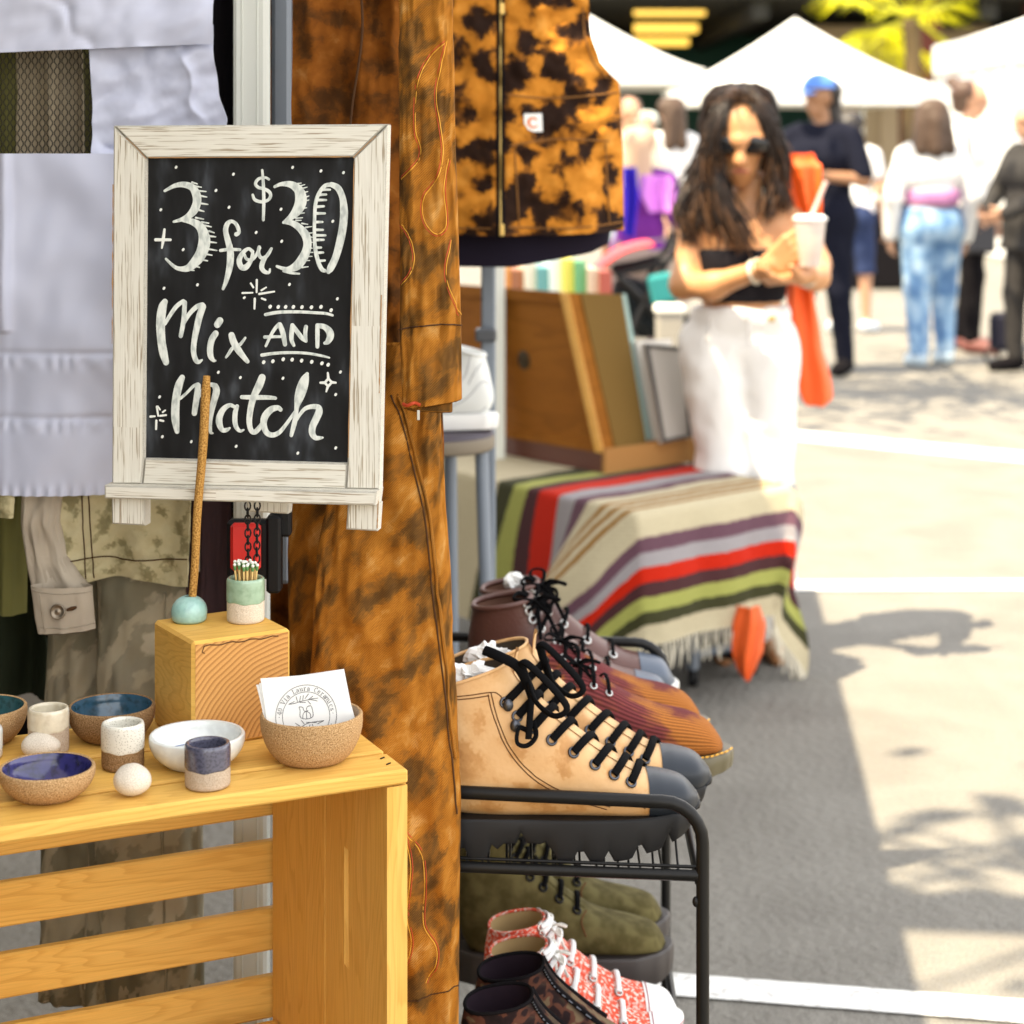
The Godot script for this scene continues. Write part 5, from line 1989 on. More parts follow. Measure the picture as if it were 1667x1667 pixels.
		g = Geo.new()
		thread(g, l, [[(q[0][1][1] + q[1][1][1]) * 0.5 + 30, 960], [(q[0][2][1] + q[1][2][1]) * 0.5 + 26, 1300], [(q[0][3][1] + q[1][3][1]) * 0.5 + 20, 1600]], 0.0, 0.0016)
		part("seam", g, M.camo, lp)
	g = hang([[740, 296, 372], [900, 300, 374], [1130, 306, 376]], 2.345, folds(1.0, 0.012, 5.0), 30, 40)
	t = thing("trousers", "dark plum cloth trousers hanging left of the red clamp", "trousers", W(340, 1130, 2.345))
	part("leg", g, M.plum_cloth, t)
	g = Geo.new()
	g.tube([W(318, 800, 2.33), W(323, 850, 2.325), W(322, 930, 2.33)], 0.0026, 6)
	part("piping", g, M.bone, t)


func vest() -> void:
	var deep := 3.4
	var t := thing("vest", "rust and black bleached work vest with a zip front hanging on a stand", "vest", W(860, 380, deep))
	var rows := [[-190, 742, 935], [-90, 700, 950], [0, 676, 957], [54, 672, 961], [97, 662, 976], [118, 655, 992], [133, 640, 1009], [180, 638, 1011], [252, 634, 1015], [376, 630, 1018]]
	var shape := func(u: float, v: float, x: float, y: float) -> Vector3:
		var e := clampf((x - 825.0) / 195.0, -1.0, 1.0)
		var z := 0.10 * sqrt(maxf(0.0, 1.0 - e * e * 0.93)) - 0.05
		z += 0.010 * sin(x * 0.045 + y * 0.008) * clampf((y - 150.0) / 200.0, 0, 1) + noise.get_noise_2d(x * 0.012, y * 0.012) * 0.014
		z -= 0.006 * exp(-pow((x - 815.0) / 5.0, 2))
		return Vector3(0, -0.006 * (1.0 - e * e), z)
	var g := hang(rows, deep, shape, 110, 110, 0.006, 1.7)
	part("front", g, M.bleached_vest, t)
	var on := func(x: float, y: float, off: float) -> Vector3:
		return W(x, y, deep) + shape.call(0.0, 0.0, x, y) + Vector3(0, 0, off)
	g = Geo.new()
	for s in [-1, 1]:
		var path := []
		for i in 45:
			path.append(on.call(815.0 + s * 4.2, -150.0 + i * 12.0, 0.002))
		g.tube(path, 0.0032, 6)
	part("zip_tape", g, M.black_cloth, t)
	g = Geo.new()
	var teeth := []
	for i in 60:
		teeth.append(on.call(815.0, -150.0 + i * 8.9, 0.005))
	g.tube(teeth, 0.0018, 6)
	part("zip_teeth", g, M.brass, t)
	for y: float in [12.0, 366.0]:
		g = Geo.new()
		g.box(Transform3D(Basis(), on.call(817.0, y, 0.009)), Vector3(0.009, 0.021, 0.006), 0.002)
		part("zip_pull", g, M.brass, t)
	for q in [[[830, 232], [900, 222], [990, 228]], [[838, 240], [845, 360]], [[985, 232], [992, 362]], [[828, 362], [920, 366], [1014, 362]], [[640, 364], [720, 366], [800, 364]], [[826, 150], [900, 156], [1006, 150]], [[948, 10], [952, 60], [966, 100], [988, 126]]]:
		g = Geo.new()
		var v := []
		for e in q:
			v.append(Vector2(e[0], e[1]))
		var path := []
		for e in smooth(v, 8):
			path.append(on.call(e.x, e.y, 0.0008))
		g.tube(path, 0.0016, 5)
		part("seam", g, mat(0.22, 0.10, 0.03, 0.9), t)
	# woven label: a white square with an orange curl
	var lx := Transform3D(Basis.from_euler(Vector3(-0.05, 0.12, 0.03)), on.call(867.5, 195.0, 0.004))
	g = Geo.new()
	g.box(lx, Vector3(0.0315, 0.0315, 0.0016), 0.0004)
	var lab := part("label", g, M.paper, t)
	g = Geo.new()
	var curl := []
	var ws := []
	for i in 22:
		var a := lerpf(0.7, 5.6, i / 21.0)
		curl.append(Vector2(cos(a) * (0.0078 - 0.0006 * sin(a * 2.0)), sin(a) * 0.0080))
		ws.append(0.0052 - 0.0026 * absf(i - 9) / 12.0)
	g.stroke(lx * Transform3D(Basis(), Vector3(0, 0, 0.001)), curl, ws, 0.0003)
	part("emblem", g, mat(0.75, 0.16, 0.03, 0.7), lab)
	# what the vest hangs on: a stand with a dark padded bust
	var st := thing("display_stand", "grey steel display stand with a dark bust under the vest", "display stand", Vector3(W(795, 900, 3.66).x, 0, -3.66))
	g = Geo.new()
	var rr := []
	for i in 13:
		var v := i / 12.0
		var r := PackedVector3Array()
		var y := lerpf(432.0, 250.0, v)
		for j in 40:
			var a := TAU * j / 40
			var w := 168.0 * (0.90 + 0.10 * sqrt(v)) * (1.0 if v > 0.0 else 0.86)
			var drop := 22.0 * clampf(cos(a), 0, 1) * (1.0 - v)
			r.append(W(835.0 + w * cos(a), y - drop, deep + 0.05) + Vector3(0, 0, sin(a) * -0.05))
		rr.append(r)
	g.grid(rr, true, null, false)
	g.fan(rr[0], W(835, 428, deep + 0.05), false)
	part("bust", g, mat(0.013, 0.010, 0.020, 0.85), st)
	g = Geo.new()
	var a0 := W(795, 430, 3.66)
	g.box(frame(Vector3(a0.x, a0.y * 0.5 + 0.02, -3.66)), Vector3(0.027, a0.y + 0.05, 0.02), 0.004)
	part("pole", g, M.grey_metal, st)
	g = Geo.new()
	g.box(frame(W(791, 545, 3.645)), Vector3(0.040, 0.024, 0.036), 0.004)
	part("collar", g, mat(0.06, 0.065, 0.075, 0.45), st)
	g = Geo.new()
	g.lathe(frame(Vector3(a0.x, 0, -3.66)), [Vector2(0, 0), Vector2(0.125, 0), Vector2(0.128, 0.004), Vector2(0.12, 0.011), Vector2(0.03, 0.018), Vector2(0, 0.02)], 32)
	part("base", g, M.grey_metal, st)


# ---------------------------------------------------------------- shoes
# A shoe as a loft: each station joins a point on the top line to a point on the bottom line, with a half width.
# x runs from the heel (negative) to the toe tip (0), y up from the ground, z towards the camera.
class Last:
	var st := []       # Vector4(top x, top y, bottom x, bottom y)
	var wd := []
	var power := 2.35

	func fine(stations: Array, host, steps := 6) -> void:
		var a := []
		var b := []
		for s in stations:
			a.append(Vector4(s[0], s[1], s[2], s[3])); b.append(float(s[4]))
		st = host.smooth(a, steps)
		wd = host.smooth(b, steps)

	func at(t: float, phi: float, off := 0.0) -> Vector3:
		var f := clampf(t, 0.0, 1.0) * (st.size() - 1)
		var i := mini(int(f), st.size() - 2)
		var s: Vector4 = st[i].lerp(st[i + 1], f - i)
		var w: float = lerpf(wd[i], wd[i + 1], f - i)
		var top := Vector2(s.x, s.y)
		var bot := Vector2(s.z, s.w)
		var c := (top + bot) * 0.5
		var h := (top - bot) * 0.5
		var k := 2.0 / power
		var cc := signf(cos(phi)) * pow(absf(cos(phi)), k)
		var ss := signf(sin(phi)) * pow(absf(sin(phi)), k)
		var hl := maxf(h.length(), 0.001)
		var q := c + h * cc * (1.0 + off / hl)
		return Vector3(q.x, q.y, ss * (w + off))

	# near-side surface point at the side-view place (x, y)
	func side(x: float, y: float, off := 0.0006) -> Vector3:
		var best := 9.0
		var bt := 0.0
		var bp := 0.0
		for i in 61:
			for j in 25:
				var p := at(i / 60.0, PI * (j + 0.5) / 25.0 * 0.8)
				var d := Vector2(p.x - x, p.y - y).length_squared()
				if d < best:
					best = d; bt = i / 60.0; bp = PI * (j + 0.5) / 25.0 * 0.8
		var step := 1.0 / 60.0
		for k in 4:
			step *= 0.5
			for e in [[-1, 0], [1, 0], [0, -1], [0, 1]]:
				var p := at(bt + e[0] * step, bp + e[1] * step * 5.0)
				var d := Vector2(p.x - x, p.y - y).length_squared()
				if d < best:
					best = d; bt += e[0] * step; bp += e[1] * step * 5.0
		return at(bt, bp, off)

	func normal(t: float, phi: float) -> Vector3:
		var a := at(t, phi + 0.02) - at(t, phi - 0.02)
		var b := at(t + 0.012, phi) - at(t - 0.012, phi)
		var n := a.cross(b).normalized()
		return n if n.dot(at(t, phi, 0.01) - at(t, phi)) > 0 else -n

	func skin(g: Geo, t0: float, t1: float, n := 40, m := 48, off := 0.0) -> void:
		var rows := []
		for i in n + 1:
			var r := PackedVector3Array()
			for j in m + 1:
				r.append(at(lerpf(t0, t1, float(i) / n), TAU * j / m + PI, off))
			rows.append(r)
		g.grid(rows, false, null, true)


func lace(path: Array, r := 0.0030) -> Geo:
	var g := Geo.new()
	g.tube(smooth(path, 5), r, 6, false, 0.5, Vector3(0, 0.3, 1))
	return g


# spec: stations, cap (t where the toe cap ends), upper, cap_m, lining, sole (list of [x, top, bottom]), sole_m, lug, eyelets [t...], phi, lace_m, ring_m
func make_shoe(called: String, label: String, category: String, spec: Dictionary, group: String) -> Node3D:
	var t := thing(called, label, category, Vector3.ZERO, group)
	var l := Last.new()
	l.fine(spec.stations, self)
	l.power = spec.get("power", 2.35)
	var cap: float = spec.get("cap", 0.0)
	var g := Geo.new()
	l.skin(g, maxf(cap - 0.015, 0.0), 1.0, 56, 56)
	var upper := part("upper", g, spec.upper, t, true)
	if cap > 0.0:
		g = Geo.new()
		l.skin(g, 0.0, cap, 22, 48, 0.0014)
		g.fan(l_ring(l, 0.0, 0.0014), l.at(0.0, 0.0).lerp(l.at(0.0, PI), 0.5) + Vector3(0.004, 0, 0), true)
		part("toe_cap", g, spec.cap_m, t, true)
	else:
		g = Geo.new()
		g.fan(l_ring(l, 0.0, 0.0), l.at(0.0, 0.0).lerp(l.at(0.0, PI), 0.5) + Vector3(0.003, 0, 0), true)
		part("toe_end", g, spec.upper, t, true)
	# collar: padded edge, then down into the shoe
	g = Geo.new()
	var edge := l_ring(l, 1.0, 0.0)
	var mid := Vector3.ZERO
	for q in edge:
		mid += q / edge.size()
	var path := []
	for q in edge:
		path.append(q)
	g.tube(path, spec.get("collar", 0.0028), 6, true)
	part("collar", g, spec.get("collar_m", spec.upper), t, true)
	g = Geo.new()
	var rows := []
	for d in [[0.0, 0.985], [0.02, 0.9], [0.05, 0.85], [0.085, 0.7]]:
		var r := PackedVector3Array()
		for q in edge:
			var w := mid.lerp(q, d[1])
			r.append(w - Vector3(-0.012 * float(d[0]) / 0.05, minf(d[0], mid.y - 0.035), 0))
		rows.append(r)
	g.grid(rows, true, null, true)
	g.fan(rows[3], mid - Vector3(-0.02, minf(0.085, mid.y - 0.035), 0), false)
	part("lining", g, spec.lining, t, true)
	# sole: the outline of the bottom line, with a profile and lugs
	var sl: Array = spec.sole
	var tops := []
	var bots := []
	for q in sl:
		tops.append([q[0], q[1]]); bots.append([q[0], q[2]])
	var outline := []
	var xr: Array = spec.sole_width     # [x, half width]
	var n := 70
	var x0: float = xr[0][0]
	var x1: float = xr[-1][0]
	for i in n + 1:
		var f := 0.5 - 0.5 * cos(PI * i / n)
		var x := lerpf(x0, x1, f)
		outline.append(Vector2(x, along(xr, x)))
	for i in range(n, -1, -1):
		outline.append(Vector2(outline[i].x, -outline[i].y))
	var lug: Array = spec.get("lug", [0.0, 0.03])
	rows = []
	for k in 5:
		var r := PackedVector3Array()
		for o: Vector2 in outline:
			var top := along(tops, o.x)
			var bot := along(bots, o.x)
			if lug[0] > 0.0 and fposmod(o.x / lug[1] + float(lug[2]), 1.0) < 0.3:
				bot += lug[0]
			var sc: float = [0.90, 0.97, 1.0, 1.0, 0.93][k]
			var y: float = [bot, bot + 0.003, lerpf(bot, top, 0.5), top - 0.003, top][k]
			r.append(Vector3((o.x - (x0 + x1) * 0.5) * (1.0 - (1.0 - sc) * 0.3) + (x0 + x1) * 0.5, y, o.y * sc))
		rows.append(r)
	g = Geo.new()
	g.grid(rows, true, null, false)
	for k in [0, 4]:
		var r: PackedVector3Array = rows[k]
		var m := outline.size()
		var a := PackedVector3Array()
		var b := PackedVector3Array()
		for i in n + 1:
			a.append(r[i]); b.append(r[m - 1 - i])
		g.grid([a, b], false, null, k == 4)
	part("sole", g, spec.sole_m, t, true)
	# eyelets and laces across the tongue
	var phi: float = spec.get("phi", 0.6)
	var er: float = spec.get("eyelet_r", 0.0052)
	for e in spec.get("eyelets", []):
		for s in [1, -1]:
			var c := l.at(e, phi * s, 0.0012)
			var nn := l.normal(e, phi * s)
			var u := nn.cross(Vector3(1, 0.3, 0)).normalized()
			var w := nn.cross(u)
			g = Geo.new()
			var ring := []
			for k in 12:
				ring.append(c + (u * cos(TAU * k / 12) + w * sin(TAU * k / 12)) * er)
			g.tube(ring, er * 0.34, 6, true)
			part("eyelet", g, spec.ring_m, upper, true)
		if spec.has("lace_m"):
			var pts := []
			for k in 9:
				var p := lerpf(phi, -phi, k / 8.0)
				pts.append(l.at(e + spec.get("skew", 0.0) * (k / 8.0), p, 0.0028 + 0.0035 * sin(PI * k / 8.0)))
			part("lace", lace(pts, spec.get("lace_r", 0.0036)), spec.lace_m, t, true)
	if spec.has("tongue_m"):
		g = Geo.new()
		rows = []
		var e0: float = spec.eyelets[0]
		for i in 17:
			var r := PackedVector3Array()
			for j in 7:
				r.append(l.at(lerpf(e0 - 0.04, 1.0, i / 16.0), lerpf(0.3, -0.3, j / 6.0), 0.0012 + 0.0015 * cos((j - 3) * 0.5)) + Vector3(0.01, 0.012, 0) * maxf(0.0, i - 13) / 3.0)
			rows.append(r)
		g.grid(rows, false, null, false)
		part("tongue", g, spec.tongue_m, t, true)
	t.set_meta("last", 0)
	t.remove_meta("last")
	lasts[t] = l
	return t


var lasts := {}


func l_ring(l: Last, t: float, off: float) -> PackedVector3Array:
	var r := PackedVector3Array()
	for j in 48:
		r.append(l.at(t, TAU * j / 48 + PI, off))
	return r


func place_shoe(o: Node3D, toe_x: float, deep: float, h: float, yaw := 0.0) -> void:
	var p := W(toe_x, 0, deep)
	o.position = Vector3(p.x, h, p.z)
	o.rotation.y = deg_to_rad(yaw)


func pair(o: Node3D, label2: String, a: Array, b: Array, h: float) -> Node3D:
	var c: Node3D = o.duplicate()
	add_child(c, true)
	c.set_meta("label", label2)
	place_shoe(o, a[0], a[1], h, a[2])
	place_shoe(c, b[0], b[1], h, b[2])
	return c


# a loose ribbon or cord through points given in a shoe's own frame
func cord(o: Node3D, called: String, pts: Array, r: float, m: Material, closed := false) -> void:
	var g := Geo.new()
	g.tube(smooth(pts, 6, closed), r, 7, closed, 0.55, Vector3(0.2, 0.4, 1))
	part(called, g, m, o, true)


func bow(o: Node3D, c: Vector3, s: float, r: float, m: Material) -> void:
	for k in [[1.0, 0.25, 0.5], [-0.9, 0.35, 0.75], [0.55, -0.2, 1.0], [-0.35, 0.6, -0.9]]:
		var d := Vector3(k[0], k[1], k[2]) * s
		var sd := d.cross(Vector3.UP).normalized() * s * 0.30
		cord(o, "lace_loop", [c, c + d * 0.5 + sd + Vector3(0, s * 0.25, 0), c + d + Vector3(0, -s * 0.05, 0), c + d * 0.55 - sd + Vector3(0, s * 0.05, 0), c + Vector3(0.001, 0.001, 0.001)], r, m)
	for k in [[0.8, -0.8, 0.7], [0.2, -0.9, 0.9]]:
		var d := Vector3(k[0], k[1], k[2]) * s
		cord(o, "lace_end", [c, c + d * 0.4 + Vector3(0, s * 0.3, 0), c + d * 0.8, c + d * 1.15 + Vector3(0, -s * 0.25, 0)], r, m)
	var g := Geo.new()
	g.ball(c, Vector3.ONE * r * 2.0, 8, 6)
	part("lace_knot", g, m, o, true)


func stuffing(label: String, o: Node3D, c: Vector3, r: Vector3, sd: int) -> void:
	var at := o.transform * c
	var t := thing("paper_stuffing", label, "paper", at, "crumpled paper in the shoes")
	var g := Geo.new()
	g.ball(Vector3.ZERO, r, 22, 14)
	var f := fnl(42.0, 2, FastNoiseLite.TYPE_CELLULAR, sd)
	for i in g.p.size():
		g.p[i] += g.p[i].normalized() * f.get_noise_3dv(g.p[i] * 1.3) * r.x * 0.75
	var h := Geo.new()     # flat crumpled facets
	for i in range(0, g.ix.size(), 3):
		h.tri(h.v(g.p[g.ix[i]]), h.v(g.p[g.ix[i + 1]]), h.v(g.p[g.ix[i + 2]]))
	part("tissue", h, M.paper, t, true)


func shoe_rack() -> void:
	var top := 0.571
	var low := 0.24
	var guard := 0.648
	# the rack
	var t := thing("shoe_rack", "black tubular steel shoe rack with two wire shelves beside the coverall", "shoe rack", Vector3(-0.05, 0, -2.55))
	var xl := -0.215
	var frames := [[2.19, 2.235, 0.2125, 0.0075], [2.89, 2.93, 0.226, 0.0072]]
	for fr in frames:
		var g := Geo.new()
		var z0: float = -fr[0]
		var zl: float = -fr[1]
		var xr: float = fr[2]
		var pts := [Vector3(xl, 0.004, zl), Vector3(xl, guard - 0.05, zl)]
		for i in 6:
			var a := PI / 2 * (i + 1) / 6.0
			pts.append(Vector3(xl + 0.045 * (1 - cos(a)), guard - 0.045 + 0.045 * sin(a), zl))
		for i in 8:
			pts.append(Vector3(lerpf(xl + 0.06, xr - 0.055, i / 7.0), guard, lerpf(zl, z0, i / 7.0)))
		for i in 7:
			var a := PI / 2 * i / 6.0
			pts.append(Vector3(xr - 0.046 + 0.046 * sin(a), guard - 0.046 + 0.046 * cos(a), z0))
		pts.append(Vector3(xr, 0.3, z0))
		pts.append(Vector3(xr, 0.004, z0))
		g.tube(pts, fr[3], 12)
		part("frame", g, M.black_metal, t)
		for h in [top - 0.006, low - 0.006]:
			g = Geo.new()
			g.tube([Vector3(xl, h, zl), Vector3(xr - 0.005, h, z0)], 0.0062, 10)
			part("shelf_bar", g, M.black_metal, t)
			g = Geo.new()
			g.tube([Vector3(xl, h + 0.0075, zl - 0.006), Vector3(xr - 0.002, h + 0.0075, z0 - 0.006)], 0.0021, 8)
			part("shelf_wire", g, M.black_metal, t)
		for i in 14:     # the shelf wires turn up behind the bar
			var f := (i + 0.5) / 14.0
			var x := lerpf(xl + 0.03, xr - 0.012, f)
			var z := lerpf(zl, z0, f) - 0.045
			g = Geo.new()
			g.tube([Vector3(x, top - 0.006, z + 0.03), Vector3(x, top + 0.01, z), Vector3(x - 0.002, top + 0.036, z - 0.006)], 0.0014, 6)
			part("upright_wire", g, M.black_metal, t)
		g = Geo.new()
		g.ball(Vector3(xr - 0.008, top - 0.034, z0 + 0.002), Vector3(0.004, 0.006, 0.004), 10, 6)
		part("bolt", g, M.black_metal, t)
		for x in [xl, xr]:
			g = Geo.new()
			g.tube([Vector3(x, 0.0, zl if x < 0 else z0), Vector3(x, 0.022, zl if x < 0 else z0)], 0.0095, 10)
			part("foot", g, M.black_plastic, t)
	for x in [xl, 0.2125]:
		for h in [top - 0.012, low - 0.012]:
			var g := Geo.new()
			g.tube([Vector3(x - (0.004 if x > 0 else 0.0), h, -2.19 if x > 0 else -2.235), Vector3(x + (0.008 if x > 0 else 0.0), h, -2.89 if x > 0 else -2.93)], 0.0055, 10)
			part("cross_bar", g, M.black_metal, t)
	for h in [top, low]:
		for i in 15:
			var f := (i + 0.5) / 15.0
			var g := Geo.new()
			g.tube([Vector3(lerpf(xl + 0.03, 0.18, f), h - 0.0015, lerpf(-2.235, -2.19, f)), Vector3(lerpf(xl + 0.03, 0.19, f), h - 0.0015, lerpf(-2.93, -2.89, f))], 0.0014, 6)
			part("shelf_wire", g, M.black_metal, t)

	# leathers and cloths
	var tl := fnl(0.006, 4, FastNoiseLite.TYPE_SIMPLEX_SMOOTH, 81)
	tl.domain_warp_enabled = true
	tl.domain_warp_amplitude = 45.0
	var tan_m := textured(noise_tex(tl, [[0.0, Color(0.36, 0.16, 0.04)], [0.30, Color(0.50, 0.26, 0.085)], [0.45, Color(0.60, 0.355, 0.15)], [1.0, Color(0.67, 0.43, 0.21)]], 512), 0.6, Vector3.ONE * 5.0)
	bump(tan_m, M.fine, 0.02)
	var rubber := mat(0.013, 0.013, 0.014, 0.5)
	rubber.metallic_specular = 0.35
	var cap_m := mat(0.013, 0.018, 0.026, 0.38)
	cap_m.metallic_specular = 0.4
	var cord_m := textured(paint(384, 384, func(x: float, y: float) -> Color:
		var n := noise.get_noise_2d(x * 3.0, y * 2.4 + 4.0) + 0.5 * noise.get_noise_2d(x * 8.0, y * 6.0)
		var c := Color(0.36, 0.13, 0.030).lerp(Color(0.15, 0.035, 0.036), smoothstep(-0.35, 0.55, n * 1.3 + 0.95 * smoothstep(0.16, 0.48, y) - 0.40))
		var rib := 0.5 + 0.5 * cos(x * TAU * 44.0)
		return srgb(c * (0.42 + 0.85 * rib))), 0.9)
	var brown := mat(0.085, 0.030, 0.020, 0.45)
	bump(triplanar(brown, Vector3.ONE * 8.0), M.fine, 0.03)
	var lace_m := mat(0.005, 0.005, 0.0055, 0.9)
	lace_m.metallic_specular = 0.15
	var dark_in := mat(0.06, 0.045, 0.03, 0.9)
	var orange_in := mat(0.46, 0.22, 0.06, 0.8)
	var coral := textured(noise_tex(fnl(0.03, 3, FastNoiseLite.TYPE_SIMPLEX, 91), [[0.0, Color(0.72, 0.09, 0.05)], [0.5, Color(0.72, 0.10, 0.055)], [0.6, Color(0.75, 0.33, 0.26)], [0.72, Color(0.78, 0.66, 0.60)]], 512), 0.85, Vector3.ONE * 7.0)
	var white_rubber := mat(0.78, 0.78, 0.76, 0.5)
	var olive := textured(noise_tex(fnl(0.02, 3, FastNoiseLite.TYPE_SIMPLEX, 92), [[0.2, Color(0.075, 0.062, 0.022)], [0.8, Color(0.13, 0.11, 0.045)]], 256), 0.85, Vector3.ONE * 5.0)
	var camo_d := textured(noise_tex(fnl(0.012, 3, FastNoiseLite.TYPE_SIMPLEX, 93), [[0.0, Color(0.012, 0.008, 0.008)], [0.40, Color(0.022, 0.012, 0.012)], [0.44, Color(0.09, 0.035, 0.022)], [0.58, Color(0.10, 0.04, 0.026)], [0.62, Color(0.15, 0.105, 0.06)], [1.0, Color(0.17, 0.12, 0.07)]], 512), 0.9, Vector3.ONE * 4.0)

	# tan canvas boots
	var k := 1.0 / 1410.0
	var st := []
	for q in [[1134, 1283, 1134, 1304, 0.014], [1112, 1261, 1116, 1312, 0.036], [1078, 1251, 1082, 1315, 0.0455], [1047, 1247, 1045, 1315, 0.049], [1015, 1232, 1000, 1315, 0.050], [975, 1207, 950, 1315, 0.048], [930, 1174, 880, 1315, 0.044], [890, 1142, 800, 1315, 0.041], [863, 1113, 730, 1305, 0.039], [846, 1092, 694, 1265, 0.0375], [836, 1078, 680, 1200, 0.038], [829, 1068, 682, 1112, 0.0395]]:
		st.append([(q[0] - 1137) * k, (1374 - q[1]) * k, (q[2] - 1137) * k, (1374 - q[3]) * k, q[4] * 0.86])
	var boot_sole := [[-0.322, 0.045, 0.0], [-0.245, 0.045, 0.0], [-0.225, 0.045, 0.018], [-0.185, 0.045, 0.018], [-0.168, 0.045, -0.003], [-0.09, 0.047, 0.0], [-0.05, 0.049, 0.010], [-0.02, 0.052, 0.022], [0.002, 0.053, 0.044]]
	var boot_w := [[-0.326, 0.005], [-0.322, 0.016], [-0.31, 0.026], [-0.27, 0.033], [-0.2, 0.0355], [-0.12, 0.0435], [-0.07, 0.0445], [-0.03, 0.037], [-0.01, 0.0245], [0.0, 0.0125], [0.002, 0.004]]
	var tan := make_shoe("boot", "nearest tan canvas boot with black laces on the top shelf, toe at the rack corner", "boot", {
		"stations": st, "cap": 0.255, "upper": tan_m, "cap_m": cap_m, "lining": dark_in, "sole": boot_sole, "sole_width": boot_w, "sole_m": rubber, "lug": [0.012, 0.034, 0.2],
		"eyelets": [0.335, 0.40, 0.463, 0.525, 0.59, 0.655, 0.72, 0.80], "phi": 0.92, "skew": -0.085, "lace_m": lace_m, "ring_m": M.gunmetal, "tongue_m": tan_m, "lace_r": 0.0048, "collar": 0.0022}, "tan canvas boots")
	var P := func(x: float, y: float, off := 0.0012) -> Vector3: return lasts[tan].side((x - 1137) * k, (1374 - y) * k, off)
	var stitch := mat(0.11, 0.05, 0.02, 0.9)
	var seams := [[[796, 1112], [806, 1150], [828, 1200], [868, 1244], [920, 1272], [985, 1292]], [[801, 1110], [811, 1149], [833, 1198], [872, 1240], [924, 1267], [990, 1287]], [[700, 1114], [750, 1113], [800, 1109], [815, 1115], [830, 1135]], [[700, 1119], [750, 1118], [798, 1114]], [[1046, 1290], [1030, 1280], [1012, 1272]], [[1048, 1284], [1034, 1274], [1018, 1266]]]
	for s in seams:
		var pts := []
		for q in s:
			pts.append(Vector2(q[0], q[1]))
		var path := []
		for q in smooth(pts, 5):
			path.append(P.call(q.x, q.y, 0.0003))
		var g := Geo.new()
		g.tube(path, 0.00065, 5)
		part("stitching", g, stitch, tan, true)
	for q in [[826, 1132], [838, 1163]]:     # speed hooks
		var g := Geo.new()
		var c: Vector3 = P.call(q[0], q[1], 0.004)
		g.ball(c, Vector3(0.0062, 0.0072, 0.0042), 12, 8)
		part("lace_hook", g, M.gunmetal, tan, true)
	var L := func(x: float, y: float, z: float) -> Vector3: return Vector3((x - 1137) * k, (1374 - y) * k, z)
	cord(tan, "lace_loop", [L.call(862, 1170, 0.035), L.call(845, 1158, 0.048), L.call(842, 1180, 0.052), L.call(858, 1185, 0.05), L.call(872, 1172, 0.045), L.call(868, 1150, 0.04)], 0.0030, lace_m)
	cord(tan, "lace_loop", [L.call(866, 1120, 0.02), L.call(850, 1060, 0.032), L.call(880, 1075, 0.05), L.call(920, 1120, 0.058), L.call(900, 1135, 0.058), L.call(872, 1118, 0.046), L.call(862, 1095, 0.03)], 0.0052, lace_m)
	cord(tan, "lace_end", [L.call(866, 1115, 0.02), L.call(845, 1070, 0.03), L.call(815, 1052, 0.03), L.call(790, 1045, 0.02)], 0.0060, lace_m)
	cord(tan, "lace_end", [L.call(866, 1120, 0.02), L.call(862, 1150, 0.045), L.call(860, 1175, 0.05)], 0.0040, lace_m)
	var tan2 := pair(tan, "second tan canvas boot, just behind the nearest one on the top shelf", [1137, 2.257, 1.0], [1156, 2.345, 0.0], top + 0.001)
	tan2.rotation.x = 0.03
	for c in tan2.get_children():
		if String(c.name).begins_with("lace_end"):
			tan2.remove_child(c)
			c.queue_free()
	stuffing("crumpled white paper in the nearest tan boot", tan, L.call(765, 1098, 0.0), Vector3(0.045, 0.030, 0.026), 4)
	stuffing("crumpled white paper in the second tan boot", tan2, L.call(765, 1100, 0.0), Vector3(0.042, 0.034, 0.026), 5)

	# corduroy derby shoes
	st = [[-0.012, 0.046, -0.010, 0.028, 0.014], [-0.028, 0.066, -0.022, 0.026, 0.034], [-0.055, 0.078, -0.05, 0.024, 0.045], [-0.09, 0.086, -0.085, 0.024, 0.0495], [-0.125, 0.100, -0.125, 0.024, 0.0475], [-0.155, 0.117, -0.17, 0.024, 0.043], [-0.182, 0.130, -0.22, 0.026, 0.0385], [-0.205, 0.136, -0.285, 0.030, 0.036], [-0.218, 0.132, -0.325, 0.062, 0.034], [-0.226, 0.124, -0.332, 0.096, 0.034]]
	var derby := make_shoe("shoe", "nearer orange and plum corduroy shoe with yellow welt stitching on the top shelf", "shoe", {
		"stations": st, "upper": cord_m, "lining": orange_in, "collar_m": orange_in, "collar": 0.003, "sole": [[-0.34, 0.034, 0.0], [-0.25, 0.033, 0.0], [-0.24, 0.032, 0.008], [-0.19, 0.031, 0.008], [-0.17, 0.030, 0.0], [-0.06, 0.030, 0.0], [0.0, 0.034, 0.008]],
		"sole_width": [[-0.338, 0.006], [-0.332, 0.018], [-0.31, 0.032], [-0.27, 0.038], [-0.2, 0.040], [-0.12, 0.0515], [-0.07, 0.0525], [-0.03, 0.044], [-0.008, 0.029], [0.002, 0.014], [0.005, 0.005]], "sole_m": mat(0.10, 0.085, 0.045, 0.4), "eyelets": [0.56, 0.635, 0.71], "phi": 0.62, "lace_m": lace_m, "ring_m": M.steel, "eyelet_r": 0.004, "lace_r": 0.0026, "skew": 0.03}, "corduroy shoes")
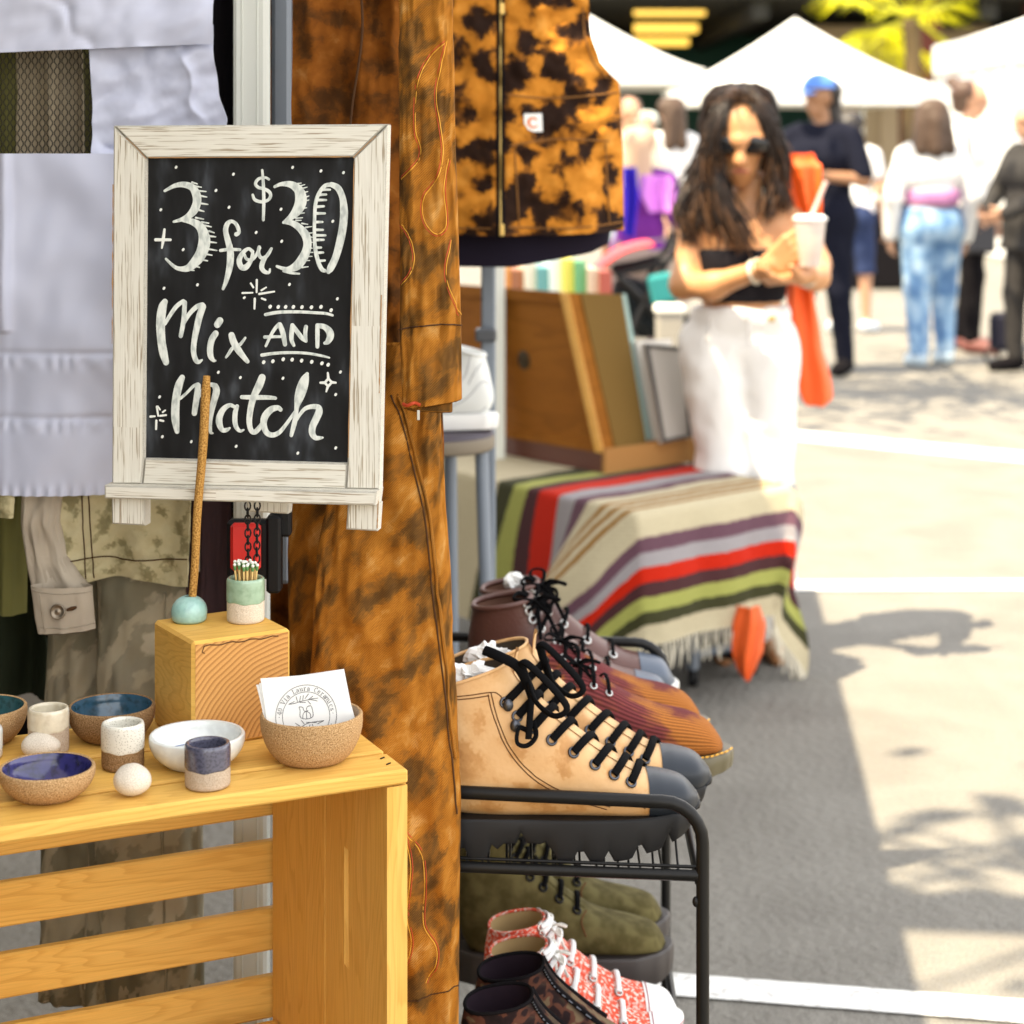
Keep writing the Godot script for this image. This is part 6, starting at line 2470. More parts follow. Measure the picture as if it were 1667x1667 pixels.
	for i in 30:     # yellow welt stitches
		var x := -0.20 + i * 0.0068
		var w := along([[-0.2, 0.040], [-0.12, 0.0515], [-0.07, 0.0525], [-0.03, 0.044], [-0.008, 0.029], [0.002, 0.014]], x) * 0.985
		var w2 := along([[-0.2, 0.040], [-0.12, 0.0515], [-0.07, 0.0525], [-0.03, 0.044], [-0.008, 0.029], [0.002, 0.014]], x + 0.0045) * 0.985
		var g := Geo.new()
		g.tube([Vector3(x, 0.032 + maxf(0, x + 0.06) * 0.06, w), Vector3(x + 0.0045, 0.032 + maxf(0, x + 0.0645) * 0.06, w2)], 0.0011, 5)
		part("welt_stitch", g, M.thread_yellow, derby, true)
	bow(derby, Vector3(-0.196, 0.140, 0.0), 0.028, 0.0020, lace_m)
	pair(derby, "farther corduroy shoe with a plum toe, behind its fellow on the top shelf", [1187, 2.53, 2.0], [1150, 2.655, 4.0], top + 0.001)

	# brown leather high-tops
	var hi := [[-0.006, 0.034, -0.004, 0.018, 0.014], [-0.02, 0.055, -0.016, 0.014, 0.035], [-0.05, 0.064, -0.048, 0.012, 0.044], [-0.085, 0.074, -0.085, 0.012, 0.046], [-0.125, 0.098, -0.14, 0.012, 0.043], [-0.16, 0.126, -0.205, 0.012, 0.038], [-0.182, 0.146, -0.262, 0.02, 0.0355], [-0.192, 0.158, -0.288, 0.055, 0.035], [-0.198, 0.166, -0.290, 0.115, 0.037], [-0.202, 0.172, -0.283, 0.160, 0.039]]
	var hi_sole := [[-0.296, 0.026, 0.0], [-0.05, 0.026, 0.0], [-0.015, 0.027, 0.003], [0.004, 0.028, 0.010]]
	var hi_w := [[-0.297, 0.006], [-0.292, 0.018], [-0.27, 0.031], [-0.2, 0.0385], [-0.1, 0.0475], [-0.05, 0.0465], [-0.02, 0.0385], [-0.004, 0.025], [0.003, 0.012], [0.004, 0.004]]
	var spec := {"stations": hi, "cap": 0.24, "upper": brown, "cap_m": mat(0.065, 0.085, 0.12, 0.45), "lining": mat(0.12, 0.06, 0.04, 0.8), "collar": 0.0042, "sole": hi_sole, "sole_width": hi_w, "sole_m": mat(0.55, 0.54, 0.50, 0.6), "eyelets": [0.36, 0.46, 0.56, 0.66, 0.76, 0.86, 0.95], "phi": 0.7, "lace_m": lace_m, "ring_m": M.steel, "eyelet_r": 0.0055, "lace_r": 0.003}
	var bh := make_shoe("high_top", "nearer brown leather high-top with a grey-blue toe behind the corduroy shoes", "sneaker", spec, "brown leather high-tops")
	bow(bh, Vector3(-0.196, 0.165, 0.004), 0.034, 0.003, lace_m)
	var bh2 := pair(bh, "rear brown leather high-top with paper in its collar, last on the top shelf", [1098, 2.765, 0.0], [1101, 2.865, 1.0], top + 0.001)
	stuffing("crumpled white paper in the rear brown high-top", bh2, Vector3(-0.236, 0.172, 0.0), Vector3(0.024, 0.020, 0.020), 6)

	# the lower shelf: coral sneakers
	var cs := spec.duplicate()
	cs.merge({"upper": coral, "cap_m": white_rubber, "lining": mat(0.42, 0.30, 0.14, 0.8), "sole_m": white_rubber, "lace_m": mat(0.80, 0.80, 0.80, 0.8), "collar": 0.0022, "lace_r": 0.0042}, true)
	var co := make_shoe("sneaker", "nearer coral and white canvas sneaker with a white toe cap, lower shelf", "sneaker", cs, "coral canvas sneakers")
	for yy: float in [0.021]:
		var g := Geo.new()
		var path := []
		for i in 50:
			var x := lerpf(-0.29, 0.0035, i / 49.0)
			path.append(Vector3(x, yy, along(hi_w, x) + 0.0006))
		g.tube(path, 0.0011, 5)
		part("sole_stripe", g, mat(0.30, 0.03, 0.06, 0.5), co, true)
	var g0 := Geo.new()
	var arc := []
	for i in 21:
		arc.append(lasts[co].at(0.225, lerpf(-1.7, 1.7, i / 20.0), 0.0018))
	g0.tube(arc, 0.0009, 5)
	part("cap_stripe", g0, mat(0.30, 0.03, 0.06, 0.5), co, true)
	bow(co, Vector3(-0.192, 0.158, 0.004), 0.022, 0.0022, mat(0.76, 0.75, 0.70, 0.8))
	co.scale = Vector3.ONE * 0.87
	pair(co, "farther coral and white canvas sneaker beside its fellow, lower shelf", [1121, 2.435, 0.0], [1108, 2.525, 2.0], low + 0.001)

	# dark camouflage ankle boots
	var cb := spec.duplicate()
	cb.merge({"upper": camo_d, "cap": 0.0, "lining": mat(0.02, 0.012, 0.018, 0.9), "collar_m": M.black_cloth, "collar": 0.0022, "sole_m": rubber, "eyelets": []}, true)
	cb.erase("lace_m")
	var ca := make_shoe("ankle_boot", "nearest dark camouflage ankle boot at the bottom of the frame, lower shelf", "boot", cb, "dark camouflage ankle boots")
	for s in [-1, 1]:
		var g := Geo.new()
		var path := []
		for i in 24:
			path.append(lasts[ca].at(lerpf(0.44, 0.995, i / 23.0), 0.35 * s, 0.001))
		g.tube(path, 0.0036, 6)
		part("trim", g, M.black_cloth, ca, true)
	var zg := Geo.new()
	for i in 12:
		zg.tube([lasts[ca].at(0.5 + i * 0.04, 0.42, 0.002), lasts[ca].at(0.52 + i * 0.04, 0.42, 0.002)], 0.0016, 5)
	part("zip", zg, M.gunmetal, ca, true)
	ca.scale = Vector3.ONE * 0.96
	pair(ca, "second dark camouflage ankle boot behind the nearest one, lower shelf", [1142, 2.255, 0.0], [1150, 2.342, 0.0], low + 0.001)

	# olive lace-up boots
	var ob_st := [[-0.010, 0.056, -0.009, 0.036, 0.011], [-0.024, 0.072, -0.020, 0.036, 0.031], [-0.055, 0.081, -0.05, 0.036, 0.040], [-0.095, 0.090, -0.09, 0.036, 0.043], [-0.13, 0.108, -0.14, 0.036, 0.0405], [-0.165, 0.135, -0.2, 0.034, 0.037], [-0.19, 0.16, -0.262, 0.032, 0.037], [-0.205, 0.178, -0.288, 0.07, 0.036], [-0.217, 0.196, -0.290, 0.14, 0.038], [-0.226, 0.212, -0.285, 0.20, 0.04]]
	var ob := make_shoe("boot", "nearer olive canvas boot with black laces at the back of the lower shelf", "boot", {
		"stations": ob_st, "cap": 0.0, "upper": olive, "lining": dark_in, "sole": [[-0.296, 0.042, 0.0], [-0.05, 0.042, 0.0], [-0.015, 0.046, 0.004], [0.004, 0.050, 0.014]], "sole_width": hi_w, "sole_m": mat(0.045, 0.038, 0.036, 0.5), "eyelets": [0.44, 0.51, 0.58, 0.65, 0.72, 0.79, 0.86, 0.93], "phi": 0.66, "lace_m": lace_m, "ring_m": M.black_metal, "tongue_m": olive, "lace_r": 0.0036}, "olive canvas boots")
	cord(ob, "seam", [lasts[ob].at(0.40, 1.5, 0.001), lasts[ob].at(0.42, 1.0, 0.001), lasts[ob].at(0.40, 0.4, 0.001)], 0.0012, stitch)
	pair(ob, "farther olive canvas boot behind its fellow on the lower shelf", [1092, 2.69, 0.0], [1086, 2.79, 0.0], low + 0.001)
	# a black boot in the shade at the back
	var bb := spec.duplicate()
	bb.merge({"upper": mat(0.012, 0.011, 0.012, 0.5), "cap": 0.0, "lining": M.black_cloth, "sole_m": rubber, "eyelets": []}, true)
	bb.erase("lace_m")
	bb.stations = ob_st
	var bk := make_shoe("boot", "black boot in the shade behind the coral sneakers, lower shelf", "boot", bb, "")
	place_shoe(bk, 940, 2.84, low + 0.001, 0.0)


# ---------------------------------------------------------------- the blanket-covered table and what stands on it
# a block from one bottom corner, its two neighbours and the three points above them
func hexa(g: Geo, b0: Vector3, b1: Vector3, b2: Vector3, t0: Vector3, t1: Vector3, t2: Vector3) -> void:
	var b3 := b1 + b2 - b0
	var t3 := t1 + t2 - t0
	g.flat(b1, b0, t0, t1)
	g.flat(b0, b2, t2, t0)
	g.flat(b2, b3, t3, t2)
	g.flat(b3, b1, t1, t3)
	g.flat(t1, t0, t2, t3)
	g.flat(b3, b2, b0, b1)


func blanket_table() -> void:
	var top := 0.5
	var c1 := W(1030, 835, 4.69)
	c1.y = top
	var c2 := W(1283, 790, 5.074)
	c2.y = top
	var u := (c2 - c1).normalized()
	var v := Vector3(-0.60, 0, -0.80).normalized()
	var nf := Vector3(-u.z, 0, u.x)
	if nf.z < 0:
		nf = -nf
	var ln := c1.distance_to(c2)
	# the table under it
	var t := thing("display_table", "low grey steel table hidden under the striped blanket", "table", Vector3(c1.x + 0.2, 0, c1.z - 0.2))
	var g := Geo.new()
	var ctr := c1 + u * ln * 0.5 + v * 0.75
	var yaw := atan2(-u.z, u.x)
	g.box(Transform3D(Basis(Vector3.UP, yaw), ctr + Vector3(0, -0.02, 0)), Vector3(ln - 0.02, 0.03, 1.45), 0.004)
	part("top", g, M.grey_metal, t)
	for q in [[0.33, 0.12], [0.54, 0.10], [0.54, 0.75], [0.05, 0.85]]:
		g = Geo.new()
		var p := c1 + u * float(q[0]) + v * float(q[1])
		g.box(Transform3D(Basis(Vector3.UP, yaw), Vector3(p.x, 0.26, p.z)), Vector3(0.026, 0.44, 0.026), 0.004)
		part("leg", g, M.grey_metal, t)
		g = Geo.new()
		g.lathe(Transform3D(Basis(Vector3(0, 0, 1), PI / 2), Vector3(p.x + 0.012, 0.024, p.z)), [Vector2(0, 0), Vector2(0.022, 0), Vector2(0.024, 0.006), Vector2(0.024, 0.018), Vector2(0.022, 0.024), Vector2(0, 0.024)], 20)
		part("castor", g, M.black_plastic, t)
	g = Geo.new()
	g.tube([c1 + u * 0.33 + v * 0.12 + Vector3(0, -0.42, 0), c1 + u * 0.54 + v * 0.10 + Vector3(0, -0.42, 0)], 0.012, 8)
	part("rail", g, M.grey_metal, t)

	# the blanket: q runs from the back of the table (negative) over its front edge to the fringe
	var bands := [[-1.2, "cream"], [-0.536, "dkgreen"], [-0.47, "ltgreen"], [-0.41, "maroon"], [-0.364, "red"], [-0.284, "grey"], [-0.216, "purple"], [-0.168, "cream"], [-0.114, "ochre"], [-0.092, "cream"], [-0.070, "ochre"], [-0.048, "cream"], [-0.026, "ochre"], [-0.006, "cream"], [0.06, "purple"], [0.095, "grey"], [0.13, "red"], [0.166, "maroon"], [0.199, "ltgreen"], [0.234, "dkgreen"], [0.264, "cream"]]
	var tones := {"cream": Color(0.50, 0.44, 0.295), "dkgreen": Color(0.045, 0.045, 0.018), "ltgreen": Color(0.33, 0.345, 0.09), "maroon": Color(0.065, 0.024, 0.026), "red": Color(0.50, 0.018, 0.004), "grey": Color(0.31, 0.29, 0.30), "purple": Color(0.125, 0.062, 0.085), "ochre": Color(0.26, 0.125, 0.024)}
	var q0 := -1.45
	var q1 := 0.315
	var tex := paint(96, 1024, func(x: float, y: float) -> Color:
		var q := lerpf(q0, q1, y) + 0.0022 * noise.get_noise_2d(x * 9.0, y * 30.0)
		var c: Color = tones.cream
		for b in bands:
			if q >= b[0]:
				c = tones[b[1]]
		var wv := 0.86 + 0.14 * sin(x * TAU * 24.0) * sin(y * TAU * 190.0) + 0.10 * noise.get_noise_2d(x * 30.0, y * 160.0)
		return srgb(c * wv))
	var wool := textured(tex, 0.95)
	wool.rim_enabled = true
	wool.rim = 0.08
	wool.rim_tint = 0.6
	wool.backlight_enabled = true
	wool.backlight = Color(0.12, 0.12, 0.12)
	var down := Vector3(0, -1, 0)
	var pos := func(a: float, q: float) -> Vector3:
		var brk := ln - 0.36 * maxf(q, 0.0)
		var r := maxf(a - brk, 0.0)
		var p := maxf(-a, 0.0)
		var aa := clampf(a, 0.0, brk)
		var o := c1 + u * aa
		var wob := noise.get_noise_2d(a * 5.0 + 3.0, q * 3.0)
		if q <= 0.0:
			o += v * (-q)
		else:
			o += down * q + nf * (0.010 + 0.035 * (1.0 - exp(-q * 9.0)) + (0.012 * wob + 0.008 * sin(a * 26.0)) * clampf(q * 6.0, 0.0, 1.0))
		if p > 0.0:
			var b := maxf(-q, 0.0)
			var k := lerpf(0.74, 0.16, smoothstep(0.0, 0.30, b))
			o += (-u * 0.35 + v * 0.55 + Vector3(-0.35, 0, 0)).normalized() * p * k + down * p * sqrt(1.0 - k * k)
			o += nf * (0.02 * sin(q * 18.0 + p * 5.0) * clampf(p * 6.0, 0, 1)) - u * (0.012 * (1.0 - exp(-p * 12.0)))
		if r > 0.0:
			o += u * r * 0.55 + down * r * 0.62 + nf * (-0.15 * r + 0.02 * sin(r * 20.0 + q * 9.0))
		else:
			o.y += 0.004 * wob * clampf(-q * 10.0, 0.0, 1.0)
		return o
	var rows := []
	var uvs := []
	var na := 84
	var nq := 150
	for i in nq + 1:
		var q := lerpf(q1, q0, float(i) / nq)
		var r := PackedVector3Array()
		var ul := PackedVector2Array()
		for j in na + 1:
			var a := lerpf(-0.37, ln + 0.05 + 0.36 * maxf(q, 0.0) * 1.35, float(j) / na)
			r.append(pos.call(a, q) + Vector3(0, 0.004, 0))
			ul.append(Vector2(a * 3.0, (q - q0) / (q1 - q0)))
		rows.append(r)
		uvs.append(ul)
	var bt := thing("striped_blanket", "woven striped blanket in red, purple, green and cream draped over the table", "blanket", Vector3(c1.x, 0, c1.z))
	g = Geo.new()
	g.cloth(rows, 0.004, uvs)
	part("cloth", g, wool, bt)
	var fr := mat(0.60, 0.56, 0.45, 0.95)
	var r0: PackedVector3Array = rows[0]
	for i in 74:
		var f := i / 73.0 * (r0.size() - 1)
		var k := mini(int(f), r0.size() - 2)
		var p := r0[k].lerp(r0[k + 1], f - k)
		var len_ := rng.randf_range(0.045, 0.075)
		g = Geo.new()
		g.tube([p + Vector3(0, 0.003, 0), p + Vector3(rng.randf_range(-0.004, 0.004), -len_ * 0.5, rng.randf_range(-0.004, 0.006)), p + Vector3(rng.randf_range(-0.012, 0.012), -len_, rng.randf_range(-0.008, 0.008))], [0.0028, 0.0032, 0.0018], 5)
		part("tassel", g, fr, bt)

	# the tray: corner towards the camera
	var k0 := W(985, 775, 5.215)
	k0.y = top + 0.006
	var tu := Vector3(0.316, 0, -0.253).normalized()
	var tv := Vector3(-0.63, 0, -0.777).normalized()
	var tray := thing("wooden_tray", "shallow brown wooden tray holding the trunk and frames on the blanket", "tray", k0)
	var up := Vector3(0, 0.065, 0)
	var card := mat(0.34, 0.175, 0.055, 0.8)
	var wl := 0.405
	var dl := 0.95
	var th := 0.012
	g = Geo.new()
	hexa(g, k0, k0 + tv * th, k0 + tu * wl, k0 + up, k0 + tv * th + up, k0 + tu * wl + up)
	part("front_side", g, card, tray)
	g = Geo.new()
	hexa(g, k0 + tv * th, k0 + tv * dl, k0 + tv * th + tu * th, k0 + tv * th + up, k0 + tv * dl + up, k0 + tv * th + tu * th + up)
	part("left_side", g, M.wood_red, tray)  # left face coloured darker to stand for its shade
	g = Geo.new()
	var rb := k0 + tu * (wl - th) + tv * th
	hexa(g, rb, rb + tv * (dl - th), rb + tu * th, rb + up, rb + tv * (dl - th) + up, rb + tu * th + up)
	part("right_side", g, card, tray)
	g = Geo.new()
	var fl := Vector3(0, 0.006, 0)
	var fb := k0 + (tu + tv) * th
	hexa(g, fb, fb + tv * (dl - th * 2), fb + tu * (wl - th * 2), fb + fl, fb + tv * (dl - th * 2) + fl, fb + tu * (wl - th * 2) + fl)
	part("bottom", g, card, tray)

	# the wooden trunk leaning in it
	var b0 := W(984, 737, 5.225)
	var b1 := W(742, 697, 5.72)
	var b2 := W(1050, 722, 5.36)
	var t0 := W(926, 476, 5.29)
	var t1 := W(700, 466, 5.78)
	var t2 := W(1010, 480, 5.43)
	var trunk := thing("wooden_case", "leaning walnut-brown wooden case with a round dark knob", "wooden case", b0)
	g = Geo.new()
	hexa(g, b0, b1, b2, t0, t1, t2)
	part("body", g, M.walnut, trunk)
	var fn := (b1 - b0).cross(t0 - b0).normalized()
	if fn.z < 0:
		fn = -fn
	var face := func(a: float, b: float, off: float) -> Vector3: return b0.lerp(b1, a) + (t0 - b0) * b + fn * off
	# framing boards round the front panel
	for e in [[0.0, 0.0, 0.045, 1.0, "light"], [0.045, 0.93, 0.945, 1.0, ""], [0.045, 0.0, 0.945, 0.05, ""], [0.945, 0.0, 1.0, 1.0, ""]]:
		g = Geo.new()
		hexa(g, face.call(e[0], e[1], 0.008), face.call(e[2], e[1], 0.008), face.call(e[0], e[1], 0.0005), face.call(e[0], e[3], 0.008), face.call(e[2], e[3], 0.008), face.call(e[0], e[3], 0.0005))
		part("frame_board", g, M.light_wood if e[4] == "light" else M.walnut, trunk)
	g = Geo.new()
	var kb := Basis.looking_at(-fn, Vector3.UP) * Basis(Vector3.RIGHT, -PI / 2)
	g.lathe(Transform3D(kb, face.call(0.40, 0.53, 0.001)), [Vector2(0, 0), Vector2(0.026, 0), Vector2(0.030, 0.004), Vector2(0.022, 0.010), Vector2(0.024, 0.018), Vector2(0.016, 0.026), Vector2(0, 0.028)], 24)
	part("knob", g, mat(0.05, 0.032, 0.012, 0.4, 0.4), trunk)
	g = Geo.new()
	var e0 := Vector3(0.0, 0, 0)
	hexa(g, b0 + fn * 0.009 + e0, b0 + fn * 0.001, b0 + fn * 0.009 + (b2 - b0) * 0.22, t0 + fn * 0.009, t0 + fn * 0.001, t0 + fn * 0.009 + (t2 - t0) * 0.18)
	part("corner_board", g, M.light_wood, trunk)
	var sn := (b2 - b0).cross(t0 - b0).normalized()
	if sn.z < 0:
		sn = -sn
	g = Geo.new()
	var s0 := b0 + (b2 - b0) * 0.24 + sn * 0.006
	var s1 := t0 + (t2 - t0) * 0.20 + sn * 0.006
	hexa(g, s0, s0 - sn * 0.005, b2 + sn * 0.006, s1, s1 - sn * 0.005, t2 + sn * 0.006)
	part("side_panel", g, mat(0.16, 0.095, 0.025, 0.85), trunk)

	var leaning := func(called: String, label: String, cat: String, bl: Vector3, br: Vector3, tl: Vector3, tr: Vector3, deep: float, m: Material, edge: Material, rim: float) -> void:
		var o := thing(called, label, cat, bl, "pictures leaning in the tray")
		var n := (br - bl).cross(tl - bl).normalized()
		if n.z < 0:
			n = -n
		var gg := Geo.new()
		hexa(gg, bl, bl - n * deep, br, tl, tl - n * deep, tr)
		part("panel", gg, m, o)
		if rim > 0.0:
			var at := func(a: float, b: float, off: float) -> Vector3: return bl.lerp(br, a).lerp(tl.lerp(tr, a), b) + n * off
			var w := rim / bl.distance_to(br)
			var h := rim / bl.distance_to(tl)
			for e in [[0.0, 0.0, w, 1.0], [1.0 - w, 0.0, 1.0, 1.0], [w, 0.0, 1.0 - w, h], [w, 1.0 - h, 1.0 - w, 1.0]]:
				gg = Geo.new()
				hexa(gg, at.call(e[0], e[1], 0.006), at.call(e[0], e[1], 0.0006), at.call(e[2], e[1], 0.006), at.call(e[0], e[3], 0.006), at.call(e[0], e[3], 0.0006), at.call(e[2], e[3], 0.006))
				part("frame_strip", gg, edge, o)
	leaning.call("picture_frame", "thin teal-edged board standing against the wooden case", "picture frame", W(1048, 718, 5.36), W(1062, 716, 5.40), W(1003, 480, 5.42), W(1019, 478, 5.46), 0.012, mat(0.30, 0.44, 0.40, 0.7), M.paper, 0.0)
	leaning.call("picture_frame", "white-framed picture leaning between the teal board and the grey canvas", "picture frame", W(1066, 716, 5.36), W(1112, 708, 5.46), W(1034, 556, 5.42), W(1090, 552, 5.52), 0.01, mat(0.42, 0.46, 0.44, 0.7), mat(0.72, 0.69, 0.62, 0.6), 0.024)
	leaning.call("picture_frame", "grey canvas in a thin dark frame, rightmost in the tray", "picture frame", W(1078, 722, 5.31), W(1124, 712, 5.40), W(1048, 560, 5.37), W(1116, 566, 5.46), 0.012, mat(0.40, 0.37, 0.33, 0.9), mat(0.06, 0.055, 0.05, 0.6), 0.010)
	# books behind the case
	var cols := [[Color(0.60, 0.30, 0.09), "orange"], [Color(0.25, 0.10, 0.05), "brown"], [Color(0.62, 0.60, 0.50), "cream"], [Color(0.10, 0.28, 0.30), "teal"], [Color(0.55, 0.65, 0.68), "pale blue"], [Color(0.60, 0.55, 0.10), "yellow"], [Color(0.10, 0.30, 0.14), "green"], [Color(0.50, 0.40, 0.30), "tan"], [Color(0.30, 0.06, 0.04), "red"]]
	for i in cols.size():
		var x0 := 815.0 + i * 20.5
		var h: float = [428, 440, 425, 436, 418, 422, 426, 438, 442][i]
		var o := thing("book", "%s-spined book standing behind the wooden case" % cols[i][1], "book", W(x0, 520, 6.0), "books behind the wooden case")
		g = Geo.new()
		var fx := W(x0, 560, 6.0)
		var gx := W(x0 + 18.5, 560, 6.02)
		var th0 := W(x0 - 2, h, 6.02)
		var th1 := W(x0 + 16.5, h, 6.04)
		hexa(g, fx, fx + Vector3(-0.02, 0, -0.17), gx, th0, th0 + Vector3(-0.02, 0, -0.17), th1)
		var m := mat(cols[i][0].r, cols[i][0].g, cols[i][0].b, 0.7)
		part("cover", g, m, o)
	var bin_ := thing("book_bin", "dark bin that the books stand in, behind the wooden case", "bin", W(900, 600, 6.1))
	g = Geo.new()
	var q0b := W(806, 700, 5.98)
	hexa(g, Vector3(q0b.x, 0.505, q0b.z - 0.02), Vector3(q0b.x - 0.02, 0.505, q0b.z - 0.24), Vector3(q0b.x + 0.38, 0.505, q0b.z - 0.04), Vector3(q0b.x, W(0, 556, 6.0).y, q0b.z - 0.02), Vector3(q0b.x - 0.02, W(0, 556, 6.0).y, q0b.z - 0.24), Vector3(q0b.x + 0.38, W(0, 556, 6.0).y, q0b.z - 0.04))
	part("box", g, M.wood_red, bin_)

	# under the table: a black crate and an orange bag
	var uc := thing("plastic_crate", "black plastic crate under the blanket's fringe", "crate", Vector3(0.42, 0, -5.12))
	for i in 6:
		g = Geo.new()
		g.box(frame(Vector3(0.42, 0.12 + i * 0.026, -5.12), 39), Vector3(0.30, 0.018, 0.24), 0.003)
		part("slat", g, M.black_plastic, uc)
	for sx in [-1, 1]:
		g = Geo.new()
		g.box(frame(Vector3(0.42, 0.1, -5.12), 39) * Transform3D(Basis(), Vector3(sx * 0.142, 0.03, 0)), Vector3(0.02, 0.20, 0.246), 0.003)
		part("end", g, M.black_plastic, uc)
	var ob := thing("plastic_bag", "orange plastic bag hanging under the right end of the blanket", "bag", W(1215, 1100, 4.92))
	g = hang([[985, 1200, 1236], [1015, 1192, 1246], [1060, 1191, 1243], [1090, 1200, 1231], [1104, 1209, 1221]], 4.86, func(uu: float, vv: float, x: float, y: float) -> Vector3:
		return Vector3(0, 0, 0.03 * sin(uu * PI) + 0.006 * sin(uu * 14.0 + vv * 4.0)), 24, 24, 0.003)
	part("sack", g, mat(0.72, 0.10, 0.012, 0.45), ob)

	# bar stool with a white sneaker on it
	var sd := 3.52
	var sh: float = EYE - (703.0 - HORIZON) * sd / FOCAL
	var sc := W(712, 700, sd)
	var stool := thing("stool", "round dark-topped stool with grey legs holding the white sneaker", "stool", Vector3(sc.x, 0, sc.z))
	g = Geo.new()
	g.lathe(frame(Vector3(sc.x, sh - 0.03, sc.z)), [Vector2(0, 0), Vector2(0.098, 0), Vector2(0.103, 0.005), Vector2(0.103, 0.024), Vector2(0.100, 0.026)], 40)
	part("seat_rim", g, mat(0.17, 0.14, 0.10, 0.6), stool)
	g = Geo.new()
	g.lathe(frame(Vector3(sc.x, sh - 0.004, sc.z)), [Vector2(0.1015, 0), Vector2(0.1015, 0.005), Vector2(0.095, 0.010), Vector2(0, 0.011)], 40)
	part("seat", g, mat(0.055, 0.045, 0.06, 0.6), stool)
	for k in 4:
		var a := TAU * k / 4 + 0.25
		g = Geo.new()
		g.tube([Vector3(sc.x + cos(a) * 0.082, sh - 0.03, sc.z + sin(a) * 0.082), Vector3(sc.x + cos(a) * 0.11, 0.0, sc.z + sin(a) * 0.11)], 0.0125, 10)
		part("leg", g, M.grey_metal, stool)
	var hi := [[-0.006, 0.034, -0.004, 0.026, 0.014], [-0.02, 0.062, -0.016, 0.026, 0.035], [-0.05, 0.072, -0.048, 0.026, 0.042], [-0.085, 0.082, -0.085, 0.026, 0.043], [-0.125, 0.104, -0.14, 0.026, 0.041], [-0.16, 0.132, -0.205, 0.026, 0.038], [-0.182, 0.152, -0.262, 0.03, 0.0365], [-0.192, 0.162, -0.286, 0.06, 0.036], [-0.198, 0.168, -0.280, 0.112, 0.036], [-0.202, 0.174, -0.268, 0.158, 0.036]]
	var ws := make_shoe("sneaker", "white leather high-top sneaker standing on the stool", "sneaker", {
		"stations": hi, "cap": 0.24, "upper": mat(0.70, 0.72, 0.70, 0.5), "cap_m": mat(0.70, 0.72, 0.70, 0.5), "lining": mat(0.6, 0.58, 0.52, 0.9), "collar": 0.005, "collar_m": mat(0.70, 0.72, 0.70, 0.6), "sole": [[-0.296, 0.036, 0.004], [-0.05, 0.034, 0.0], [-0.015, 0.034, 0.003], [0.004, 0.036, 0.010]],
		"sole_width": [[-0.297, 0.006], [-0.292, 0.018], [-0.27, 0.031], [-0.2, 0.0385], [-0.1, 0.0475], [-0.05, 0.0465], [-0.02, 0.0385], [-0.004, 0.025], [0.003, 0.012], [0.004, 0.004]], "sole_m": mat(0.74, 0.74, 0.72, 0.6), "eyelets": [0.4, 0.5, 0.6, 0.7, 0.8, 0.9], "phi": 0.6, "lace_m": mat(0.7, 0.7, 0.68, 0.8), "ring_m": M.steel, "lace_r": 0.003}, "")
	var grey := mat(0.42, 0.43, 0.44, 0.7)
	for q in [[[-0.285, 0.10], [-0.262, 0.105], [-0.235, 0.075], [-0.20, 0.055], [-0.15, 0.048]], [[-0.27, 0.15], [-0.25, 0.13], [-0.235, 0.10]], [[-0.286, 0.042], [-0.22, 0.040], [-0.14, 0.040], [-0.06, 0.040]], [[-0.24, 0.165], [-0.23, 0.125], [-0.21, 0.10], [-0.17, 0.085], [-0.12, 0.062]]]:
		for sgn in [1.0, -1.0]:
			var path := []
			var v2 := []
			for e in q:
				v2.append(Vector2(e[0], e[1]))
			for e in smooth(v2, 4):
				var p: Vector3 = lasts[ws].side(e.x, e.y, 0.0006)
				path.append(Vector3(p.x, p.y, p.z * sgn))
			g = Geo.new()
			g.tube(path, 0.0013, 5)
			part("panel_seam", g, grey, ws, true)
	g = Geo.new()
	rows = []
	for i in 9:
		var r := PackedVector3Array()
		for j in 7:
			r.append(lasts[ws].at(lerpf(0.72, 1.0, i / 8.0), lerpf(0.32, -0.32, j / 6.0), 0.003) + Vector3(0.012, 0.028, 0) * maxf(0.0, i - 5) / 3.0)
		rows.append(r)
	g.grid(rows)
	part("tongue", g, mat(0.72, 0.73, 0.70, 0.7), ws, true)
	ws.scale = Vector3.ONE * 0.84
	var heel := W(806, 690, sd - 0.02)
	ws.position = Vector3(heel.x - 0.29 * 0.84, sh + 0.007, heel.z)
	ws.rotation.y = PI


# ---------------------------------------------------------------- people
# bones: [a, b, radius a, radius b] in world space
func body_mesh(bones: Array, cell: float, k := 0.03, sq := 1.0, cut := [], rough := 0.0, rs := Vector3.ONE) -> Geo:
	var lo := Vector3.ONE * 1e6
	var hi := Vector3.ONE * -1e6
	for b in bones:
		var r: float = maxf(b[2], b[3]) * maxf(sq, 1.0) + cell * 3 + rough
		lo = lo.min(b[0] - Vector3.ONE * r).min(b[1] - Vector3.ONE * r)
		hi = hi.max(b[0] + Vector3.ONE * r).max(b[1] + Vector3.ONE * r)
	var f := Field.new(lo, hi, cell)
	for b in bones:
		f.bone(b[0], b[1], b[2], b[3], k, b[4] if b.size() > 4 else sq)
	if cut.size():
		f.cut(cut[0], cut[1])
	if rough > 0.0:
		f.rough(noise, rough, rs)
	var g := Geo.new()
	f.into(g)
	return g


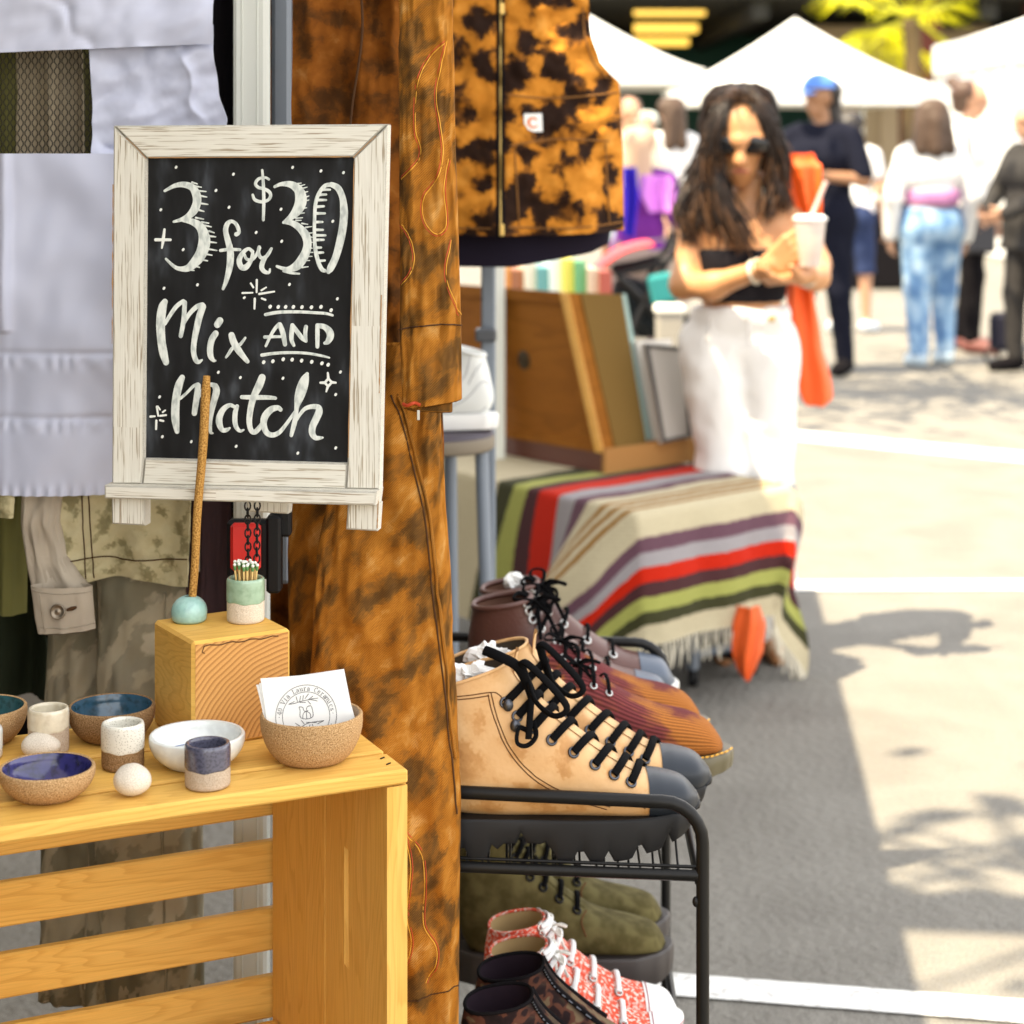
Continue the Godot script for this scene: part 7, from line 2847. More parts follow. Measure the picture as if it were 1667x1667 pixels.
# a hand on a wrist: palm, four bent fingers of unequal length, a thumb from the side of the palm
func hand_into(g: Geo, wrist: Vector3, dir: Vector3, palm: Vector3, side: Vector3, curl: float, s := 1.0) -> void:
	var d := dir.normalized()
	var pn := (palm - d * palm.dot(d)).normalized()
	var sd := side - d * side.dot(d)
	sd = (sd - pn * sd.dot(pn)).normalized()
	var bones := []
	bones.append([wrist - d * 0.02 * s, wrist + d * 0.015 * s, 0.024 * s, 0.024 * s])
	for i in 4:
		var o := (i - 1.5) * 0.0195 * s
		bones.append([wrist + d * 0.01 * s + sd * o * 0.5, wrist + d * 0.088 * s + sd * o, 0.0155 * s, 0.0125 * s])
	var lens := [0.070, 0.079, 0.074, 0.058]
	for i in 4:
		var o := (i - 1.5) * 0.0195 * s
		var p := wrist + d * 0.088 * s + sd * o
		var q := d
		var a: float = curl * (0.5 + 0.06 * i)
		for j in 3:
			q = q.rotated(d.cross(pn).normalized(), a)
			var e: Vector3 = p + q * float(lens[i]) * [0.45, 0.32, 0.25][j] * s
			bones.append([p, e, (0.0098 - j * 0.0012) * s, (0.0092 - j * 0.0014) * s])
			p = e
			a = curl * 0.62
	var tp := wrist + d * 0.03 * s - sd * 0.030 * s
	var td := (d * 0.72 - sd * 0.62 + pn * 0.25).normalized()
	var t1 := tp + td * 0.036 * s
	td = (td + pn * curl * 0.5 + sd * curl * 0.2).normalized()
	bones.append([wrist + d * 0.018 * s - sd * 0.012 * s, tp, 0.017 * s, 0.0135 * s])
	bones.append([tp, t1, 0.0125 * s, 0.0108 * s])
	bones.append([t1, t1 + td * 0.030 * s, 0.0108 * s, 0.0085 * s])
	var h := body_mesh(bones, 0.0042 * s, 0.008 * s)
	var first := g.p.size()
	for i in h.p.size():
		g.v(h.p[i], h.uv[i])
	for i in h.ix:
		g.ix.append(first + i)


func head_into(g: Geo, c: Vector3, fwd: Vector3, up: Vector3, s := 1.0) -> void:
	var f := fwd.normalized()
	var u := (up - f * up.dot(f)).normalized()
	var r := f.cross(u)
	var bones := [
		[c + u * 0.035 * s - f * 0.012 * s, c + u * 0.03 * s + f * 0.012 * s, 0.078 * s, 0.074 * s],
		[c - u * 0.01 * s + f * 0.02 * s, c - u * 0.06 * s + f * 0.035 * s, 0.066 * s, 0.046 * s],
		[c - u * 0.085 * s + f * 0.055 * s, c - u * 0.09 * s + f * 0.05 * s, 0.024 * s, 0.028 * s],
		[c - u * 0.0 * s + f * 0.085 * s, c - u * 0.030 * s + f * 0.104 * s, 0.010 * s, 0.014 * s],
		[c - u * 0.032 * s + f * 0.092 * s - r * 0.010 * s, c - u * 0.032 * s + f * 0.092 * s + r * 0.010 * s, 0.009 * s, 0.009 * s],
		[c - u * 0.058 * s + f * 0.083 * s - r * 0.016 * s, c - u * 0.058 * s + f * 0.083 * s + r * 0.016 * s, 0.008 * s, 0.008 * s],
		[c - u * 0.068 * s + f * 0.080 * s - r * 0.012 * s, c - u * 0.068 * s + f * 0.080 * s + r * 0.012 * s, 0.008 * s, 0.008 * s],
		[c + u * 0.016 * s + f * 0.072 * s - r * 0.045 * s, c + u * 0.018 * s + f * 0.084 * s + r * 0.0, 0.014 * s, 0.014 * s],
		[c + u * 0.016 * s + f * 0.072 * s + r * 0.045 * s, c + u * 0.018 * s + f * 0.084 * s + r * 0.0, 0.014 * s, 0.014 * s]]
	for e in [-1, 1]:
		bones.append([c + r * 0.076 * s * e + u * 0.012 * s, c + r * 0.078 * s * e - u * 0.03 * s, 0.013 * s, 0.009 * s])
	var h := body_mesh(bones, 0.0065 * s, 0.016 * s)
	var first := g.p.size()
	for i in h.p.size():
		g.v(h.p[i], h.uv[i])
	for i in h.ix:
		g.ix.append(first + i)


func people() -> void:
	woman()
	passers_by()
	far_things()


func resample(pts: Array, n: int) -> Array:
	var len_ := [0.0]
	for i in pts.size() - 1:
		len_.append(len_[i] + pts[i].distance_to(pts[i + 1]))
	var out := []
	var k := 0
	for i in n:
		var w: float = len_[-1] * i / (n - 1)
		while k < pts.size() - 2 and len_[k + 1] < w:
			k += 1
		out.append(pts[k].lerp(pts[k + 1], clampf((w - len_[k]) / maxf(len_[k + 1] - len_[k], 1e-6), 0, 1)))
	return out


func woman() -> void:
	var Z := 5.33
	var P := func(x: float, y: float, toward := 0.0) -> Vector3: return W(x, y, Z) + Vector3(0, 0, toward)
	var feet: Vector3 = P.call(1212, 1063)
	var t := thing("person", "woman with long dark hair, sunglasses, black tube top and white jeans looking at her cup", "person", Vector3(feet.x, 0, feet.z))
	# one skin: torso, arms, legs, then head and hands on finer grids in the same mesh
	var g := Geo.new()
	var torso := [
		[P.call(1222, 300, 0.0), P.call(1218, 352, -0.01), 0.047, 0.056],
		[P.call(1150, 362, -0.015), P.call(1285, 350, -0.015), 0.056, 0.056],
		[P.call(1175, 385, 0.0), P.call(1255, 380, 0.0), 0.082, 0.082],
		[P.call(1182, 425, 0.035), P.call(1184, 427, 0.04), 0.064, 0.064],
		[P.call(1240, 420, 0.035), P.call(1242, 422, 0.04), 0.064, 0.064],
		[P.call(1190, 430, 0.0), P.call(1192, 500, 0.0), 0.085, 0.080],
		[P.call(1228, 430, 0.0), P.call(1222, 500, 0.0), 0.085, 0.080],
		[P.call(1180, 545, 0.0), P.call(1232, 545, 0.0), 0.078, 0.078]]
	var arms := [
		[P.call(1132, 368, -0.01), P.call(1110, 462, 0.05), 0.042, 0.035],
		[P.call(1110, 462, 0.05), P.call(1150, 460, 0.14), 0.036, 0.035],
		[P.call(1150, 460, 0.14), P.call(1226, 428, 0.225), 0.035, 0.023],
		[P.call(1300, 345, -0.01), P.call(1326, 430, 0.03), 0.044, 0.036],
		[P.call(1326, 430, 0.03), P.call(1318, 446, 0.10), 0.036, 0.036],
		[P.call(1318, 446, 0.10), P.call(1288, 440, 0.22), 0.036, 0.024]]
	var legs := [
		[P.call(1172, 580), P.call(1174, 760), 0.070, 0.050], [P.call(1174, 760), P.call(1176, 1015, -0.02), 0.050, 0.032],
		[P.call(1242, 580), P.call(1244, 760), 0.070, 0.050], [P.call(1244, 760), P.call(1246, 1015, -0.02), 0.050, 0.032],
		[P.call(1176, 1040, -0.02), P.call(1172, 1052, 0.12), 0.034, 0.024], [P.call(1250, 1040, -0.02), P.call(1256, 1052, 0.12), 0.034, 0.024],
		[P.call(1176, 1015, -0.02), P.call(1176, 1045, -0.02), 0.032, 0.034], [P.call(1250, 1015, -0.02), P.call(1250, 1045, -0.02), 0.032, 0.034]]
	var all := torso + arms + legs
	var h := body_mesh(all, 0.0125, 0.028)
	g.p = h.p; g.uv = h.uv; g.col = h.col; g.ix = h.ix
	var hc: Vector3 = P.call(1205, 224, 0.03)
	var fw := Vector3(-0.14, -0.30, 0.93).normalized()
	head_into(g, hc, fw, Vector3.UP, 1.06)
	hand_into(g, P.call(1230, 427, 0.23), P.call(1290, 378, 0.275) - P.call(1230, 427, 0.23), Vector3(0.35, 0.15, -0.75), Vector3(0.6, 0.75, 0.1), 0.95, 1.0)
	hand_into(g, P.call(1288, 440, 0.225), P.call(1235, 446, 0.27) - P.call(1288, 440, 0.225), Vector3(0.1, 0.9, -0.2), Vector3(0.2, 0.1, -0.9), 0.8, 1.0)
	part("body", g, M.skin, t)
	# clothes
	var tub := []
	for b in torso.slice(2):
		tub.append([b[0], b[1], b[2] + 0.010, b[3] + 0.010])
	var tb := body_mesh(tub, 0.011, 0.03, 1.0, [EYE - (490.0 - HORIZON) * Z / FOCAL, EYE - (402.0 - HORIZON) * Z / FOCAL])
	var blk := mat(0.010, 0.009, 0.012, 0.9)
	part("tube_top", tb, blk, t)
	var waist: float = EYE - (497.0 - HORIZON) * Z / FOCAL
	var jeans := [
		[P.call(1180, 515), P.call(1230, 515), 0.095, 0.095], [P.call(1163, 562, -0.01), P.call(1243, 562, -0.01), 0.098, 0.098],
		[P.call(1164, 590), P.call(1180, 760), 0.095, 0.072], [P.call(1178, 760), P.call(1178, 1020, -0.02), 0.082, 0.085],
		[P.call(1246, 590), P.call(1246, 760), 0.095, 0.070], [P.call(1243, 760), P.call(1246, 1020, -0.02), 0.080, 0.085]]
	var jm := body_mesh(jeans, 0.0115, 0.012, 1.0, [0.03, waist], 0.008, Vector3(14, 9, 14))
	var white_denim := mat(0.78, 0.77, 0.75, 0.85)
	var jp := part("jeans", jm, white_denim, t)
	var band := Geo.new()
	for q in [[1210, 505, 1212, 560]]:
		band.tube([P.call(q[0], q[1], 0.108), P.call(q[2], q[3], 0.112)], 0.0035, 6)
	part("fly_seam", band, white_denim, jp)
	band = Geo.new()
	band.ball(P.call(1249, 514, 0.096), Vector3(0.009, 0.009, 0.005), 12, 8)
	part("button", band, M.brass, jp)
	for s in [[1152, 512, 1140, 560], [1262, 512, 1280, 556]]:
		band = Geo.new()
		band.tube([P.call(s[0], s[1], 0.09), P.call((s[0] + s[2]) * 0.5 + 3, (s[1] + s[3]) * 0.5 + 8, 0.094), P.call(s[2], s[3], 0.07)], 0.003, 6)
		part("pocket_seam", band, white_denim, jp)
	# hair: a cap parted left of the middle and long strands on both sides
	var hb := [
		[P.call(1187, 178, -0.02), P.call(1224, 178, -0.025), 0.074, 0.074], [P.call(1182, 205, -0.045), P.call(1232, 205, -0.045), 0.072, 0.072],
		[P.call(1172, 250, -0.06), P.call(1240, 250, -0.06), 0.06, 0.06], [P.call(1160, 320, -0.07), P.call(1246, 310, -0.07), 0.05, 0.035]]
	var strands := [[[1186, 150, 0.03], [1160, 190, 0.07], [1150, 250, 0.06], [1132, 310, 0.06], [1122, 350, 0.07]], [[1188, 148, 0.03], [1166, 196, 0.085], [1158, 260, 0.085], [1152, 320, 0.10], [1162, 370, 0.10]],
		[[1170, 220, 0.06], [1160, 280, 0.085], [1172, 330, 0.11], [1192, 385, 0.115]], [[1150, 240, 0.0], [1125, 290, 0.0], [1112, 330, 0.02], [1128, 372, 0.04]], [[1140, 270, 0.02], [1118, 320, 0.05], [1108, 345, 0.05], [1120, 385, 0.05]],
		[[1168, 250, 0.07], [1164, 310, 0.105], [1186, 350, 0.115], [1204, 392, 0.115]], [[1215, 146, 0.03], [1243, 180, 0.07], [1258, 240, 0.06], [1262, 290, 0.05], [1260, 322, 0.06]], [[1222, 150, 0.02], [1254, 200, 0.045], [1268, 260, 0.03], [1270, 300, 0.03], [1266, 332, 0.05]],
		[[1250, 230, 0.06], [1254, 280, 0.075], [1250, 315, 0.09], [1243, 345, 0.09]]]
	strands.append_array([[[1192, 150, 0.05], [1176, 176, 0.105], [1161, 205, 0.118], [1152, 245, 0.11], [1148, 290, 0.09]], [[1192, 152, 0.05], [1170, 185, 0.095], [1156, 225, 0.10], [1150, 270, 0.09]], [[1198, 150, 0.05], [1222, 176, 0.105], [1243, 205, 0.112], [1255, 245, 0.10], [1258, 300, 0.08]], [[1200, 150, 0.05], [1232, 178, 0.085], [1252, 215, 0.09], [1262, 265, 0.07]], [[1190, 145, 0.02], [1196, 158, 0.075], [1182, 166, 0.10]], [[1196, 145, 0.02], [1204, 158, 0.075], [1214, 168, 0.10]]])
	# single locks, each a blend of two neighbouring guides
	var hr := RandomNumberGenerator.new()
	hr.seed = 12
	var guides := []
	for s in strands:
		var pts := []
		for q in s:
			pts.append(P.call(q[0], q[1], q[2]))
		guides.append(resample(smooth(pts, 5), 14))
	var locks := [Geo.new(), Geo.new(), Geo.new()]
	for i in 1250:
		var a: Array = guides[i % guides.size()]
		var b: Array = guides[hr.randi() % guides.size()]
		if (a[7].x - hc.x) * (b[7].x - hc.x) < 0.0 or a[13].distance_to(b[13]) > 0.13:
			b = a
		var f := hr.randf() * 0.6
		var o0 := Vector3(hr.randfn(0, 0.006), hr.randfn(0, 0.004), hr.randfn(0, 0.006))
		var o1 := Vector3(hr.randfn(0, 0.016), hr.randfn(0, 0.018), hr.randfn(0, 0.014))
		var ph := hr.randf() * TAU
		var wave := hr.randf_range(0.003, 0.013)
		var pts := []
		var rad := []
		for k in 14:
			var e := k / 13.0
			var p: Vector3 = a[k].lerp(b[k], f) + o0.lerp(o1, e)
			p += Vector3(sin(ph + e * 9.0), 0, cos(ph + e * 8.0)) * wave * e
			pts.append(p)
			rad.append(lerpf(0.0031, 0.0013, e * e))
		var tone := 0 if hr.randf() < 0.72 else 1
		locks[tone].tube(pts.slice(0, 11), rad.slice(0, 11), 5)
		locks[2 if hr.randf() < 0.5 else tone].tube(pts.slice(10), rad.slice(10), 5)
	var hm := body_mesh(hb, 0.0095, 0.012, 1.0, [], 0.009, Vector3(42, 5, 42))
	var hairm := mat(0.013, 0.0072, 0.0045, 0.38)
	hairm.metallic_specular = 0.4
	var cap_hair_m := mat(0.011, 0.006, 0.004, 0.62)
	cap_hair_m.metallic_specular = 0.2
	part("hair", hm, cap_hair_m, t)
	for i in 3:
		var lk := part("hair_lock", locks[i], [hairm, mat(0.034, 0.017, 0.0085, 0.4), mat(0.11, 0.05, 0.018, 0.45)][i], t)
		lk.set_meta("kind", "stuff")
	# sunglasses
	var ru := Vector3.UP - fw * Vector3.UP.dot(fw)
	ru = ru.normalized()
	var rr := fw.cross(ru)
	var glass := mat(0.006, 0.006, 0.007, 0.12)
	var sg := Geo.new()
	for e in [-1, 1]:
		sg.ball(hc + ru * 0.006 + fw * 0.090 + rr * 0.036 * e, Vector3(0.039, 0.026, 0.012), 16, 10, Basis(rr, ru, fw))
		sg.tube([hc + ru * 0.012 + fw * 0.082 + rr * 0.060 * e, hc + ru * 0.012 + fw * 0.02 + rr * 0.086 * e], 0.004, 6)
	sg.tube([hc + ru * 0.012 + fw * 0.100 - rr * 0.012, hc + ru * 0.012 + fw * 0.100 + rr * 0.012], 0.004, 6)
	part("sunglasses", sg, glass, t)
	sg = Geo.new()
	sg.tube([hc - ru * 0.064 + fw * 0.095 - rr * 0.022, hc - ru * 0.061 + fw * 0.101, hc - ru * 0.064 + fw * 0.095 + rr * 0.022], [0.003, 0.006, 0.003], 8)
	part("lips", sg, mat(0.36, 0.10, 0.07, 0.45), t)
	for q in [[1220, 431, 0.222, 0.028], [1212, 435, 0.213, 0.029], [1293, 441, 0.20, 0.028]]:
		sg = Geo.new()
		var ring := []
		var c: Vector3 = P.call(q[0], q[1], q[2])
		var ax := Vector3(0.75, 0.25, 0.5).normalized() if q[0] < 1260 else Vector3(-0.4, 0.0, 0.9).normalized()
		var b0 := ax.cross(Vector3.UP).normalized()
		var b1 := ax.cross(b0)
		for i in 16:
			ring.append(c + (b0 * cos(TAU * i / 16) + b1 * sin(TAU * i / 16)) * float(q[3]))
		sg.tube(ring, 0.0045, 6, true)
		part("bracelet", sg, mat(0.75, 0.70, 0.58, 0.4), t)
	# what she carries
	var cc: Vector3 = P.call(1294, 424, 0.27)
	var cup := thing("cup", "clear plastic drink cup with lid and pink straw in the woman's hand", "cup", cc)
	var cm := mat(0.80, 0.72, 0.66, 0.3)
	cm.transparency = BaseMaterial3D.TRANSPARENCY_ALPHA
	cm.albedo_color.a = 0.55
	sg = Geo.new()
	sg.lathe(frame(cc), [Vector2(0, 0), Vector2(0.027, 0), Vector2(0.041, 0.120), Vector2(0.039, 0.120), Vector2(0.026, 0.004), Vector2(0, 0.004)], 28)
	part("beaker", sg, cm, cup)
	sg = Geo.new()
	sg.lathe(frame(cc), [Vector2(0, 0.006), Vector2(0.026, 0.006), Vector2(0.036, 0.085), Vector2(0, 0.086)], 28)
	part("drink", sg, mat(0.62, 0.42, 0.32, 0.3), cup)
	sg = Geo.new()
	sg.lathe(frame(cc + Vector3(0, 0.119, 0)), [Vector2(0.043, 0), Vector2(0.045, 0.006), Vector2(0.040, 0.009), Vector2(0.036, 0.014), Vector2(0, 0.015)], 28)
	part("lid", sg, mat(0.80, 0.76, 0.74, 0.4), cup)
	sg = Geo.new()
	sg.tube([cc + Vector3(-0.005, 0.03, 0), cc + Vector3(0.004, 0.13, 0), P.call(1318, 292, 0.28)], 0.006, 8)
	part("straw", sg, mat(0.78, 0.50, 0.44, 0.5), cup)
	var bag := thing("shopping_bag", "bright orange cloth bag hanging from the woman's shoulder", "bag", P.call(1335, 660))
	sg = hang([[250, 1270, 1322], [268, 1266, 1332], [300, 1279, 1331], [345, 1297, 1330], [400, 1303, 1332], [455, 1284, 1325], [560, 1291, 1343], [635, 1304, 1362], [655, 1310, 1363], [664, 1318, 1352]], Z, func(uu: float, vv: float, x: float, y: float) -> Vector3:
		var z := lerpf(0.055, -0.06, smoothstep(330.0, 430.0, y)) + 0.035 * sin(uu * PI) * smoothstep(430.0, 600.0, y)
		return Vector3(0, 0, z + 0.012 * sin(uu * 9.0 + y * 0.012) + 0.05 * (0.0 if y > 262 else -1.0)), 40, 70, 0.006)
	part("sack", sg, mat(0.80, 0.105, 0.008, 0.6), bag)


# a standing figure seen small: at feet position, height, turned by yaw (0 faces the camera)
# wear: dictionary of colours and options
func figure(label: String, feet: Vector3, height: float, yaw: float, wear: Dictionary) -> Node3D:
	var t := thing("person", label, "person", feet)
	var s := height / 1.70
	var bs := Basis(Vector3.UP, deg_to_rad(yaw))
	var J := func(x: float, y: float, z: float) -> Vector3: return feet + bs * (Vector3(x, y, z) * s)
	var B := func(list: Array) -> Array:
		var out := []
		for b in list:
			out.append([J.call(b[0], b[1], b[2]), J.call(b[3], b[4], b[5]), b[6] * s, b[7] * s])
		return out
	var wd: float = wear.get("wide", 1.0)
	var al: Array = wear.get("arm_l", [-0.24, 1.12, 0.02, -0.25, 0.86, 0.08])
	var ar: Array = wear.get("arm_r", [0.24, 1.12, 0.02, 0.25, 0.86, 0.08])
	var torso := [[0, 1.42, -0.01, 0, 1.52, 0.01, 0.05, 0.046], [-0.13, 1.38, 0, 0.13, 1.38, 0, 0.065, 0.065], [-0.08, 1.26, 0.01, 0.08, 1.26, 0.01, 0.10 * wd, 0.10 * wd], [-0.05, 1.08, 0.0, 0.05, 1.08, 0.0, 0.095 * wd, 0.095 * wd], [-0.075, 0.94, 0, 0.075, 0.94, 0, 0.10 * wd, 0.10 * wd]]
	var arms := [[-0.175, 1.37, 0, al[0], al[1], al[2], 0.05, 0.04], [al[0], al[1], al[2], al[3], al[4], al[5], 0.04, 0.027], [0.175, 1.37, 0, ar[0], ar[1], ar[2], 0.05, 0.04], [ar[0], ar[1], ar[2], ar[3], ar[4], ar[5], 0.04, 0.027]]
	var st: float = wear.get("stride", 0.03)
	var legs := [[-0.09, 0.90, 0, -0.10, 0.49, 0.02 + st, 0.085, 0.055], [-0.10, 0.49, 0.02 + st, -0.11, 0.09, -0.02 + st * 2, 0.055, 0.035], [0.09, 0.90, 0, 0.10, 0.49, 0.02 - st, 0.085, 0.055], [0.10, 0.49, 0.02 - st, 0.11, 0.09, -0.02 - st * 2, 0.055, 0.035]]
	var feet_b := [[-0.11, 0.055, -0.04 + st * 2, -0.12, 0.035, 0.13 + st * 2, 0.042, 0.034], [0.11, 0.055, -0.04 - st * 2, 0.12, 0.035, 0.13 - st * 2, 0.042, 0.034]]
	var g := Geo.new()
	var h := body_mesh(B.call(torso + arms + legs + feet_b), 0.018, 0.03)
	g.p = h.p; g.uv = h.uv; g.col = h.col; g.ix = h.ix
	var look: float = deg_to_rad(wear.get("look", 0.0))
	var fw := bs * Vector3(sin(look), wear.get("nod", -0.1), cos(look))
	head_into(g, J.call(0, 1.60, 0.02), fw, Vector3.UP, s)
	for e in [[al, -1.0], [ar, 1.0]]:
		var a: Array = e[0]
		var wv: Vector3 = J.call(a[3], a[4], a[5])
		hand_into(g, wv, wv - J.call(a[0], a[1], a[2]), bs * Vector3(-e[1], 0, 0.1), bs * Vector3(0, 0.2, -1), 0.55, s)
	part("body", g, wear.get("skin", M.skin_fair), t)
	var grow := func(list: Array, d: float, k := 1.0) -> Array:
		var out := []
		for b in list:
			var c: Array = b.duplicate()
			c[6] = b[6] * k + d
			c[7] = b[7] * k + d
			out.append(c)
		return out
	# top
	var tb: Array = grow.call(torso.slice(1), 0.018)
	var sl: float = wear.get("sleeve", 0.5)
	var sb := []
	for b in arms:
		var upper: bool = absf(b[0]) == 0.175
		if sl >= 2.0 or (sl >= 1.0 and upper):
			sb.append(grow.call([b], 0.022)[0])
		elif upper:
			var q: Array = b.duplicate()
			for i in 3:
				q[3 + i] = lerpf(b[i], b[3 + i], sl)
			sb.append(grow.call([q], 0.026)[0])
	part("sleeve", body_mesh(B.call(sb.slice(0, sb.size() / 2)), 0.015, 0.02), wear.top, t)
	part("sleeve", body_mesh(B.call(sb.slice(sb.size() / 2)), 0.015, 0.02), wear.top, t)
	var low: float = wear.get("hem", 0.88)
	if low < 0.85:
		tb.append([-0.06, 0.95, 0, -0.09, low, 0, 0.12, 0.15])
		tb.append([0.06, 0.95, 0, 0.09, low, 0, 0.12, 0.15])
	part("shirt", body_mesh(B.call(tb), 0.017, 0.03, 1.0, [feet.y + low * s, feet.y + 1.47 * s], 0.006, Vector3(9, 9, 9)), wear.top, t)
	if wear.has("bottom"):
		var lb: Array = grow.call(legs, 0.018, wear.get("leg_k", 1.0))
		lb.append([-0.07, 0.97, 0, 0.07, 0.97, 0, 0.108 * wd, 0.108 * wd])
		lb.append([-0.08, 0.90, -0.015, 0.08, 0.90, -0.015, 0.115 * wd, 0.115 * wd])
		part("trousers", body_mesh(B.call(lb), 0.017, 0.025, 1.0, [feet.y + wear.get("leg_end", 0.07) * s, feet.y + 1.04 * s], 0.006, Vector3(9, 7, 9)), wear.bottom, t)
	part("shoes", body_mesh(B.call(grow.call(feet_b, 0.009)), 0.012, 0.02), wear.get("shoe", M.black_cloth), t)
	var hb := []
	for b in wear.hair:
		hb.append(b)
	part("hair", body_mesh(B.call(hb), 0.012, 0.018, 1.0, [], 0.008, Vector3(40, 8, 40)), wear.hair_m, t)
	return t


func passers_by() -> void:
	var dark_hair := mat(0.010, 0.006, 0.005, 0.5)
	var brown_hair := mat(0.055, 0.028, 0.013, 0.6)
	var navy := mat(0.007, 0.008, 0.016, 0.95)
	var cap_hair := [[-0.03, 1.64, -0.02, 0.03, 1.64, -0.02, 0.083, 0.083], [0, 1.62, -0.05, 0, 1.56, -0.055, 0.075, 0.06]]
	var long_hair := cap_hair + [[-0.03, 1.60, -0.06, -0.05, 1.36, -0.08, 0.06, 0.05], [0.03, 1.60, -0.06, 0.05, 1.36, -0.08, 0.06, 0.05]]
	var gp := func(x: float, deep: float) -> Vector3: return Vector3((x - 833.5) * deep / FOCAL, 0, -deep)
	# man in a blue cap
	var f: Vector3 = gp.call(1338, 11.8)
	var t := figure("person in a bright blue cap and dark navy t-shirt behind the woman", f, 1.76, -30.0, {"top": navy, "bottom": navy, "hair": long_hair, "hair_m": dark_hair, "look": -30.0, "skin": M.skin_tan, "sleeve": 0.85, "wide": 1.12,
		"arm_r": [0.27, 1.13, 0.04, 0.02, 1.16, 0.24], "arm_l": [-0.25, 1.12, 0.06, -0.05, 1.20, 0.26]})
	var cap := Geo.new()
	var hc := f + Vector3(-0.02, 1.725, 0.02)
	var rows := []
	for i in 9:
		var a := PI / 2 * i / 8.0
		var r := PackedVector3Array()
		for j in 28:
			r.append(hc + Vector3(cos(TAU * j / 28) * 0.105 * cos(a), sin(a) * 0.095 - 0.01, sin(TAU * j / 28) * 0.115 * cos(a)))
		rows.append(r)
	cap.grid(rows, true, null, true)
	part("cap_crown", cap, mat(0.06, 0.17, 0.50, 0.7), t)
	cap = Geo.new()
	var d := Vector3(-0.88, -0.10, 0.46).normalized()
	var sd := d.cross(Vector3.UP).normalized()
	rows = []
	for i in 7:
		var r := PackedVector3Array()
		for j in 13:
			var e := (j - 6) / 6.0
			r.append(hc + d * (0.085 + 0.125 * i / 6.0 * sqrt(1.0 - e * e * 0.8)) + sd * e * 0.085 + Vector3(0, -0.012 - 0.018 * e * e, 0))
		rows.append(r)
	cap.cloth(rows, 0.005)
	part("cap_brim", cap, mat(0.06, 0.17, 0.50, 0.7), t)
	# person partly behind him
	figure("person in a white t-shirt and navy shorts half hidden behind the blue cap wearer", gp.call(1385, 14.4), 1.60, 150.0, {"top": mat(0.75, 0.73, 0.73, 0.8), "bottom": mat(0.03, 0.045, 0.11, 0.9), "leg_end": 0.46, "hair": long_hair, "hair_m": dark_hair, "shoe": mat(0.6, 0.65, 0.7, 0.6), "wide": 1.1})
	# woman in jeans from behind
	var jeans := textured(noise_tex(fnl(0.012, 3, FastNoiseLite.TYPE_SIMPLEX, 95), [[0.25, Color(0.10, 0.20, 0.38)], [0.6, Color(0.24, 0.38, 0.55)], [0.85, Color(0.40, 0.53, 0.66)]], 256), 0.85, Vector3.ONE * 1.4)
	var wavy := cap_hair + [[-0.02, 1.66, -0.03, 0.02, 1.66, -0.03, 0.09, 0.09], [-0.05, 1.60, -0.04, -0.09, 1.42, -0.05, 0.075, 0.06], [0.05, 1.60, -0.04, 0.09, 1.42, -0.05, 0.075, 0.06], [0, 1.60, -0.08, 0, 1.42, -0.10, 0.07, 0.06]]
	t = figure("woman seen from behind in a white cropped top and loose blue jeans", gp.call(1516, 12.26), 1.62, 188.0, {"top": mat(0.80, 0.79, 0.76, 0.85), "bottom": jeans, "leg_k": 1.25, "wide": 1.18, "sleeve": 2.0, "hem": 1.12, "hair": wavy, "hair_m": brown_hair, "shoe": mat(0.45, 0.55, 0.62, 0.6),
		"arm_l": [-0.27, 1.10, -0.02, -0.25, 0.84, 0.04], "arm_r": [0.27, 1.10, -0.02, 0.26, 0.86, 0.04]})
	var band := body_mesh([[gp.call(1505, 12.26) + Vector3(0, 1.055, 0), gp.call(1530, 12.26) + Vector3(0, 1.055, 0), 0.126, 0.126]], 0.014, 0.02, 1.0, [1.00, 1.10])
	part("under_top", band, mat(0.50, 0.22, 0.42, 0.8), t)
	# man with a bun
	var bun := cap_hair + [[0, 1.70, -0.10, 0, 1.705, -0.115, 0.042, 0.04]]
	t = figure("tall person with a hair bun, white shirt and black trousers beside the woman in jeans", gp.call(1578, 13.1), 1.79, 62.0, {"top": mat(0.80, 0.79, 0.76, 0.85), "bottom": M.black_cloth, "sleeve": 1.0, "hair": bun, "hair_m": mat(0.07, 0.035, 0.02, 0.5), "wide": 1.15, "shoe": mat(0.16, 0.05, 0.04, 0.6)})
	var hb := thing("shoulder_bag", "black shoulder bag at the hip of the person with the hair bun", "bag", gp.call(1594, 12.9) + Vector3(0, 0.62, 0))
	var g := Geo.new()
	g.box(frame(gp.call(1595, 12.85) + Vector3(0, 0.80, 0), 20), Vector3(0.20, 0.26, 0.11), 0.02)
	part("pouch", g, mat(0.014, 0.015, 0.022, 0.6), hb)
	g = Geo.new()
	g.tube([gp.call(1588, 12.85) + Vector3(0, 0.92, 0.03), gp.call(1575, 12.85) + Vector3(0, 1.25, 0.06), gp.call(1572, 12.9) + Vector3(0, 1.47, 0.02)], 0.012, 6)
	part("strap", g, M.black_cloth, hb)
	# dark-clad person at the right edge
	figure("person in a dark grey jacket cut by the right edge", gp.call(1678, 11.9), 1.62, -70.0, {"top": mat(0.035, 0.033, 0.032, 0.9), "bottom": mat(0.035, 0.032, 0.03, 0.9), "sleeve": 2.0, "wide": 1.25, "hem": 0.78, "hair": cap_hair, "hair_m": dark_hair,
		"arm_l": [-0.30, 1.14, 0.05, -0.12, 1.02, 0.26], "arm_r": [0.30, 1.14, 0.05, 0.12, 1.02, 0.26]})
	# crowd beyond the vest
	figure("person in a pale cream shirt beyond the vest's right edge", gp.call(1022, 14.0), 1.70, 20.0, {"top": mat(0.74, 0.66, 0.50, 0.9), "bottom": mat(0.35, 0.42, 0.5, 0.9), "hair": cap_hair, "hair_m": brown_hair, "sleeve": 0.8})
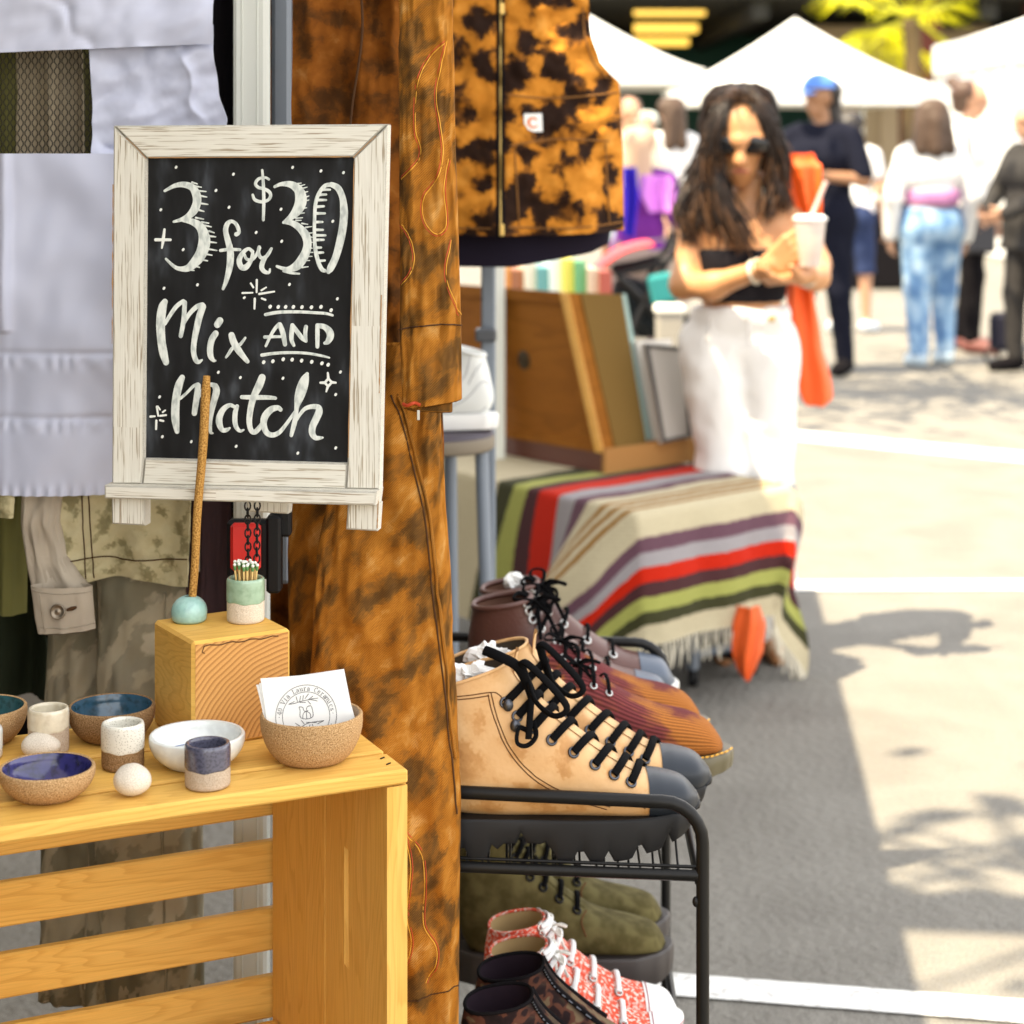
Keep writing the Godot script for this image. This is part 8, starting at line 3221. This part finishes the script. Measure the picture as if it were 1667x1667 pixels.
	figure("person in white beside the left tent corner, behind the woman's hair", gp.call(1092, 15.0), 1.72, -160.0, {"top": mat(0.80, 0.78, 0.76, 0.9), "bottom": mat(0.5, 0.45, 0.4, 0.9), "hair": long_hair, "hair_m": brown_hair, "sleeve": 2.0})
	figure("person in a pale blue top and white hat under the left tent", gp.call(1052, 18.0), 1.66, 0.0, {"top": mat(0.35, 0.48, 0.55, 0.9), "bottom": mat(0.3, 0.3, 0.32, 0.9), "hair": cap_hair, "hair_m": mat(0.55, 0.62, 0.58, 0.8), "sleeve": 0.6})
	t = figure("person in a deep purple dress with a violet shawl beyond the vest", gp.call(1042, 10.6), 1.46, 160.0, {"top": mat(0.13, 0.02, 0.20, 0.85), "bottom": mat(0.25, 0.19, 0.17, 0.85), "hem": 0.92, "hair": long_hair, "hair_m": mat(0.45, 0.30, 0.20, 0.6), "sleeve": 0.9, "skin": M.skin_fair})
	g = hang([[272, 1013, 1034], [320, 1015, 1038], [385, 1016, 1030]], 10.3, func(u: float, v: float, x: float, y: float) -> Vector3: return Vector3(0, 0, 0.03 * sin(u * 8.0)), 12, 16, 0.01)
	part("scarf", g, mat(0.035, 0.02, 0.42, 0.8), t)
	g = hang([[285, 1042, 1090], [315, 1040, 1096], [345, 1056, 1092]], 10.35, func(u: float, v: float, x: float, y: float) -> Vector3: return Vector3(0, 0, 0.04 * sin(u * 7.0 + v)), 16, 12, 0.01)
	part("shawl", g, mat(0.55, 0.20, 0.62, 0.8), t)


func far_things() -> void:
	# pushchair with a red hood behind the picture frames
	var deep := 7.9
	var at := Vector3((1050.0 - 833.5) * deep / FOCAL, 0, -deep)
	var t := thing("pushchair", "black-framed pushchair with a red hood behind the picture frames", "pushchair", at)
	var g := Geo.new()
	var rows := []
	for i in 9:
		var r := PackedVector3Array()
		for j in 9:
			var a := PI * (0.15 + 0.55 * i / 8.0)
			r.append(W(1034, 450, deep) + Vector3(-0.13 + cos(a) * -0.16 + 0.10, sin(a) * 0.09 - 0.03 + i * 0.012, (j - 4) * 0.05))
		rows.append(r)
	g.cloth(rows, 0.008)
	part("hood", g, mat(0.70, 0.03, 0.035, 0.6), t)
	for s in [-0.17, 0.17]:
		for q in [[[1000, 440], [1090, 545], [1100, 640]], [[1080, 420], [1030, 520], [985, 640]], [[1000, 440], [1080, 420], [1100, 380]]]:
			g = Geo.new()
			var pts := []
			for e in q:
				pts.append(W(e[0], e[1], deep) + Vector3(0, 0, s))
			g.tube(smooth(pts, 4), 0.014, 8)
			part("frame_tube", g, M.black_plastic, t)
		for x in [985, 1100]:
			g = Geo.new()
			var ring := []
			var c := W(x, 0, deep)
			for i in 20:
				ring.append(Vector3(c.x + cos(TAU * i / 20) * 0.10, 0.118 + sin(TAU * i / 20) * 0.10, -deep + s))
			g.tube(ring, 0.017, 8, true)
			part("wheel", g, M.black_plastic, t)
	g = Geo.new()
	g.box(frame(W(1045, 500, deep), 0, 0, -18), Vector3(0.26, 0.20, 0.28), 0.04)
	part("seat", g, mat(0.015, 0.018, 0.02, 0.9), t)
	g = Geo.new()
	g.box(frame(W(1078, 470, deep - 0.25), 0, 0, 12), Vector3(0.10, 0.12, 0.05), 0.02)
	part("pocket", g, mat(0.03, 0.20, 0.20, 0.8), t)
	t = thing("cool_box", "small white-lidded grey cool box behind the picture frames", "box", W(1092, 540, 7.3))
	g = Geo.new()
	g.box(frame(W(1090, 540, 7.3)), Vector3(0.10, 0.17, 0.10), 0.01)
	part("body", g, mat(0.30, 0.28, 0.24, 0.8), t)
	g = Geo.new()
	g.box(frame(W(1090, 503, 7.3)), Vector3(0.115, 0.035, 0.115), 0.012)
	part("lid", g, mat(0.72, 0.70, 0.62, 0.6), t)
	g = Geo.new()
	var by: float = W(0, 577, 7.3).y
	g.box(frame(Vector3(W(1090, 0, 7.3).x, by * 0.5, -7.3)), Vector3(0.13, by - 0.004, 0.13), 0.01)
	part("pedestal", g, mat(0.10, 0.09, 0.08, 0.8), t)
	# stall counter in the middle distance
	t = thing("stall_counter", "market counter with a black skirt between the blue cap and the jeans", "table", Vector3((1422.0 - 833.5) * 19.0 / FOCAL, 0, -19.0))
	g = Geo.new()
	g.box(frame(Vector3((1430.0 - 833.5) * 19.0 / FOCAL, 0.86, -19.0)), Vector3(0.75, 0.05, 0.7), 0.01)
	part("top", g, mat(0.7, 0.68, 0.6, 0.8), t)
	g = Geo.new()
	g.box(frame(Vector3((1430.0 - 833.5) * 19.0 / FOCAL, 0.42, -19.0)), Vector3(0.7, 0.82, 0.64), 0.02)
	part("skirt", g, M.black_cloth, t)
	for q in [[1402, 0.98, 0.16, "pale green"], [1432, 1.0, 0.2, "cream"], [1455, 0.96, 0.13, "white"]]:
		var o := thing("jar", "%s jar on the black-skirted counter" % q[3], "jar", Vector3((q[0] - 833.5) * 19.0 / FOCAL, 0.885, -19.0), "jars on the counter")
		g = Geo.new()
		g.lathe(frame(o.position), [Vector2(0, 0), Vector2(0.05, 0), Vector2(0.06, q[2] * 0.4), Vector2(0.05, q[2] * 0.8), Vector2(0.035, q[2]), Vector2(0, q[2])], 16)
		part("body", g, mat(0.6, 0.66, 0.56, 0.5) if q[3] == "pale green" else mat(0.72, 0.68, 0.58, 0.5), o)
	# a dark wheeled bag on the ground at the right edge
	var wb := Vector3((1630.0 - 833.5) * 12.4 / FOCAL, 0, -12.4)
	t = thing("trolley_bag", "small dark wheeled bag on the road at the right edge", "bag", wb)
	g = Geo.new()
	g.box(frame(wb + Vector3(0, 0.20, 0), 20), Vector3(0.14, 0.24, 0.12), 0.03)
	part("sack", g, mat(0.018, 0.018, 0.03, 0.8), t)
	for s in [-0.08, 0.08]:
		g = Geo.new()
		var ring := []
		for i in 16:
			ring.append(wb + Vector3(s + cos(TAU * i / 16) * 0.045, 0.056 + sin(TAU * i / 16) * 0.045, 0.08))
		g.tube(ring, 0.010, 6, true)
		part("wheel", g, M.black_plastic, t)
	g = Geo.new()
	g.tube([wb + Vector3(0.05, 0.3, -0.05), wb + Vector3(0.12, 0.62, -0.06), wb + Vector3(0.10, 0.64, -0.06)], 0.008, 6)
	part("handle", g, M.grey_metal, t)
